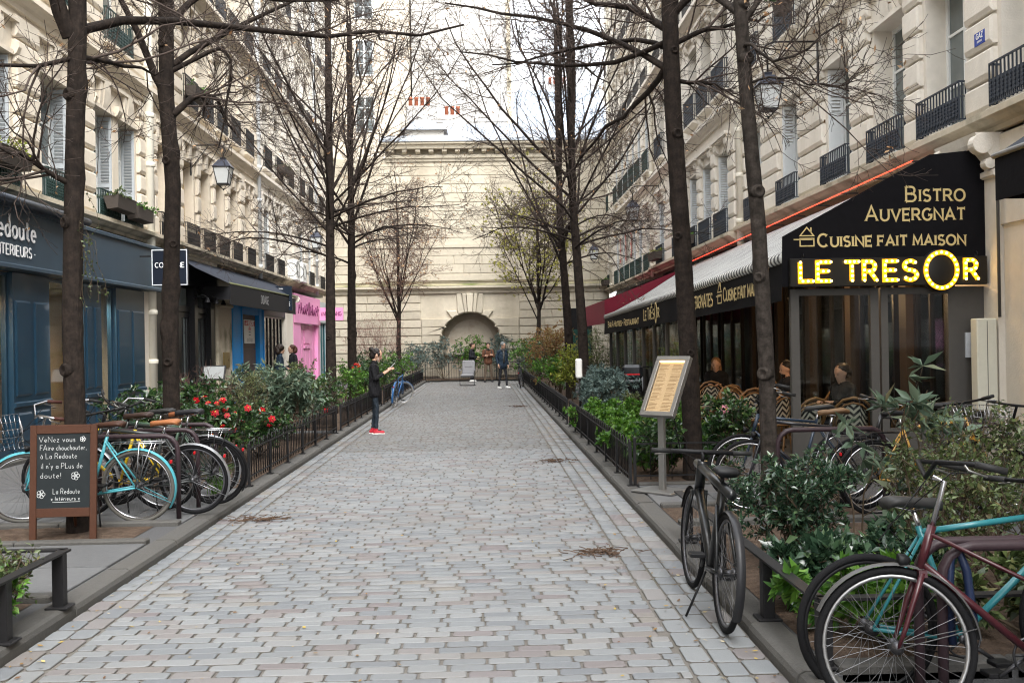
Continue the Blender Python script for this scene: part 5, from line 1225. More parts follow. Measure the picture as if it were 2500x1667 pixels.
def low(x, y, z, n, seed, ln=2.6):
    rng = np.random.default_rng(seed); out = []
    for i in range(n):
        a = 2 * PI * i / n + rng.uniform(-.5, .5); l = ln * rng.uniform(.6, 1.); zz = z + rng.uniform(-.5, .6); c, s = math.cos(a), math.sin(a)
        out.append(([(x, y, zz), (x + c * l * .3, y + s * l * .3, zz + .3), (x + c * l * .65, y + s * l * .65, zz + .45), (x + c * l, y + s * l, zz + rng.uniform(-.1, .7))], .03))
    return out
for lab, x, y, s, r in (('left bare tree of the middle pair, beside the pink shop', -3.66, 23.8, 11, .128), ('left bare tree nearest the woman in black', -3.62, 27.3, 12, .128), ('right bare tree of the middle pair by the white dispenser', 2.42, 24.0, 13, .128), ('further right bare tree beside the maroon awning', 2.42, 28.0, 14, .128)):
    lean = .05 if x < 0 else -.22
    tree(lab, (x, y, .1), [(x, y, .1), (x + lean * .2, y, 2), (x + lean * .6, y, 3.6), (x + lean, y, 5.), (x + lean * 1.1, y, 8), (x + lean * 1.2, y, 10.5)], r, .05, fan(x + lean, y, 3.9, 6.2, 9, 4.0, 5.6, s, .050) + low(x + lean, y, 4.3, 6, s + 50, 3.4) + fan(x + lean, y, 6.5, 8.5, 4, 2.4, 3.6, s + 70, .035), s, knots=4, tw=(8, 7, 4), rmin=.0030, l2=(1.0, 2.4), leaves=(420, .04, None))
for lab, x, y, s, lv in (('small vase shaped tree in front of the wall, left of the arch', -3.6, 42.0, 21, (1500, .05, None)), ('small yellow budding tree in front of the wall, right of the arch', 2.35, 43.0, 22, (7000, .06, budl))):
    tree(lab, (x, y, .1), [(x, y, .1), (x, y, 2.0), (x + .05, y, 3.2), (x, y, 6.5)], .12, .025, fan(x, y, 2.6, 3.8, 11, 2.1, 5.2, s, .045), s, knots=0, tw=(10, 8, 3), rmin=.0042, l2=(.9, 2.0), tm=(twig_b if s == 21 else twig_m), leaves=lv)
# ================================================================ PLANTING
def leafmat(name, ramp, rough=.45, spec=.5, tr=.25):
    m = M(name, rough=rough, var=0, ramp=ramp, spec=spec)
    t = m.node_tree; N = t.nodes; L = t.links; b = N['Principled BSDF']; out = N['Material Output']
    tl = N.new('ShaderNodeBsdfTranslucent'); mx = N.new('ShaderNodeMixShader'); mx.inputs[0].default_value = tr
    L.new(b.inputs['Base Color'].links[0].from_socket, tl.inputs[0]); L.new(b.outputs[0], mx.inputs[1]); L.new(tl.outputs[0], mx.inputs[2]); L.new(mx.outputs[0], out.inputs[0])
    return m
LEAF = {
 'camellia': leafmat('camellia leaf', [(0, (.012, .035, .012)), (.5, (.028, .075, .022)), (.85, (.055, .12, .03)), (1, (.10, .17, .045))], .28, .7),
 'rhodo': leafmat('rhododendron leaf', [(0, (.05, .085, .055)), (.5, (.10, .15, .10)), (.9, (.16, .21, .14)), (1, (.20, .17, .09))], .5, .4),
 'fresh': leafmat('fresh green leaf', [(0, (.03, .085, .015)), (.5, (.075, .19, .022)), (1, (.15, .29, .045))], .45, .4, .35),
 'blue': leafmat('blue green leaf', [(0, (.05, .08, .075)), (.5, (.10, .15, .14)), (1, (.17, .23, .20))], .55, .3),
 'dark': leafmat('dark glossy leaf', [(0, (.014, .035, .02)), (.55, (.036, .074, .042)), (.9, (.06, .115, .058)), (1, (.10, .16, .07))], .24, .8),
 'olive': leafmat('olive leaf', [(0, (.03, .05, .016)), (.5, (.075, .105, .035)), (.9, (.13, .17, .06)), (1, (.17, .13, .06))], .4, .5),
 'orange': leafmat('bronze leaf', [(0, (.16, .075, .03)), (.5, (.28, .15, .06)), (1, (.25, .22, .07))], .5, .4, .35),
 'yellow': leafmat('yellow green leaf', [(0, (.10, .14, .015)), (.6, (.22, .26, .03)), (1, (.34, .34, .06))], .5, .4, .35),
 'pink': leafmat('pinkish bud', [(0, (.20, .085, .075)), (1, (.34, .17, .14))], .6, .2, .3),
 'light': leafmat('pale willow leaf', [(0, (.08, .11, .04)), (.6, (.16, .19, .08)), (1, (.23, .25, .11))], .5, .3, .35),
}
stem_m = M('green brown stem', (.075, .055, .035), .8, var=.3, scale=8)
def leaves_np(P, m, size, ratio, rng, t0=.25, tip=0, ang=60, upb=.6, droop=.15):
    """leaves set along twigs P (n,k,3)"""
    n, k = P.shape[:2]; idx = np.repeat(np.arange(n), m + tip); N_ = len(idx)
    tf = rng.uniform(t0, 1, N_); tf.reshape(n, m + tip)[:, m:] = .999
    t = tf * (k - 1.001); i = t.astype(int); f = (t - i)[:, None]
    pos = P[idx, i] * (1 - f) + P[idx, i + 1] * f; d = P[idx, i + 1] - P[idx, i]; d /= np.linalg.norm(d, axis=1, keepdims=True) + 1e-9
    v = rng.normal(size=(N_, 3)); v -= (v * d).sum(1, keepdims=True) * d; v /= np.linalg.norm(v, axis=1, keepdims=True) + 1e-9
    a = np.radians(ang) * rng.uniform(.6, 1.3, (N_, 1)); dr = d * np.cos(a) + v * np.sin(a); dr[:, 2] -= droop * rng.uniform(0, 1, N_); dr /= np.linalg.norm(dr, axis=1, keepdims=True)
    up = np.array([0, 0, 1.]) * upb + rng.normal(0, .45, (N_, 3)); sd = np.cross(dr, up); sd /= np.linalg.norm(sd, axis=1, keepdims=True) + 1e-9; nr = np.cross(sd, dr)
    L_ = size * rng.uniform(.6, 1.2, (N_, 1)); w = L_ * ratio * .5
    base = pos; mid = pos + dr * L_ * .5 - nr * L_ * .06; tipp = pos + dr * L_ - nr * L_ * .10
    la = pos + dr * L_ * .42 + sd * w + nr * L_ * .04; ra = pos + dr * L_ * .42 - sd * w + nr * L_ * .04
    V = np.stack([base, la, tipp, ra, mid], 1).reshape(-1, 3); o = (np.arange(N_) * 5)[:, None]
    F = np.concatenate([o + np.array(q) for q in ([0, 1, 4], [1, 2, 4], [2, 3, 4], [3, 0, 4])], 0)
    r = rng.uniform(0, 1, N_); return V, F, np.tile(r, 4)
def flower_mesh(kind):
    def fn():
        mb = MB(); rg = random.Random(5)
        for ringi, (n, r, z, s) in enumerate(((6, .045, -.012, .042), (6, .030, .005, .036), (5, .014, .016, .026))):
            for k in range(n):
                a = 2 * PI * k / n + ringi * .5; c, q = math.cos(a), math.sin(a)
                P = [(c * r * .2, q * r * .2, z), (c * r - q * s * .5, q * r + c * s * .5, z + .012), (c * (r + s * .5), q * (r + s * .5), z + .004), (c * r + q * s * .5, q * r - c * s * .5, z + .012)]
                mb.add(P, [(0, 1, 2, 3)], 0, True)
        mb.ball((0, 0, .022), .011, 6, 4, 1)
        return mb.mesh('flower', [M('red petal', (.42, .005, .014), .5, var=.15, scale=40) if kind == 'red' else M('pink petal', (.70, .30, .36), .5, var=.15, scale=40), M('stamen', (.65, .45, .08), .6)])
    return cached(('flower', kind), fn)
PGROUP = 'shrubs in the planting beds'
def shrub(label, x, y, w, h, kind, seed, size=.07, ratio=.5, dens=1., tip=0, flowers=0, fl='red', name='shrub', stems=9, z=.1, bare=False, group=PGROUP, dep=None, ang=60, leafy=5, sub_=(7, 4)):
    rng = np.random.default_rng(seed); root = EMPTY(name, (x, y, z)); T(root, label, 'shrub' if name != 'grass_tuft' else 'grass', group)
    a = rng.uniform(0, 2 * PI, stems); sp = rng.uniform(.15, 1., stems); k = 6; P = np.zeros((stems, k, 3)); dp = dep or w
    for s in range(k):
        t = s / (k - 1); P[:, s, 0] = np.cos(a) * w * .5 * sp * t ** .8 + rng.normal(0, .012, stems) * s; P[:, s, 1] = np.sin(a) * dp * .5 * sp * t ** .8 + rng.normal(0, .012, stems) * s; P[:, s, 2] = h * (.88 - .25 * sp) * t
    R_ = np.linspace(.009, .004, k)[None].repeat(stems, 0)
    P2, R2_ = spawn(P, R_, sub_[0], .25, 1., h * .25, h * .5, 45, 5, .05, .0022, rng, .2)
    P3, R3_ = spawn(P2, R2_, sub_[1], .2, 1., h * .10, h * .26, 45, 4, .05, .0016, rng, .22)
    V, F = merge([tubes(P, R_, 5), tubes(P2, R2_, 4), tubes(P3, R3_, 3)])
    OB('stems', NPMESH('stems', V, F, twig_b if bare else stem_m, smooth=True), root)
    if not bare:
        V, F, r = leaves_np(P3, max(1 if dens > .05 else 0, round(leafy * dens)), size, ratio, rng, tip=tip, ang=ang)
        V2, F2, r2 = leaves_np(P2, max(1 if dens > .05 else 0, round(3 * dens)), size, ratio, rng, tip=tip, ang=ang)
        Vm = np.concatenate([V, V2]); Fm = np.concatenate([F, F2 + len(V)])
        o = OB('foliage', NPMESH('foliage', Vm, Fm, LEAF[kind], np.concatenate([r, r2]), smooth=False), root); o['kind'] = 'stuff'
    if bare and name == 'bare_maple':
        V, F, r = leaves_np(P3, 7, .035, .5, rng); OB('buds', NPMESH('buds', V, F, LEAF['pink'], r), root)['kind'] = 'stuff'
    if flowers:
        ends = P3[:, -1]; front_ = ends[np.argsort(ends[:, 1] - .5 * ends[:, 2] + rng.normal(0, .25, len(ends)))][:max(flowers * 5, 40)]
        for p in front_[rng.permutation(len(front_))[:flowers]]:
            e = OB('flower', flower_mesh(fl), root, tuple(p + np.array([0, -.05, .03])), (rng.uniform(.4, 1.5), rng.uniform(-.5, .5), rng.uniform(-.6, .6)))
            e.scale = [rng.uniform(.65, 1.0)] * 3
    return root
def tuft(label, x, y, h, n, seed, w=.2, mat='fresh'):
    rng = np.random.default_rng(seed); root = EMPTY('grass_tuft', (x, y, .09)); T(root, label, 'grass', 'grass tufts'); a = rng.uniform(0, 2 * PI, n); k = 5; P = np.zeros((n, k, 3)); L_ = h * rng.uniform(.6, 1.1, n)
    for s in range(k):
        t = s / (k - 1); P[:, s, 0] = rng.normal(0, .03, n) * (s == 0) + P[:, 0, 0] * (s > 0) + np.cos(a) * w * t ** 1.6 * L_ / h; P[:, s, 1] = np.sin(a) * w * t ** 1.6 * L_ / h; P[:, s, 2] = L_ * (t - .35 * t ** 2.5)
    V, F = tubes(P, np.linspace(.005, .0012, k)[None].repeat(n, 0), 3); OB('blades', NPMESH('blades', V, F, LEAF[mat], rng.uniform(0, 1, len(F))), root)['kind'] = 'stuff'
# left bed beside the bicycles
S = shrub
S('glossy camellia at the near end of the left bed by the bicycles', -4.15, 12.5, 1.5, 1.20, 'camellia', 31, .085, .5, 1.3, stems=12)
S('camellia with the most red blooms behind the left fence', -3.45, 13.4, 1.15, 1.05, 'camellia', 32, .085, .5, 1.3, stems=12, flowers=13)
S('camellia in front of the black doorway with a few red blooms', -4.2, 14.4, 1.5, 1.22, 'camellia', 33, .085, .5, 1.2, stems=12, flowers=3)
S('low camellia with red blooms hanging at the fence top', -3.35, 14.7, 1.0, .85, 'camellia', 34, .08, .5, 1.2, stems=10, flowers=7)
S('sparse pale willow shrub in front of the blue shop', -3.85, 15.9, 1.3, 1.25, 'light', 35, .05, .3, .9, stems=12)
S('pale rhododendron spilling over the left fence corner', -3.4, 17.2, 1.2, 1.30, 'rhodo', 36, .13, .34, .8, tip=5, stems=10, ang=75)
S('pale rhododendron behind the first one by the pink shop', -4.1, 17.6, 1.3, 1.35, 'rhodo', 37, .13, .34, .8, tip=5, stems=10, ang=75)
S('leafless twiggy shrub before the brown steel shutter', -4.6, 16.2, 1.2, 1.5, 'light', 38, bare=True, stems=14)
S('dark shrub just behind the woman in black', -3.5, 20.6, 1.2, 1.15, 'camellia', 39, .08, .5, 1.2, flowers=2)
S('olive shrub between the two middle left trunks', -4.0, 22.2, 1.4, 1.3, 'olive', 40, .07, .5, 1.2)
S('bright green shrub at the foot of the inner left trunk', -3.4, 24.6, 1.3, 1.25, 'fresh', 41, .08, .5, 1.1)
S('camellia with tiny red blooms above the blue bicycle', -3.3, 26.0, 1.1, 1.2, 'camellia', 42, .08, .5, 1.2, flowers=6)
S('dark leaved shrub beyond the blue bicycle', -3.4, 29.6, 1.6, 1.45, 'camellia', 43, .09, .5, 1.1)
S('fresh green shrub halfway along the far left bed', -3.5, 32.4, 1.6, 1.35, 'fresh', 44, .09, .5, 1.)
S('olive shrub along the far left bed', -3.5, 35.4, 1.7, 1.3, 'olive', 45, .09, .5, 1.)
S('green shrub under the reddish bare maple', -3.6, 38.4, 1.8, 1.5, 'fresh', 46, .10, .5, 1.)
S('blue green shrub at the end of the left bed', -3.2, 43.2, 1.6, 1.7, 'blue', 47, .10, .4, 1.)
S('reddish leafless maple in front of the wall left of the arch', -4.2, 40.5, 3.6, 3.1, 'light', 48, bare=True, stems=22, name='bare_maple')
S('weeping blue green shrub under the left of the arch', -1.9, 46.0, 1.9, 2.0, 'blue', 49, .12, .3, 1.1)
S('broad green shrub under the middle of the arch', -.6, 46.2, 1.8, 2.1, 'fresh', 50, .12, .5, 1.)
S('green shrub behind the two standing men', .7, 46.1, 1.9, 2.2, 'blue', 51, .12, .4, 1.1)
S('olive shrub at the wall right of the arch', 2.2, 46.0, 2.0, 1.8, 'olive', 52, .12, .5, 1.)
S('tall pale shrub at the wall between maple and arch', -3.3, 46.1, 1.2, 2.0, 'blue', 53, .11, .4, .8)
# right beds, near to far
for i, (x, y, h, lab) in enumerate(((1.95, 12.0, .5, 'low bright hydrangea at the near right fence corner'), (2.75, 12.2, .62, 'hydrangea right of the thick trunk'), (1.95, 13.0, .52, 'second low hydrangea along the right fence'), (2.6, 13.6, .62, 'hydrangea behind the menu board'), (2.0, 14.2, .55, 'third low hydrangea along the right fence'), (2.8, 15.1, .7, 'hydrangea before the open terrace front'), (2.0, 15.6, .55, 'fourth low hydrangea along the right fence'), (2.5, 16.8, .65, 'hydrangea mid bed before the far trunks'), (2.0, 17.6, .6, 'low hydrangea at the far end of the right fence'))):
    S(lab, x, y, .95, h, 'fresh', 60 + i, .075, .6, 1.15, stems=12)
S('dark camellia beside the thick trunk with a pink bloom', 2.85, 11.75, .8, .95, 'camellia', 70, .08, .5, 1.2, flowers=1, fl='pink')
S('dark ivy like shrub left of the thick trunk behind the menu post', 2.15, 11.75, .7, .8, 'camellia', 71, .08, .55, 1.1)
S('grey green euphorbia at the start of the second right bed', 2.3, 19.2, .9, .95, 'blue', 72, .09, .25, 1.2, tip=8, stems=14)
S('grey green euphorbia behind the white dispenser', 2.5, 20.6, 1.1, 1.05, 'blue', 73, .10, .25, 1.2, tip=8, stems=14)
S('grey green euphorbia before the far glass panels', 2.6, 22.4, 1.1, 1.0, 'blue', 74, .10, .25, 1.2, tip=8, stems=14)
S('olive ground shrub between the euphorbias and hydrangeas', 2.6, 18.3, 1.2, .7, 'olive', 75, .05, .5, 1.3)
S('yellow green shrub at the foot of the inner right trunk', 2.3, 26.2, 1.3, 1.6, 'yellow', 76, .10, .55, 1.)
S('bright green shrub along the second right bed', 2.1, 29.0, 1.2, 1.3, 'fresh', 77, .10, .5, 1.1)
S('tall bronze leaved shrub before the maroon awning', 2.4, 31.4, 1.9, 2.3, 'orange', 78, .10, .4, 1.1, stems=14)
S('dark shrub with red blooms beside the bronze one', 2.1, 34.2, 1.4, 1.9, 'camellia', 79, .10, .5, 1.2, flowers=5)
S('second bronze leaved shrub nearer the wall', 2.5, 36.8, 1.9, 2.4, 'orange', 80, .12, .4, 1.)
S('tall green shrub near the end of the right bed', 2.0, 39.8, 1.6, 2.0, 'fresh', 81, .12, .4, 1.)
S('blue green shrub at the end of the right bed', 2.0, 43.4, 1.6, 1.9, 'blue', 82, .12, .4, 1.)
S('bamboo like feathery plant by the maroon shop front', 3.5, 30.2, .9, 2.2, 'light', 83, .12, .15, 1., stems=10, name='bamboo')
# foreground right
S('dense dark glossy shrub behind the black bicycle', 2.20, 6.95, .95, .86, 'dark', 90, .055, .42, 1.9, stems=15, leafy=6)
S('olive small leaved shrub in the middle of the right foreground', 3.05, 6.75, 1.1, 1.0, 'olive', 91, .042, .55, 1.3, stems=12, leafy=5)
S('tall olive shrub at the right edge below the cream box', 3.75, 7.4, 1.2, 1.15, 'olive', 92, .045, .55, 1.3, stems=13, leafy=5)
S('olive shrub at the lower right edge behind the maroon bicycle', 3.15, 5.85, 1.2, .95, 'olive', 93, .045, .55, 1.2, stems=12, leafy=5)
S('upright rhododendron with large grey leaves before the bistro glass', 3.45, 8.1, .9, 1.50, 'rhodo', 94, .19, .32, .01, tip=7, stems=4, ang=75, leafy=1, sub_=(3, 1))
S('rhododendron with large leaves low behind the dark shrub', 2.75, 7.4, .7, 1.0, 'rhodo', 95, .17, .34, .01, tip=6, stems=3, ang=75, leafy=1, sub_=(2, 1))
S('low glossy plant at the foot of the iron rail', 2.0, 6.0, .7, .42, 'dark', 96, .10, .5, 1.3, stems=12)
S('low leafy ground cover seen through the turquoise wheel', 2.05, 5.25, .9, .42, 'fresh', 97, .085, .5, 1.2, stems=14)
S('low leafy ground cover at the lower right corner', 2.9, 5.1, 1.0, .45, 'olive', 98, .08, .5, 1.2, stems=14)
S('dark ground cover between the two olive shrubs', 2.55, 6.1, .8, .5, 'dark', 99, .08, .5, 1.4, stems=12)
# foreground left
S('thin light green shrub behind the near left iron rail', -2.98, 6.12, .6, .50, 'olive', 100, .045, .5, .6, stems=10)
S('small light green plant at the left picture edge', -2.95, 5.75, .45, .36, 'fresh', 101, .06, .45, .7, stems=10)
S('low plant by the left rail near the picture edge', -3.25, 6.3, .6, .5, 'fresh', 102, .05, .5, .5, stems=9)
for i, (x, y, h, lab) in enumerate(((1.95, 5.6, .35, 'grass tuft at the right rail post'), (2.1, 6.5, .3, 'grass tuft below the dark glossy shrub'), (-2.95, 5.75, .3, 'grass tuft at the near left rail post'), (-2.95, 10.9, .55, 'tall grass tuft behind the parked bicycle wheels'), (-3.0, 11.3, .5, 'grass tuft at the left fence end'), (2.6, 11.45, .3, 'yellow green tuft by the thick trunk'))): tuft(lab, x, y, h, 40, 120 + i)
# ================================================================ FENCES AND RAILS
def hoop_fence(label, p0, p1, h=.52, gap=.12, mat=iron, r=.0075, z=.09, posts=4):
    d = Vector((p1[0] - p0[0], p1[1] - p0[1], 0)); L_ = d.length; root = EMPTY('hoop_fence', (p0[0], p0[1], z), (0, 0, math.atan2(d.y, d.x))); T(root, label, 'fence', 'low iron hoop fences')
    for zz in (.10, h - .10): MB().box(0, L_, -.006, .006, zz, zz + .018).build('rail', mat, root)
    hm = cached(('hoop', h, gap, r, mat.name), lambda: MB().tube([(0, 0, .06)] + [(gap / 2 - gap / 2 * math.cos(a), 0, h - gap / 2 + gap / 2 * math.sin(a)) for a in np.linspace(0, PI, 7)] + [(gap, 0, .06)], r, 5).mesh('hoop', mat))
    hm2 = cached(('bar', h, r, mat.name), lambda: MB().tube([(0, 0, .0), (0, 0, h - .13)], r, 4).mesh('bar', mat))
    n = int(L_ / (gap * 2.05)); g = L_ / n
    for i in range(n):
        OB('hoop', hm, root, (i * g + .02, 0.0, 0))
    k = max(2, round(L_ / 1.1) + 1)
    for i in range(k):
        x = min(max(L_ * i / (k - 1), .012), L_ - .012); MB().cbox(x - .016, x + .016, -.016, .016, 0, h - (.02 if i in (0, k - 1) else .09), .003).build('post', mat, root); MB().box(x - .04, x + .04, -.04, .04, 0, .012).build('foot_plate', mat, root)
    return root
hoop_fence('iron hoop fence along the first left bed beside the camellias', (-2.79, 11.78), (-2.79, 18.7))
hoop_fence('iron hoop fence across the bed end behind the parked bicycles', (-5.2, 11.7), (-2.83, 11.7))
hoop_fence('iron hoop fence along the second left bed beside the woman', (-2.79, 19.25), (-2.79, 26.85))
hoop_fence('iron hoop fence short return at the end of the first left bed', (-2.83, 18.72), (-4.6, 18.72))
hoop_fence('iron hoop fence along the far left bed beyond the blue bicycle', (-2.79, 27.5), (-2.79, 44.9), gap=.15)
hoop_fence('iron hoop fence along the first right bed by the menu stand', (1.62, 11.15), (1.62, 19.1))
hoop_fence('thin hoop fence across the right bed behind the menu post', (1.66, 11.17), (3.3, 11.17), r=.005, gap=.17, h=.56)
hoop_fence('iron hoop fence along the second right bed', (1.62, 19.7), (1.62, 34.6), gap=.13)
hoop_fence('iron hoop fence along the last right bed near the wall', (1.62, 35.25), (1.62, 44.9), gap=.16)
hoop_fence('thin tall fence across the end of the street below the arch', (-2.7, 45.15), (1.6, 45.15), h=.85, gap=.10, r=.006)
def low_rail(label, pts, posts, h=.34, z=.09, mat=iron):
    root = EMPTY('low_rail', (pts[0][0], pts[0][1], z)); T(root, label, 'railing', 'flat iron bed rails'); o = Vector(pts[0])
    for a, b in zip(pts, pts[1:]):
        a, b = Vector(a) - o, Vector(b) - o; d = (b - a).normalized(); n = Vector((-d.y, d.x)) * .035
        q = [a - n, b - n, b + n, a + n]; MB().prism([(v.x, v.y) for v in q], h, h + .014, 'Z').build('flat_bar', mat, root)
    for p in posts:
        p = Vector(p) - o; MB().cbox(p.x - .035, p.x + .035, p.y - .035, p.y + .035, 0, h, .004).build('post', mat, root); MB().cbox(p.x - .07, p.x + .07, p.y - .07, p.y + .07, 0, .016, .004).build('foot_plate', mat, root)
low_rail('flat black iron rail round the near left bed corner', [(-2.72, 3.2), (-2.72, 6.50), (-5.8, 6.50)], [(-2.72, 4.4), (-2.72, 5.66), (-2.72, 6.40), (-3.9, 6.50), (-5.2, 6.50)])
low_rail('flat black iron rail beside the black bicycle on the right', [(1.62, 8.4), (1.62, 4.86), (4.2, 4.86)], [(1.62, 8.0), (1.62, 6.9), (1.62, 5.75), (1.66, 4.9), (2.9, 4.86)])
# ================================================================ BICYCLES
def bike(label, rear, head, lean=0., col=(.1, .1, .1), style='diamond', bar='flat', steer=0., saddle=(.03, .03, .03), tyre=None, rimm=None, guard=None, rack=None, basket=False, grip=(.02, .02, .02), z=.08, wb=1.06, r=.345, saddle_h=.95, lamp=True, chaincase=False, bar_h=1.04, gloss=.3, barm=None):
    """city bicycle; rear = ground point of the back wheel, head = direction of travel (degrees)"""
    root = EMPTY('bicycle', (rear[0], rear[1], z)); root.rotation_euler = (R(lean), 0, R(head)); T(root, label, 'bicycle', 'parked bicycles')
    key = '%.2f_%.2f_%.2f' % col; fm = M('bike paint ' + key, col, gloss, var=.08, scale=20, spec=.4, coat=.12); sm = M('saddle %.2f_%.2f_%.2f' % saddle, saddle, .5, var=.15, scale=30); gm = M('grip %.2f_%.2f_%.2f' % grip, grip, .6, var=.1)
    rm = rimm or chrome; tm = tyre or rubber; gd = (fm if guard == 'frame' else guard)
    A = Vector((0, 0, r)); B = Vector((wb, 0, r)); BB = Vector((.44, 0, .285)); ST = Vector((.275, 0, .80)); HT = Vector((wb - .185, 0, .875)); HB = Vector((wb - .125, 0, .70))
    ax = (HT - HB).normalized()
    def front(mb): # turn about the steering axis
        return mb.xf(Matrix.Translation(HB) @ Matrix.Rotation(R(steer), 4, ax) @ Matrix.Translation(-HB))
    f = MB()
    if style == 'moof':
        f.tube([(-.02, 0, .80), (wb - .02, 0, .86)], .030, 12); f.tube([HB + ax * .0, BB], .030, 10); f.tube([BB, (.24, 0, .80)], .026, 10); f.tube([HB - ax * .02, HT + ax * .02], .034, 10)
        for s in (-1, 1): f.tube([A + Vector((0, s * .06, 0)), BB + Vector((-.05, s * .04, 0))], .013, 8); f.tube([A + Vector((0, s * .06, 0)), (.24, s * .03, .70)], .011, 8)
    else:
        f.tube([HB - ax * .02, HT + ax * .01], .02, 10); f.tube([BB, ST + Vector((-.01, 0, .02))], .0155, 10); f.tube([HB + ax * .02, BB], .0175, 10)
        if style == 'diamond': f.tube([HT - ax * .02, ST - Vector((0, 0, .01))], .0155, 10)
        elif style == 'step': f.tube([HT - ax * .03, (.62, 0, .56), BB + (ST - BB) * .42], .0155, 10)
        else:
            for s in (-1, 1): f.tube([HT - ax * .03 + Vector((0, s * .012, 0)), BB + (ST - BB) * .55 + Vector((0, s * .018, 0)), A + Vector((0, s * .058, 0))], .0095, 8)
        for s in (-1, 1):
            f.tube([A + Vector((0, s * .06, 0)), BB + Vector((-.06, s * .035, 0))], .0095, 8); f.tube([A + Vector((0, s * .06, 0)), ST + Vector((0, s * .018, -.03))], .0080, 8)
    f.ring(tuple(BB), .001, .03, 'Y', 8, 8); f.build('frame', fm, root)
    fk = MB()
    for s in (-1, 1): fk.tube([HB + Vector((0, s * .045, -.02)), HB - ax * .16 + Vector((0, s * .055, 0)), HB - ax * .28 + Vector((.0, s * .058, 0)), B + Vector((0, s * .055, 0))], [.014, .013, .011, .008], 8)
    fk.box(HB.x - .018, HB.x + .018, -.055, .055, HB.z - .04, HB.z - .01); front(fk).build('fork', fm, root)
    # wheels
    key = (round(r, 3), tm.name, rm.name)
    ty = cached(('tyre',) + key, lambda: MB().ring((0, 0, 0), r - .019, .019, 'Y', 44, 8).mesh('tyre', tm))
    def rim_():
        m = MB(); m.ring((0, 0, 0), r - .042, .011, 'Y', 40, 6); return m.mesh('rim', rm)
    def spk():
        m = MB()
        for k in range(28):
            a = 2 * PI * k / 28; b = a + (.35 if k % 2 else -.35); s = .03 if k % 4 < 2 else -.03
            m.tube([(.028 * math.cos(b), s, .028 * math.sin(b)), ((r - .048) * math.cos(a), 0, (r - .048) * math.sin(a))], .0013, 3, cap=False)
        return m.mesh('spokes', M('spoke steel', (.22, .22, .23), .4, metal=.8))
    rim = cached(('rim',) + key, rim_); sp = cached(('spokes',) + key, spk)
    hub = cached(('hub', rm.name), lambda: MB().lathe([(.01, -.06), (.03, -.045), (.032, -.03), (.018, -.025), (.018, .025), (.032, .03), (.03, .045), (.01, .06)], 12, axis='Y').mesh('hub', M('dark steel', (.07, .07, .075), .4, metal=.8)))
    MW = Matrix.Translation(HB) @ Matrix.Rotation(R(steer), 4, ax) @ Matrix.Translation(-HB)
    for c, fr in ((A, False), (B, True)):
        w = OB('wheel', ty, root)
        if fr: w.matrix_local = MW @ Matrix.Translation(c)
        else: w.location = c
        OB('rim', rim, w); OB('spokes', sp, w); OB('hub', hub, w)
        if gd:
            m = MB(); n = 20; a0, a1 = (R(20), R(205)) if not fr else (R(25), R(175))
            if not fr: a0, a1 = R(30), R(215)
            V = []
            for i in range(n + 1):
                a = a0 + (a1 - a0) * i / n; q = r + .016
                for yy, dq in ((-.026, -.010), (-.014, 0), (.014, 0), (.026, -.010)): V.append((c.x + (q + dq) * math.cos(a), yy, c.z + (q + dq) * math.sin(a)))
            m.add(V, [(i * 4 + j, i * 4 + j + 1, i * 4 + 5 + j, i * 4 + 4 + j) for i in range(n) for j in range(3)], 0, True)
            a = a1 - .15
            for s in (-1, 1): m.tube([(c.x + (r + .012) * math.cos(a), s * .022, c.z + (r + .012) * math.sin(a)), (c.x, s * .062, c.z)], .003, 4)
            (front(m) if fr else m).build('mudguard', gd, root)
    # drivetrain
    d = MB(); d.ring((BB.x, -.05, BB.z), .082, .006, 'Y', 24, 5); d.lathe([(.01, -.06), (.022, -.058), (.022, -.04), (.01, -.04)], 10, tuple(BB), 'Y')
    for k in range(5): d.tube([(BB.x, -.05, BB.z), (BB.x + .08 * math.cos(k * 1.257), -.05, BB.z + .08 * math.sin(k * 1.257))], .006, 4)
    d.build('chainring', M('dark steel', (.07, .07, .075), .4, metal=.8), root)
    for s, a in ((-1, R(-35)), (1, R(145))):
        e = BB + Vector((.17 * math.cos(a), s * .075, .17 * math.sin(a))); m = MB(); m.tube([BB + Vector((0, s * .062, 0)), e], .010, 6); cr = m.build('crank', blackp if style == 'moof' else M('dark steel'), root)
        p = MB(); p.cbox(e.x - .045, e.x + .045, min(e.y, e.y + s * .095), max(e.y, e.y + s * .095), e.z - .012, e.z + .012, .004); p.build('pedal', blackp, cr)
    m = MB()
    if chaincase: m.box(-.05, .54, -.065, -.045, .25, .37)
    else:
        m.tube([A + Vector((0, -.05, .035)), BB + Vector((0, -.05, .088))], .005, 4); m.tube([A + Vector((0, -.05, -.035)), BB + Vector((0, -.05, -.088))], .005, 4); m.lathe([(.01, -.055), (.038, -.053), (.038, -.047), (.01, -.045)], 14, tuple(A), 'Y')
    m.build('chain', iron, root)
    # seat
    sd = (ST - BB).normalized(); top = ST + sd * ((saddle_h - .05 - ST.z) / sd.z); MB().tube([ST - sd * .02, top], .0135, 8).build('seat_post', blackp if style == 'moof' else chrome, root)
    s_ = MB(); prof = [(-.14, .075, .0), (-.10, .085, .012), (-.03, .075, .008), (.05, .036, -.002), (.11, .022, -.004), (.145, .012, -.014)]
    V = []
    for x, w, zz in prof:
        for k in range(8):
            a = 2 * PI * k / 8; V.append((top.x + x, w * math.cos(a), top.z + .035 + zz + (.022 if math.sin(a) > 0 else .034) * math.sin(a)))
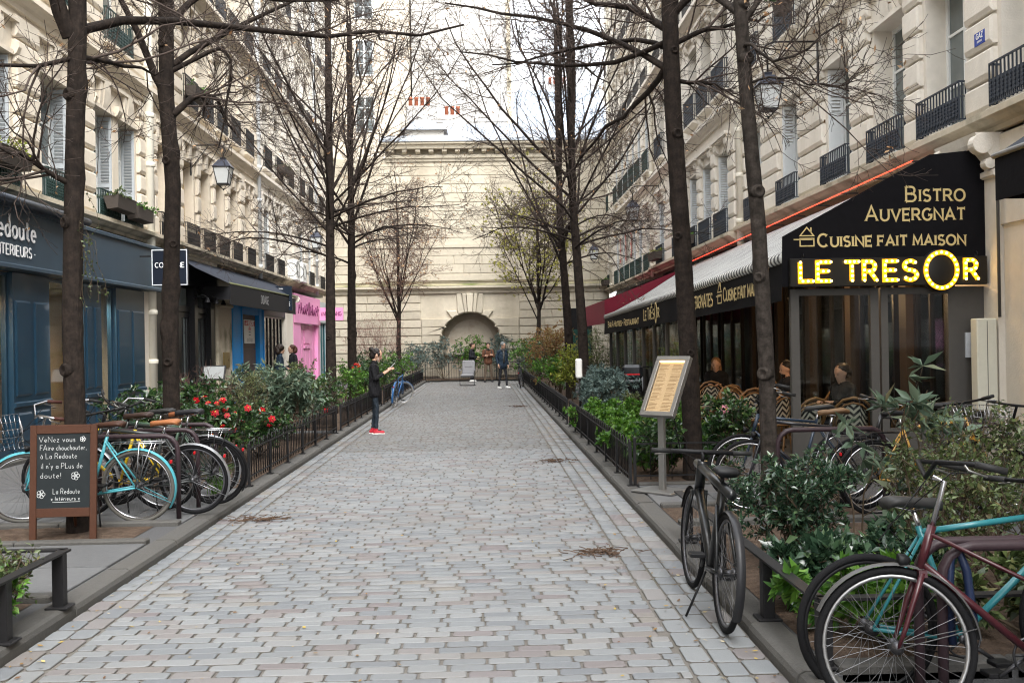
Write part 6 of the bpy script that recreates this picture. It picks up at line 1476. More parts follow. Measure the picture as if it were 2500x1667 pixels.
    F = [(i * 8 + k, i * 8 + (k + 1) % 8, i * 8 + 8 + (k + 1) % 8, i * 8 + 8 + k) for i in range(len(prof) - 1) for k in range(8)] + [tuple(range(8)), tuple(range(40, 48))]
    s_.add(V, F, 0, True); sdl = s_.build('saddle', sm, root)
    q = MB(); [q.tube([(top.x - .11, s * .03, top.z + .02), (top.x - .02, s * .022, top.z - .005), (top.x + .10, s * .012, top.z + .015)], .004, 5) for s in (-1, 1)]; q.build('saddle_rail', chrome, sdl)
    # bars
    h0 = HT + ax * ((bar_h - .05 - HT.z) / ax.z); c = h0 + Vector((.05, 0, .03)); m = MB(); m.tube([HT, h0 + Vector((0, 0, .01)), c], .0125, 8); front(m).build('stem', blackp if style == 'moof' or bar == 'flat' else chrome, root)
    hm = MB()
    if bar == 'flat': hp = [(c.x - .04, -.33, c.z + .01), (c.x - .01, -.15, c.z), (c.x, 0, c.z), (c.x - .01, .15, c.z), (c.x - .04, .33, c.z + .01)]
    elif bar == 'straight': hp = [(c.x, -.33, c.z), (c.x, 0, c.z), (c.x, .33, c.z)]
    else: hp = [(c.x - .22, -.28, c.z + .03), (c.x - .10, -.27, c.z + .06), (c.x + .02, -.16, c.z + .07), (c.x + .03, 0, c.z), (c.x + .02, .16, c.z + .07), (c.x - .10, .27, c.z + .06), (c.x - .22, .28, c.z + .03)]
    hm.tube(hp, .0115 if bar != 'straight' else .016, 8); hb = front(hm).build('handlebar', barm or (blackp if bar != 'swept' else chrome), root)
    for e, i in ((0, 1), (-1, -2)):
        a, b = Vector(hp[e]), Vector(hp[i]); dd = (b - a).normalized(); g_ = MB(); g_.tube([a - dd * .01, a + dd * .12], .0165, 8); front(g_).build('grip', gm, hb)
        lv = MB(); lv.tube([a + dd * .15 + Vector((.01, 0, -.01)), a + dd * .10 + Vector((.045, 0, -.02)), a + dd * .02 + Vector((.05, 0, -.03))], .0055, 5); front(lv).build('brake_lever', steel, hb)
    cb = MB(); P0, P1 = Vector(hp[0]) + Vector((.06, .12, -.01)), HB + Vector((.03, 0, 0)); cb.tube([P0, P0 + Vector((.12, .06, .02)), P1 + Vector((.14, 0, .12)), P1], .003, 5); P0 = Vector(hp[-1]) + Vector((.06, -.12, -.01)); cb.tube([P0, P0 + Vector((.10, -.08, .0)), P1 + Vector((.10, 0, .18)), P1 + Vector((0, 0, .05))], .003, 5); front(cb).build('brake_cable', blackp, root)
    if lamp:
        l = MB(); l.lathe([(.012, 0), (.028, .02), (.032, .05), (.028, .055)], 12, (HB.x + .04, 0, HB.z + .03), 'X'); front(l).build('front_light', blackp, root)
        l = MB(); l.cbox(-r * .86 - .03, -r * .86 - .012, -.018, .018, r + r * .62, r + r * .62 + .03, .004); l.build('rear_light', M('red reflector', (.45, .01, .015), .25), root)
    if rack:
        m = MB(); zt = r * 2 + .07
        for s in (-1, 1): m.tube([(-.26, s * .05, zt), (.22, s * .05, zt)], .0055, 6); m.tube([(.0, s * .07, r), (-.05, s * .055, zt)], .005, 5); m.tube([(.0, s * .07, r), (-.17, s * .055, zt)], .005, 5)
        for x in (-.26, -.14, -.02, .10, .22): m.tube([(x, -.05, zt), (x, .05, zt)], .005, 5)
        m.build('rear_rack', rack, root)
    if basket:
        m = MB(); bx, bz = wb - .02, .80
        for k in range(4):
            zz = bz + k * .07; g_ = .11 + k * .012; pts = [(bx + .0, -g_ * 1.5, zz), (bx + g_ * 2.2, -g_ * 1.5, zz), (bx + g_ * 2.2, g_ * 1.5, zz), (bx, g_ * 1.5, zz), (bx, -g_ * 1.5, zz)]; m.tube(pts, .003, 4)
        for k in range(9):
            y = -1 + 2 * k / 8
            m.tube([(bx + .24, y * .165, bz), (bx + .322, y * .22, bz + .21)], .0022, 4); m.tube([(bx, y * .165, bz), (bx, y * .22, bz + .21)], .0022, 4)
            x = k / 8
            for s in (-1, 1): m.tube([(bx + x * .24, s * .165, bz), (bx + x * .322, s * .22, bz + .21)], .0022, 4)
        for k in range(7): m.tube([(bx + k * .04, -.165, bz), (bx + k * .04, .165, bz)], .0022, 4)
        front(m).build('basket', chrome, root)
    k = MB(); k.tube([(.36, .05, .27), (.30, .17, .0)], .008, 6); k.build('kickstand', blackp, root)
    return root
BIKE_RIGHT = 0
bike('turquoise city bicycle with wire basket behind the chalkboard', (-3.25, 9.42), 178, -5, (.075, .34, .40), 'step', 'swept', 32, (.05, .022, .014), M('grey tyre', (.10, .095, .085), .8, var=.2), chrome, 'frame', chrome, True, (.06, .02, .015), z=.098, wb=1.06)
bike('dark bicycle with tan saddle second from the chalkboard', (-2.86, 9.85), 177, -6, (.025, .03, .03), 'diamond', 'flat', -10, (.28, .11, .045), rimm=M('grey rim', (.12, .12, .13), .4, metal=.7), guard=M('silver guard', (.35, .36, .38), .35, metal=.7), z=.098, saddle_h=.93)
bike('black bicycle with rear rack nearest the left fence', (-2.82, 10.42), 176, -5, (.02, .025, .022), 'diamond', 'flat', 5, (.022, .022, .025), rimm=blackp, guard=blackp, rack=blackp, z=.098, saddle_h=.99)
bike('green bicycle with silver rack between the dark ones', (-2.98, 10.75), 178, -4, (.05, .09, .06), 'diamond', 'swept', -8, (.20, .07, .03), guard=M('silver guard', (.35, .36, .38), .35, metal=.7), rack=chrome, z=.098)
bike('yellow framed bicycle in the middle of the left row', (-3.25, 10.15), 179, -4, (.62, .42, .02), 'diamond', 'swept', 10, (.035, .02, .016), z=.098, saddle_h=.98)
bike('black bicycle with upright bars against the second left trunk', (-3.35, 11.2), 178, -3, (.018, .018, .02), 'step', 'flat', 35, (.03, .03, .03), guard=blackp, z=.098, bar_h=1.1)
bike('black straight tubed electric bicycle leaning on the right rail', (1.37, 5.78), 88.5, 4, (.009, .010, .011), 'moof', 'straight', 2, (.010, .010, .011), rimm=M('grey rim', (.12, .12, .13), .4, metal=.7), guard=M('gunmetal guard', (.02, .02, .022), .35), z=.012, wb=1.08, bar_h=.97, saddle_h=.93, lamp=False)
bike('maroon bicycle with bare front wheel in the lower right corner', (2.895, 4.38), 179.5, 3, (.045, .008, .012), 'mixte', 'swept', -10, (.02, .02, .022), rimm=M('aluminium rim', (.34, .34, .34), .35, metal=.8), guard=M('dull guard', (.09, .09, .09), .5, metal=.3), z=-.018, wb=1.08, r=.352, barm=blackp, bar_h=1.12, grip=(.02, .02, .02))
bike('turquoise racing bicycle behind the maroon one', (1.82, 4.72), 1, -3, (.022, .15, .17), 'diamond', 'flat', 10, (.025, .027, .03), rimm=blackp, z=-.018, r=.348, saddle_h=.95, lamp=False)
bike('dark bicycle with brown saddle and silver bars behind the dark shrub', (3.55, 9.35), 181, 3, (.02, .02, .025), 'diamond', 'swept', -25, (.14, .08, .04), z=.08, bar_h=1.12)
bike('navy bicycle behind the black electric one, bars towards the path', (3.62, 9.95), 184, 4, (.02, .035, .06), 'diamond', 'flat', -20, (.03, .03, .03), z=.08)
bike('gold framed bicycle behind the olive shrubs', (3.55, 8.98), 2, -3, (.45, .25, .05), 'diamond', 'flat', 25, (.02, .02, .022), guard=blackp, rack=blackp, z=.08)
bike('black cargo style bicycle below the bistro glass', (4.75, 9.6), 180, 3, (.02, .02, .02), 'diamond', 'flat', 20, (.02, .02, .02), z=.08, saddle_h=.98)
bike('black bicycle cut by the right picture edge', (5.5, 8.6), 181, 2, (.018, .018, .018), 'step', 'flat', 10, (.03, .03, .03), guard=blackp, basket=True, z=.08)
bike('blue bicycle with white tyre parked at the left fence beyond the woman', (-2.50, 27.3), 84, 6, (.03, .12, .30), 'diamond', 'flat', -58, (.02, .02, .02), M('pale tyre', (.45, .43, .40), .7, var=.1), guard='frame', rack=blackp, z=.01)
bike('small dark bicycle by the right bed near the far men', (1.35, 37.6), 85, -6, (.04, .04, .045), 'diamond', 'flat', 15, (.02, .02, .02), guard=blackp, z=.01)
# parking hoops
def rack_(label, x, y, l, h, mat, ang=0):
    m = MB(); c = .14; P = [(0, 0, 0), (0, 0, h - c)] + [(c - c * math.cos(a), 0, h - c + c * math.sin(a)) for a in np.linspace(.3, PI / 2, 4)] + [(l - c + c * math.sin(a), 0, h - c + c * math.cos(a)) for a in np.linspace(0.2, PI / 2, 4)] + [(l, 0, 0)]
    o = m.tube(P, .024, 10).build('bicycle_rack', mat, None, (x, y, .09 if y > 4.8 else -.02), (0, 0, R(ang))); T(o, label, 'bicycle rack', 'tubular bicycle racks')
rk = M('aubergine paint', (.035, .022, .026), .4, var=.2, scale=12)
rack_('dark tube rack between the first two left bicycles', -3.95, 9.62, 1.0, .80, rk); rack_('dark tube rack behind the tan saddled bicycle', -3.95, 10.28, 1.0, .80, rk); rack_('dark tube rack behind the row of left bicycles', -3.95, 10.98, 1.0, .80, rk)
rack_('aubergine tube rack beside the maroon bicycle', 2.06, 4.47, 1.1, .78, rk); rack_('aubergine tube rack just behind the first one on the right', 2.0, 4.58, 1.1, .78, rk)
rack_('dark tube rack behind the dark glossy shrub', 2.7, 9.15, 1.0, .78, rk); rack_('dark tube rack below the bistro screen', 3.9, 9.25, 1.0, .78, rk)
q = MB(); q.tube([(0, 0, 0), (.02, .0, .1), (.0, .02, .35), (-.03, .03, .44), (-.07, .03, .40), (-.08, .03, .2), (-.07, .02, .02)], .02, 8); T(q.build('bicycle_lock', M('navy lock hose', (.012, .02, .05), .35), None, (2.17, 4.44, .30)), 'thick navy lock hose hanging on the maroon bicycle', 'lock')
# ================================================================ PEOPLE: one continuous skin each, made from overlapping volumes fused by a voxel remesh
skin_m = M('skin', (.50, .30, .21), .55, var=.08, scale=30, spec=.35)
def capsule(mb, p, q, r0, r1, fl=1., n=12):
    p, q = Vector(p), Vector(q); d = q - p; L_ = max(d.length, 1e-4); t = d / L_; P, Rr = [], []
    for a in (-.98, -.8, -.45): P.append(p + t * a * r0); Rr.append(r0 * math.sqrt(max(1 - a * a, .02)))
    for s in (0, .25, .5, .75, 1.): P.append(p + d * s); Rr.append(r0 + (r1 - r0) * s)
    for a in (.45, .8, .98): P.append(q + t * a * r1); Rr.append(r1 * math.sqrt(max(1 - a * a, .02)))
    mb.tube(P, Rr, n, flat=fl)
def person(label, loc, face, prims, mats, hair=None, voxel=.011, extra=None, sc=1., group=None):
    """prims: (kind, a, b, r0, r1, tag). face = heading in degrees, local +x is forward"""
    mb = MB(); info = []
    for pr in prims:
        if pr[0] == 'c': _, a, b, r0, r1, tg = pr[:6]; capsule(mb, a, b, r0, r1, pr[6] if len(pr) > 6 else 1.); info.append((np.array(a), np.array(b), r0, r1, tg))
        else: _, a, r, tg = pr; mb.ball(a, r, 14, 10); rr = (r, r, r) if isinstance(r, (int, float)) else r; info.append((np.array(a), np.array(a), min(rr), min(rr), tg))
    me = mb.mesh('body', skin_m); tmp = OB('tmp', me); md = tmp.modifiers.new('r', 'REMESH'); md.mode = 'VOXEL'; md.voxel_size = voxel; md.use_smooth_shade = True
    sm = tmp.modifiers.new('s', 'SMOOTH'); sm.iterations = 3; sm.factor = .5
    dg = bpy.context.evaluated_depsgraph_get(); body = bpy.data.meshes.new_from_object(tmp.evaluated_get(dg)); bpy.data.objects.remove(tmp)
    body.materials.clear(); tags = list(mats); nv = len(body.vertices); co = np.empty(nv * 3); body.vertices.foreach_get('co', co); co = co.reshape(-1, 3); nr_ = np.empty(nv * 3); body.vertex_normals.foreach_get('vector', nr_); nr_ = nr_.reshape(-1, 3)
    bd_ = np.full(nv, 1e9); cl = np.zeros(nv)
    for a, b, r0, r1, tg in info:
        d = b - a; t = np.clip(((co - a) @ d) / max(float(d @ d), 1e-9), 0, 1); ds = np.linalg.norm(co - (a + t[:, None] * d), axis=1) - (r0 + (r1 - r0) * t); k = ds < bd_; bd_[k] = ds[k]; cl[k] = 0. if tg in ('skin', 'shoe') else 1.
    fold = np.sin(co[:, 2] * 62 + 9 * np.sin(co[:, 0] * 23 + co[:, 1] * 17)) * .5 + np.sin(co[:, 2] * 27 + co[:, 0] * 41 - co[:, 1] * 33) * .6 + np.sin(co[:, 1] * 58 + co[:, 0] * 35 + co[:, 2] * 11) * .4
    co += nr_ * (fold * cl * .0055)[:, None]; body.vertices.foreach_set('co', co.ravel())
    for t in tags: body.materials.append(mats[t])
    n = len(body.polygons); C = np.empty(n * 3); body.polygons.foreach_get('center', C); C = C.reshape(-1, 3); best = np.full(n, 1e9); mi = np.zeros(n, int)
    for a, b, r0, r1, tg in info:
        d = b - a; l2 = max(float(d @ d), 1e-9); t = np.clip(((C - a) @ d) / l2, 0, 1); q = a + t[:, None] * d; ds = np.linalg.norm(C - q, axis=1) - (r0 + (r1 - r0) * t)
        k = ds < best; best[k] = ds[k]; mi[k] = tags.index(tg)
    body.polygons.foreach_set('material_index', mi.astype(np.int32)); body.polygons.foreach_set('use_smooth', np.ones(n, bool)); body.name = 'body'
    root = EMPTY('person', loc, (0, 0, R(face))); T(root, label, 'person', group); root.scale = (sc, sc, sc); OB('body', body, root)
    if hair: hair(root)
    if extra: extra(root)
    return root
def head(c, nod=0., tag='skin'):
    """head with jaw, nose, ears; c = skull centre, nods forward"""
    c = Vector(c); Rm = Matrix.Rotation(nod, 3, 'Y'); w = lambda x, y, z: tuple(c + Rm @ Vector((x, y, z)))
    return [('b', w(0, 0, .02), (.092, .076, .10), tag), ('b', w(.025, 0, -.045), (.066, .058, .072), tag), ('c', w(.088, 0, .0), w(.104, 0, -.022), .009, .014, tag), ('b', w(.078, 0, -.066), (.018, .026, .008), tag), ('b', w(.07, 0, -.095), .022, tag),
            ('b', w(-.005, .078, -.012), (.018, .008, .028), tag), ('b', w(-.005, -.078, -.012), (.018, .008, .028), tag), ('b', w(.078, .0, .025), (.014, .05, .012), tag)]
def eyes(root, c, nod=0.):
    c = Vector(c); Rm = Matrix.Rotation(nod, 3, 'Y')
    for s in (-1, 1): p = c + Rm @ Vector((.083, s * .032, .002)); MB().ball((0, 0, 0), (.006, .012, .006), 8, 5).build('eye', M('eye dark', (.02, .015, .012), .3), root, p)
def hand(p, d, up, tag='skin', curl=.5, s=1.):
    """palm, four unequal bent fingers and a thumb; d = finger direction, up = back of hand"""
    p, d, up = Vector(p), Vector(d).normalized(), Vector(up).normalized(); side = d.cross(up).normalized(); out = [('c', tuple(p), tuple(p + d * .07), .026, .03, tag, .6)]
    for k, (o, l) in enumerate(((-.028, .062), (-.009, .072), (.010, .068), (.028, .052))):
        a = p + d * .085 + side * o; b = a + (d - up * curl * .5).normalized() * l * .5; e = b + (d - up * curl * 1.4).normalized() * l * .5
        out += [('c', tuple(a), tuple(b), .0098, .0088, tag), ('c', tuple(b), tuple(e), .0088, .0075, tag)]
    a = p + d * .025 - side * .03; b = a + (d * .6 - side * .7 - up * .3).normalized() * .036; e = b + (d - up * .4).normalized() * .03
    out += [('c', tuple(a), tuple(b), .0115, .010, tag), ('c', tuple(b), tuple(e), .010, .0085, tag)]
    return out
def legs(hip=.90, spread=.085, stance=((0., 0.), (0., 0.)), tag='trousers', thick=1., shoe='shoe', bend=.02):
    out = []
    for s, (fx, fy) in zip((1, -1), stance):
        H = (0, s * spread, hip); K = (fx * .5 + bend, s * spread + fy * .5, .49); A = (fx - .02, s * (spread - .005) + fy, .10)
        out += [('c', H, K, .082 * thick, .056 * thick, tag), ('c', K, A, .054 * thick, .040 * thick, tag), ('c', (A[0], A[1], .10), (A[0], A[1], .075), .038, .040, shoe), ('c', (A[0] - .03, A[1], .045), (A[0] + .13, A[1] + s * .02, .038), .042, .036, shoe)]
    out += [('c', (0, .05, hip + .02), (0, -.05, hip + .02), .115 * thick, .115 * thick, tag, .9)]
    return out
def arm(S_, E, Wr, tag, r=1., cuff='skin', bare=.0):
    S_, E, Wr = Vector(S_), Vector(E), Vector(Wr); m = E + (Wr - E) * (1 - bare); out = [('c', tuple(S_), tuple(E), .050 * r, .041 * r, tag), ('c', tuple(E), tuple(m), .041 * r, .033 * r, tag)]
    if bare: out.append(('c', tuple(m), tuple(Wr), .029, .024, cuff))
    return out
def torso(tag, low=.80, sh=1.36, w=.165, belly=.105, chest=.115, neck=1.47, ntag='skin', lean=0., hem=None):
    L_ = lambda z: lean * (z - .9)
    out = [('c', (L_(low), .055, low), (L_(1.05), .055, 1.05), hem or belly * 1.05, belly, tag), ('c', (L_(low), -.055, low), (L_(1.05), -.055, 1.05), hem or belly * 1.05, belly, tag),
           ('c', (L_(1.05), .06, 1.05), (L_(1.28), .075, 1.28), belly, chest * .92, tag), ('c', (L_(1.05), -.06, 1.05), (L_(1.28), -.075, 1.28), belly, chest * .92, tag), ('c', (L_(sh), w - .02, sh - .02), (L_(sh), -w + .02, sh - .02), .062, .062, tag), ('c', (L_(sh), 0, sh), (L_(sh) + .01, 0, sh + .05), .075, .06, tag),
           ('c', (L_(sh), 0, sh), (L_(neck) + .015, 0, neck + .02), .052, .047, ntag)]
    return out
def hairball(parts, col, name='hair', rough=.45):
    def fn(root):
        mb = MB()
        for c, r in parts: mb.ball(c, r, 14, 10)
        me = mb.mesh(name, skin_m); tmp = OB('tmp', me); md = tmp.modifiers.new('r', 'REMESH'); md.mode = 'VOXEL'; md.voxel_size = .008; md.use_smooth_shade = True
        dp = tmp.modifiers.new('d', 'DISPLACE'); tx = bpy.data.textures.new('hair relief', 'CLOUDS'); tx.noise_scale = .03; dp.texture = tx; dp.strength = .022; dp.mid_level = .5
        b = bpy.data.meshes.new_from_object(tmp.evaluated_get(bpy.context.evaluated_depsgraph_get())); bpy.data.objects.remove(tmp); b.materials.clear(); b.materials.append(M(name + ' %.2f_%.2f_%.2f' % col, col, rough, var=.3, scale=60)); OB(name, b, root)
    return fn
blk = M('black cotton', (.009, .009, .011), .85, var=.25, scale=18, bump=.2, bscale=60); jean = M('dark denim', (.018, .026, .036), .85, var=.25, scale=25); redshoe = M('red leather', (.42, .02, .035), .45, var=.1)
# woman looking at her phone
nod = .38; hc = (.065, 0, 1.545)
P = torso('shirt', .80, 1.355, .155, .100, .108, 1.43, hem=.115) + legs(.88, .07, ((-.03, 0), (.05, 0)), thick=.86) + head(hc, nod)
P += arm((0, .155, 1.345), (.015, .20, 1.09), (.255, .075, 1.235), 'shirt', .98, bare=.38) + arm((0, -.155, 1.345), (.03, -.20, 1.085), (.265, -.07, 1.225), 'shirt', .98, bare=.38)
P += hand((.262, .068, 1.245), (.75, -.35, .45), (-.2, .75, .45), curl=.55) + hand((.272, -.062, 1.235), (.75, .35, .45), (-.2, -.75, .45), curl=.55)
def w_extra(root):
    ph = MB().cbox(-.004, .004, -.036, .036, -.075, .075, .003).build('phone', M('phone white', (.75, .76, .78), .3), None, (-2.14 + .350, 19.33, 1.315), (0, .75, 0)); T(ph, 'pale smartphone held up by the woman in black', 'phone'); MB().box(-.0055, -.004, -.032, .032, -.068, .068).build('screen', M('phone screen', (.02, .02, .025), .1), ph)
    for s, x in ((1, -.05), (-1, .03)): MB().cbox(x - .075, x + .165, s * .075 - .043, s * .075 + .043, 0, .022, .006).build('shoe_sole', M('white rubber', (.7, .69, .66), .6), root); MB().box(x + .03, x + .10, s * .075 - .03, s * .075 + .03, .077, .086).build('laces', blk, root)
    MB().ring((.20, -.095, 1.195), .03, .006, 'X', 14, 5).build('bracelet', M('gold trim', (.6, .4, .15), .3, metal=.9), root); MB().tube([(.09, -.055, 1.50), (.08, -.05, 1.42), (.10, -.04, 1.36)], .003, 4).build('earphone_cord', M('white rubber'), root); eyes(root, hc, nod)
    MB().ring((.0, 0, 1.405), .062, .014, 'Z', 16, 6).build('collar', blk, root)
person('woman in black with a hair bun looking down at her phone on the path', (-2.14, 19.33, .005), 2, P, {'shirt': blk, 'trousers': jean, 'skin': skin_m, 'shoe': redshoe},
       hairball([((.035, 0, 1.60), (.105, .088, .085)), ((-.02, 0, 1.55), (.075, .08, .085)), ((.09, 0, 1.615), (.05, .07, .035)), ((-.045, 0, 1.665), (.05, .05, .045)), ((.10, .065, 1.565), (.03, .016, .045)), ((.10, -.065, 1.565), (.03, .016, .045))], (.014, .010, .009)), voxel=.0075, extra=w_extra, sc=.985)
# three men at the far end
navy = M('navy cloth', (.016, .030, .050), .8, var=.2, scale=14); brownj = M('brown jacket', (.105, .045, .025), .8, var=.2, scale=14); khaki = M('khaki trousers', (.115, .085, .06), .85, var=.15, scale=14); char = M('charcoal cloth', (.022, .022, .026), .85, var=.2, scale=14); whitesh = M('white trainer', (.68, .68, .66), .6)
hc = (.05, 0, 1.62)
P = torso('coat', .72, 1.42, .185, .125, .128, 1.52, hem=.14) + legs(.90, .085, ((.02, 0), (-.02, 0))) + head(hc, .1) + arm((0, .19, 1.40), (-.05, .24, 1.13), (.14, .20, 1.02), 'coat', 1.15) + arm((0, -.19, 1.40), (.0, -.23, 1.13), (.24, -.10, 1.10), 'coat', 1.15) + hand((.14, .2, 1.02), (1, -.2, -.1), (0, .4, 1)) + hand((.24, -.1, 1.1), (1, .3, 0), (0, -.4, 1))
def coat_x(root): MB().ring((-.02, 0, 1.47), .085, .035, 'Z', 16, 8).build('hood', M('fur hood', (.09, .065, .045), .95, var=.4, scale=60), root); eyes(root, (.05, 0, 1.62), .1)
person('man in a dark hooded coat, leftmost of the three far men', (-.56, 44.5, .005), -15, P, {'coat': M('dark coat', (.014, .015, .020), .8, var=.2), 'trousers': char, 'skin': skin_m, 'shoe': whitesh}, hairball([((.03, 0, 1.675), (.10, .085, .075)), ((-.03, 0, 1.63), (.07, .08, .075))], (.03, .018, .012)), extra=coat_x)
P = torso('coat', .88, 1.40, .19, .122, .13, 1.50) + legs(.90, .09, ((0, .07), (0, -.07))) + head((.04, 0, 1.61), .05) + arm((0, .195, 1.38), (.05, .25, 1.13), (.20, -.02, 1.16), 'coat', 1.15) + arm((0, -.195, 1.38), (.05, -.25, 1.13), (.19, .04, 1.20), 'coat', 1.15) + hand((.2, -.03, 1.16), (-.1, -1, .15), (1, 0, .2)) + hand((.19, .05, 1.2), (-.1, 1, .1), (1, 0, .2))
def b_x(root): MB().ring((.02, 0, 1.44), .07, .022, 'Z', 14, 6).build('scarf', M('grey green scarf', (.06, .07, .065), .9), root); bp = MB().cbox(-.26, -.11, -.16, .16, .95, 1.40, .05).build('backpack', char, root); [MB().tube([(-.12, s * .12, 1.38), (.02, s * .13, 1.44), (.115, s * .14, 1.30), (.10, s * .17, 1.1), (-.08, s * .17, 1.0)], .018, 5).build('strap', char, bp) for s in (-1, 1)]; eyes(root, (.04, 0, 1.61), .05)
person('man in a brown jacket with folded arms and a backpack, middle of the far men', (.16, 43.8, .005), -82, P, {'coat': brownj, 'trousers': khaki, 'skin': skin_m, 'shoe': char}, hairball([((.02, 0, 1.67), (.10, .092, .08)), ((-.03, 0, 1.63), (.08, .09, .08)), ((.07, 0, 1.70), (.05, .07, .04))], (.022, .014, .010)), extra=b_x)
P = torso('coat', .86, 1.42, .195, .13, .135, 1.52) + legs(.91, .09, ((.12, .03), (-.06, -.05)), thick=.95) + head((.06, 0, 1.62), .25) + arm((0, .2, 1.40), (-.04, .26, 1.13), (.02, .27, .90), 'coat', 1.15, bare=.1) + arm((0, -.2, 1.40), (-.06, -.25, 1.14), (.06, -.27, .93), 'coat', 1.15, bare=.1) + hand((.02, .27, .89), (.1, 0, -1), (0, 1, 0)) + hand((.07, -.27, .91), (.2, 0, -1), (0, -1, 0))
def s_x(root):
    m = MB(); m.ring((.02, 0, 1.46), .082, .034, 'Z', 16, 8); m.tube([(.10, -.03, 1.44), (.14, -.05, 1.25), (.14, -.06, .98)], [.04, .05, .045], 8, flat=.4); m.build('scarf', M('patterned scarf', (.12, .12, .11), .9, var=.5, scale=40, col2=(.03, .03, .035)), root)
    m = MB(); m.ball((.035, 0, 1.68), (.105, .092, .085), 14, 10); m.ring((.045, 0, 1.655), .094, .016, 'Z', 18, 6); m.build('beanie', M('grey knit', (.16, .18, .18), .95, var=.3, scale=70), root); eyes(root, (.06, 0, 1.62), .25)
person('man in a navy jacket with grey beanie and long scarf, nearest of the far men', (.67, 37.3, .005), -48, P, {'coat': navy, 'trousers': char, 'skin': skin_m, 'shoe': whitesh}, None, extra=s_x)
# couple behind the left shrubs
for lab, x, y, fc, hcol, vol, g in (('person with big dark curls behind the pale rhododendrons', -5.85, 28.6, 20, (.018, .012, .010), 1.35, navy), ('person with reddish brown hair next to the curly haired one', -5.75, 30.1, -150, (.07, .028, .018), 1.1, char)):
    P = torso('coat', .76, 1.38, .17, .12, .12, 1.46, hem=.13) + legs(.88, .08) + head((.05, 0, 1.56), .2) + arm((0, .18, 1.36), (-.02, .22, 1.1), (.18, .12, 1.0), 'coat', 1.1) + arm((0, -.18, 1.36), (-.02, -.22, 1.1), (.18, -.12, 1.0), 'coat', 1.1) + hand((.18, .12, 1.0), (1, -.3, .2), (0, .5, 1)) + hand((.18, -.12, 1.0), (1, .3, .2), (0, -.5, 1))
    person(lab, (x, y, .08), fc, P, {'coat': g, 'trousers': char, 'skin': skin_m, 'shoe': char}, hairball([((.01, 0, 1.61), (.10 * vol, .09 * vol, .085 * vol)), ((-.05, 0, 1.55), (.08 * vol, .09 * vol, .10 * vol)), ((-.05, .05, 1.50), .06 * vol), ((-.05, -.05, 1.50), .06 * vol)], hcol), voxel=.014)
# guests seated on the terrace
def seated(lab, x, y, fc, top, hcol, long=False, beard=False, z=.08):
    hc_ = (.05, 0, 1.17); P = [('c', (0, .05, .52), (.02, .06, .95), .12, .11, 'top'), ('c', (0, -.05, .52), (.02, -.06, .95), .12, .11, 'top'), ('c', (.02, .15, .98), (.02, -.15, .98), .06, .06, 'top'), ('c', (.02, 0, .98), (.045, 0, 1.10), .052, .047, 'skin')] + head(hc_, .25)
    for s in (1, -1):
        P += [('c', (0, s * .09, .52), (.42, s * .10, .53), .082, .058, 'trousers'), ('c', (.42, s * .10, .53), (.40, s * .10, .12), .055, .042, 'trousers'), ('c', (.37, s * .10, .05), (.52, s * .11, .04), .042, .036, 'shoe')] + arm((.02, s * .17, .97), (.05, s * .22, .72), (.28, s * .10, .80), 'top', 1.05, bare=.1) + hand((.28, s * .10, .80), (1, -s * .5, .1), (0, 0, 1))
    hp = [((.03, 0, 1.225), (.10, .088, .08)), ((-.03, 0, 1.18), (.075, .085, .08))] + ([((-.02, .07, 1.08), (.05, .03, .12)), ((-.02, -.07, 1.08), (.05, .03, .12))] if long else []) + ([((.09, 0, 1.075), (.035, .05, .045))] if beard else [])
    person(lab, (x, y, z), fc, P, {'top': top, 'trousers': char, 'skin': skin_m, 'shoe': char}, hairball(hp, hcol), voxel=.014, extra=lambda r_: eyes(r_, hc_, .25), group='guests on the terrace')
seated('guest with glasses and fair hair seated between the two right trunks', 4.35, 18.6, -110, blk, (.20, .11, .05), True)
seated('bearded dark haired guest seated beside the grey barked trunk', 4.62, 15.0, 185, char, (.015, .011, .009), False, True)
seated('guest in black bent over behind the near glass screen', 4.72, 12.95, 200, blk, (.02, .014, .010))
# ================================================================ THINGS ON THE STREET
wood = M('stained wood', (.060, .024, .013), .5, var=.2, scale=12, bump=.15, bscale=60)
slate = M('chalkboard slate', (.012, .016, .018), .7, var=.2, scale=5, stain=.35, stcol=(.035, .04, .042), stscale=3.)
CB = EMPTY('chalkboard_sign', (-3.60, 8.55, .10), (0, 0, R(2))); T(CB, 'wooden A-frame chalkboard with handwritten white chalk text', 'chalkboard')
fr = EMPTY('front_panel', (0, 0, 0), (R(-4), 0, 0), CB); W2 = .25
for s in (-1, 1): MB().cbox(s * W2 - .028, s * W2 + .028, -.014, .014, .0, .99, .003).build('stile', wood, fr)
for z_ in (.24, .945): MB().cbox(-W2 + .028, W2 - .028, -.013, .013, z_ - .03, z_ + .045, .003).build('rail', wood, fr)
MB().box(-W2 + .028, W2 - .028, -.005, .005, .285, .915).build('slate', slate, fr)
MB().tube([(0, .085, .80), (0, .32, .0)], .014, 6).build('prop_strut', wood, CB)
chalk = M('chalk', (.50, .52, .52), .95, var=.2, scale=60); ck = lambda t, x, z_, h, w=None: TEXT('letters', t, h, .0029, chalk, fr, (x, -.0055, z_), gap=.26, depth=.0012, jit=.0012, width=w)
ck('VeNez vous', -.205, .845, .045, .30); ck('FAire chouchouter,', -.195, .775, .045, .385); ck('ã La Redoute', -.19, .705, .045, .30); ck("il n'y a PLus de", -.185, .620, .045, .34); ck('doute!', -.19, .540, .045, .17); ck('La Redoute', -.085, .405, .045, .22); ck('x Intérieurs x', -.10, .350, .034, .235)
m = MB()
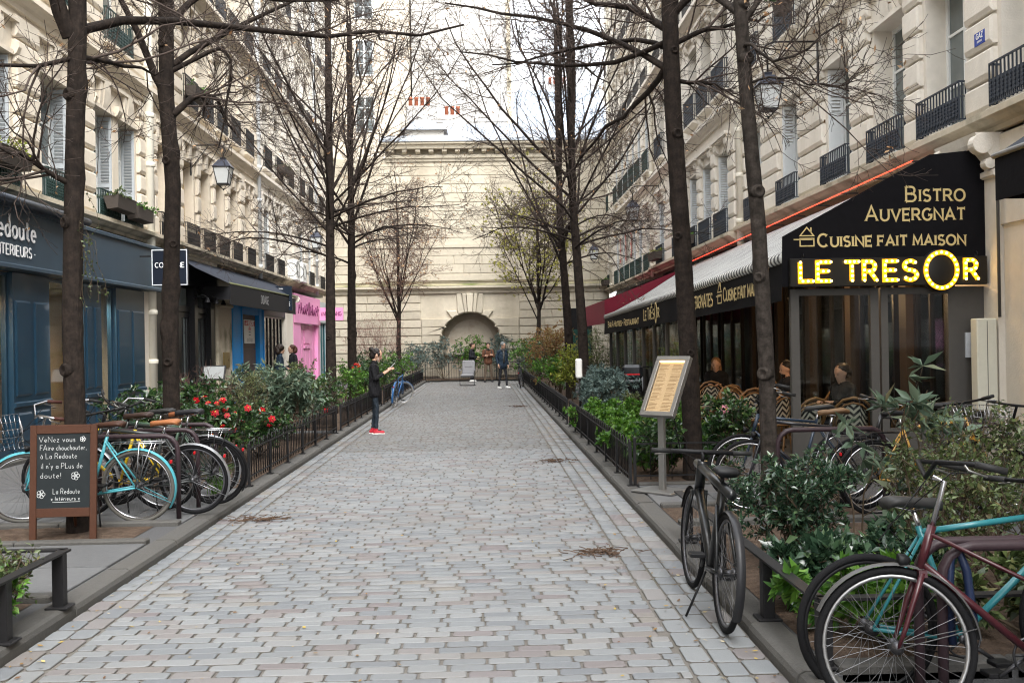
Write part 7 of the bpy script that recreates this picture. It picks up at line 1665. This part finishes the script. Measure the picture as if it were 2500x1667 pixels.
for cx_, cz_, s_ in ((.16, .865, .6), (.10, .555, .9), (-.185, .405, .9)):
    for k in range(5): a = 2 * PI * k / 5; ribbon(m, [(cx_ + s_ * (.022 * math.cos(a) + .017 * math.cos(b)), cz_ + s_ * (.022 * math.sin(a) + .017 * math.sin(b))) for b in np.linspace(0, 2 * PI, 11)], .0035, -.0015 - .0002 * k, 0)
ribbon(m, [(-.09, .335), (.14, .338)], .0035, -.0012, 0); m.build('chalk_drawing', chalk, fr, (0, -.0055, 0))
# lit menu stand
MN = EMPTY('menu_stand', (1.87, 10.62, .10), (0, 0, R(-45))); T(MN, 'steel menu stand with a warm lit menu at the right bed corner', 'menu stand')
MB().cbox(-.26, .26, -.2, .2, 0, .022, .004).build('base_plate', steel, MN); MB().cbox(-.035, .035, .0, .05, .022, .90, .003).build('post', steel, MN)
bd = EMPTY('menu_box', (0, -.05, .80), (R(-30), 0, 0), MN); w, h = .215, .72
for q in ((-w, w, 0, .05), (-w, w, h - .05, h), (-w, -w + .05, .05, h - .05), (w - .05, w, .05, h - .05)): MB().cbox(q[0], q[1], -.045, .0, q[2], q[3], .003).build('frame_bar', steel, bd)
MB().box(-w, w, 0, .012, 0, h).build('back_plate', steel, bd)
paper = M('lit menu paper', (.46, .335, .19), .8, var=.08, scale=12, emit=(1, .62, .28), estr=.035); MB().box(-w + .05, w - .05, -.012, -.008, .05, h - .05).build('menu_sheet', paper, bd)  # paper emits a little, the strip's light put into its colour
m = MB(); rg = random.Random(3)
for col_ in (-1, 1):
    for k in range(34):
        z_ = .08 + k * .0165
        if k % 7 == 6: continue
        l = rg.uniform(.5, .95) * .135; x0 = (-.155 if col_ < 0 else .012); m.box(x0, x0 + l, -.0135, -.0125, z_, z_ + .0042)
m.build('menu_print', M('brown print', (.24, .15, .075), .8), bd); MB().box(-w + .05, w - .05, -.03, -.012, h - .065, h - .05).build('light_strip', M('strip glow', (1, .8, .5), .5, var=0, emit=(1, .66, .3), estr=1.2), bd)
MB().box(-w + .045, w - .045, -.040, -.037, .045, h - .045).build('cover_glass', glass('menu glass', (.95, .95, .95), .0), bd)
q = MB(); q.tube([(0, 0, 0), (.12, .2, -.5), (.3, .5, -.75), (.5, .8, -.85)], .006, 5); T(q.build('power_cable', blackp, None, (2.02, 10.72, 1.0)), 'black cable running from the menu stand to the bed', 'cable')
# white dispenser on a pole
DS = EMPTY('dispenser_stand', (1.84, 19.3, .09)); T(DS, 'white dispenser on a black pole at the right bed end', 'dispenser')
MB().lathe([(.16, 0), (.16, .015), (.03, .03), (.01, .03)], 16).build('base', blackp, DS); MB().tube([(0, 0, .02), (0, 0, 1.0)], .018, 8).build('pole', blackp, DS); MB().cbox(-.075, .05, -.07, .07, .92, 1.30, .025).build('housing', white_paint, DS)
# grey armchair left on the path
AC = EMPTY('armchair', (-.69, 40.6, .012), (0, 0, R(-6))); T(AC, 'grey padded armchair on a black sled frame standing on the path', 'chair')
gy = M('grey upholstery', (.20, .20, .21), .9, var=.12, scale=20)
def cushion(mb, x0, x1, y0, y1, z0, z1, c): mb.cbox(x0, x1, y0, y1, z0, z1, c)
m = MB(); m.cbox(-.27, .27, -.30, .22, .36, .48, .045); m.build('seat', gy, AC); m = MB(); m.cbox(-.26, .26, -.05, .07, 0, .60, .045); m.build('backrest', gy, AC, (0, .20, .44), (R(-14), 0, 0)); m = MB(); m.cbox(-.17, .17, -.07, .03, .30, .58, .03); m.build('head_pad', gy, AC, (0, .20, .44), (R(-14), 0, 0))
for s in (-1, 1): MB().tube([(s * .29, .25, .02), (s * .29, -.28, .02), (s * .29, -.28, .36), (s * .30, -.26, .60), (s * .29, .22, .62)], .014, 6).build('leg_frame', iron, AC); MB().cbox(s * .30 - .035, s * .30 + .035, -.26, .10, .60, .66, .015).build('armrest', gy, AC)
MB().tube([(-.29, -.28, .02), (.29, -.28, .02)], .014, 6).build('cross_bar', iron, AC)
# small board by the black doorway
SB = EMPTY('lectern_board', (-5.66, 21.0, .08)); T(SB, 'small black framed board on a stand before the black doorway', 'notice board')
MB().box(-.02, .02, -.02, .02, 0, 1.05).build('post', iron, SB); m = MB().cbox(-.24, .24, -.015, .015, -.17, .17, .004).build('board_frame', iron, SB, (0, -.02, 1.12), (R(-28), 0, 0)); MB().box(-.21, .21, -.019, -.0155, -.14, .14).build('board_sheet', M('grey sheet', (.22, .23, .23), .4), m); MB().lathe([(.16, 0), (.16, .015), (.02, .02)], 14).build('base', iron, SB)
# scooter behind the euphorbias
SQ = EMPTY('scooter', (3.30, 22.0, .08), (0, 0, R(78))); T(SQ, 'dark motor scooter with top box beside the far glass panels', 'scooter')
for x in (0, 1.25): q = MB().ring((x, 0, .27), .2, .07, 'Y', 24, 10).build('wheel', rubber, SQ); MB().lathe([(.02, -.05), (.12, -.05), (.14, 0), (.12, .05), (.02, .05)], 14, (x, 0, .27), 'Y').build('rim', steel, q)
m = MB(); m.prism([(-.25, .45), (.45, .40), (.95, .32), (1.05, .55), (1.12, .95), (1.02, 1.0), (.86, .52), (.55, .50), (.50, .72), (-.15, .78), (-.32, .70)], -.16, .16, 'Y'); m.build('body', M('scooter black', (.015, .016, .018), .2, coat=.4, var=.05), SQ); MB().cbox(-.12, .48, -.14, .14, .74, .84, .035).build('seat', blackp, SQ); MB().cbox(-.58, -.14, -.22, .22, .80, 1.12, .06).build('top_box', M('scooter black'), SQ); MB().box(-.585, -.575, -.17, .17, .90, .93).build('reflector', M('red reflector', (.45, .01, .015), .25), SQ)
MB().tube([(1.0, -.34, 1.06), (1.06, -.1, 1.02), (1.06, .1, 1.02), (1.0, .34, 1.06)], .016, 6).build('handlebar', blackp, SQ); MB().tube([(1.03, 0, .9), (1.25, 0, .27)], .03, 8).build('fork', steel, SQ)
# ================================================================ WALL LANTERNS, WINDOW BOXES
frost = M('frosted lantern glass', (.55, .57, .57), .35, var=.05, spec=.5); slateb = M('lantern roof', (.05, .055, .075), .45, metal=.3, var=.2)
def lantern(label, wx, y, x, z, zb):
    """wx = wall, x = lantern axis, zb = bracket height"""
    root = EMPTY('wall_lantern', (x, y, z)); T(root, label, 'street lamp', 'wall lanterns'); s = 1 if wx > x else -1; b = zb - z; d = abs(wx - x)
    m = MB(); m.tube([(s * d, 0, b), (s * .12, 0, b), (-s * .03, 0, b - .06), (-s * .06, 0, b - .16), (0, 0, b - .24), (0, 0, .34)], .018, 6); m.box(s * d - .012, s * d + .012, -.03, .03, b - .75, b + .03); m.tube([(s * (d - .02), 0, b - .55), (s * d * .45, 0, b - .02)], .011, 5); m.ring((s * .07, 0, b - .15), .08, .009, 'Y', 14, 5); m.build('bracket', iron, root)
    def fr_(z0, r0, z1, r1, name, mat, par):
        q = MB(); V = [(sx * r0, sy * r0, z0) for sx, sy in ((-1, -1), (1, -1), (1, 1), (-1, 1))] + [(sx * r1, sy * r1, z1) for sx, sy in ((-1, -1), (1, -1), (1, 1), (-1, 1))]
        q.add(V, [(i, (i + 1) % 4, 4 + (i + 1) % 4, 4 + i) for i in range(4)] + [(3, 2, 1, 0), (4, 5, 6, 7)]); return q.build(name, mat, par)
    fr_(.16, .225, .34, .10, 'roof', slateb, root); fr_(.34, .05, .40, .07, 'cap', slateb, root); fr_(-.24, .125, .145, .195, 'glass_body', frost, root); fr_(.143, .215, .162, .225, 'roof_rim', iron, root); fr_(-.27, .14, -.24, .14, 'bottom_rim', iron, root)
    m = MB()
    for sx, sy in ((-1, -1), (1, -1), (1, 1), (-1, 1)): m.tube([(sx * .13, sy * .13, -.25), (sx * .20, sy * .20, .15)], .011, 5); m.tube([(sx * .12, sy * .12, -.27), (sx * .04, sy * .04, -.36), (0, 0, -.37)], .008, 5)
    m.ball((0, 0, -.39), .022, 8, 6); m.build('frame_bars', iron, root)
lantern('large wall lantern on a scrolled bracket near the bistro on the right', 5.95, 17.35, 5.06, 5.98, 6.92)
lantern('wall lantern hung above the second right house', 5.95, 33.3, 5.06, 6.02, 6.9); lantern('small far wall lantern at the end of the right row', 5.95, 45.6, 5.1, 5.75, 6.6)
lantern('wall lantern on the left row beside the second trunk', -7.2, 24.9, -6.40, 6.03, 6.75); lantern('far left wall lantern behind the middle trunks', -7.2, 38.6, -6.4, 5.75, 6.6)
trough = M('brown trough', (.055, .045, .038), .7, var=.2, scale=8)
def wbox(label, y0, y1, z, kind, seed, x=-6.88, tilt=0):
    root = EMPTY('window_box', (x, (y0 + y1) / 2, z), (0, R(tilt), 0)); T(root, label, 'window box', 'window boxes'); l = (y1 - y0) / 2
    MB().prism([(-.10, 0), (.10, 0), (.14, .22), (.15, .24), (-.15, .24), (-.14, .22)], -l, l, 'Y').build('trough', trough, root); MB().box(-.13, .13, -l + .02, l - .02, .19, .215).build('soil', soil, root)
    rng = np.random.default_rng(seed); n = 26; P = np.zeros((n, 4, 3)); P[:, 0] = np.stack([rng.uniform(-.1, .1, n), rng.uniform(-l, l, n), np.full(n, .2)], 1); d = rng.normal(0, .5, (n, 3)); d[:, 2] = rng.uniform(.4, 1, n)
    for s in range(1, 4): d[:, 2] -= .22; P[:, s] = P[:, s - 1] + d * .11
    V, F = tubes(P, np.full((n, 4), .003), 3); OB('stems', NPMESH('stems', V, F, stem_m), root); V, F, r = leaves_np(P, 12, .055, .7, rng); OB('foliage', NPMESH('foliage', V, F, LEAF[kind], r), root)['kind'] = 'stuff'
wbox('window box with yellowing ivy at the left picture edge', 14.2, 15.2, 4.42, 'yellow', 201); wbox('dark window box under the grey shutters, nearer one', 18.75, 19.7, 4.36, 'olive', 202, tilt=-6); wbox('dark window box with fresh green fern by the cream pipe', 19.85, 20.75, 4.30, 'fresh', 203, tilt=-8)
wbox('window box with trailing green on the second floor left', 23.9, 25.0, 7.75, 'fresh', 204); wbox('window box full of green on the far left second floor', 34.5, 36.2, 7.75, 'light', 205); wbox('flower box with pink bloom beside the thick right trunk', 31.9, 33.2, 4.35, 'yellow', 206, x=5.65); wbox('small green box on the right first floor', 27.0, 28.2, 4.35, 'fresh', 207, x=5.65); wbox('red pots with green on the far right first floor', 45.4, 46.5, 4.3, 'fresh', 208, x=5.65); wbox('green box on the upper right window above the lantern', 18.3, 18.7, 7.8, 'camellia', 209, x=5.7)
# air conditioners on the far left front
for i, (y, lab) in enumerate(((36.9, 'nearer of two white air conditioners on the far left front'), (38.2, 'farther of two white air conditioners on the far left front'))):
    a = EMPTY('air_conditioner', (-7.0, y, 4.15)); T(a, lab, 'air conditioner', 'air conditioners'); MB().cbox(-.2, .2, -.4, .4, 0, .75, .02).build('casing', white_paint, a); MB().ring((0.0, -.405, .38), .24, .012, 'Y', 20, 5).build('fan_ring', gpost, a); MB().ring((.205, 0, .38), .26, .012, 'X', 20, 5).build('fan_grille', gpost, a)
# ivy strand on the nearest left trunk
rng = np.random.default_rng(77); n = 9; P = np.zeros((n, 6, 3)); P[:, 0] = np.stack([rng.uniform(.08, .14, n), rng.uniform(-.1, .05, n), rng.uniform(-.1, .5, n)], 1)
for s in range(1, 6): P[:, s] = P[:, s - 1] + rng.normal(0, .035, (n, 3)) + np.array([.018, 0, -.13])
root = EMPTY('ivy', (-3.64, 8.94, 2.75)); T(root, 'thin ivy strands hanging on the nearest left trunk', 'ivy'); V, F = tubes(P, np.full((n, 6), .0022), 3); OB('stems', NPMESH('stems', V, F, stem_m), root); V, F, r = leaves_np(P, 14, .028, .8, rng, t0=0); OB('foliage', NPMESH('foliage', V, F, LEAF['olive'], r), root)['kind'] = 'stuff'
# ================================================================ LITTER ON THE PATH
rng = np.random.default_rng(5); n = 520
x = np.concatenate([rng.uniform(KL + .05, KR - .05, n - 260), KL + .05 + rng.exponential(.18, 130), KR - .05 - rng.exponential(.18, 130)]); y = 4.6 + rng.uniform(0, 1, n) ** 1.5 * 20; c = np.stack([x, y, np.full(n, .021)], 1); a = rng.uniform(0, 2 * PI, n); s = rng.uniform(.008, .024, (n, 1)); u = np.stack([np.cos(a), np.sin(a), rng.uniform(-.2, .2, n)], 1) * s; v = np.stack([-np.sin(a), np.cos(a), rng.uniform(.0, .3, n)], 1) * s * .45
V = np.stack([c - u, c + v, c + u, c - v], 1).reshape(-1, 3); o = OB('fallen_leaves', NPMESH('fallen_leaves', V, np.arange(4 * n).reshape(n, 4), M('fallen leaf', rough=.8, var=0, ramp=[(0, (.10, .05, .03)), (.4, (.24, .15, .05)), (.8, (.40, .30, .06)), (1, (.45, .40, .3))]), rng.uniform(0, 1, n))); T(o, 'small yellow and brown leaves scattered on the paving', 'leaves', kind='stuff')
for lab, px, py, sd in (('heap of dry catkins on the right of the path', .93, 8.0, 1), ('heap of dry twigs by the left bicycles', -2.25, 9.9, 2), ('small heap of dry bits further up the path on the right', .9, 26.5, 3), ('thin line of dry twigs near the right kerb', 1.0, 14.2, 4)):
    rng = np.random.default_rng(sd); n = 70; P = np.zeros((n, 4, 3)); P[:, 0] = np.stack([rng.normal(0, .13, n), rng.normal(0, .07, n), rng.uniform(.012, .035, n)], 1); d = np.stack([rng.normal(0, 1, n), rng.normal(0, .6, n), rng.normal(0, .15, n)], 1); d /= np.linalg.norm(d, axis=1, keepdims=True)
    for k in range(1, 4): P[:, k] = P[:, k - 1] + (d + rng.normal(0, .3, (n, 3)) * np.array([1, 1, .2])) * .03; 
    P[..., 2] = np.clip(P[..., 2], .01, .06); V, F = tubes(P, np.full((n, 4), .0035), 4); root = EMPTY('twig_heap', (px, py, 0.006)); T(root, lab, 'litter', 'heaps of dry litter'); o = OB('dry_bits', NPMESH('dry_bits', V, F, M('dry catkin', rough=.9, var=0, ramp=[(0, (.05, .03, .02)), (1, (.14, .09, .06))]), rng.uniform(0, 1, len(F))), root); o['kind'] = 'stuff'
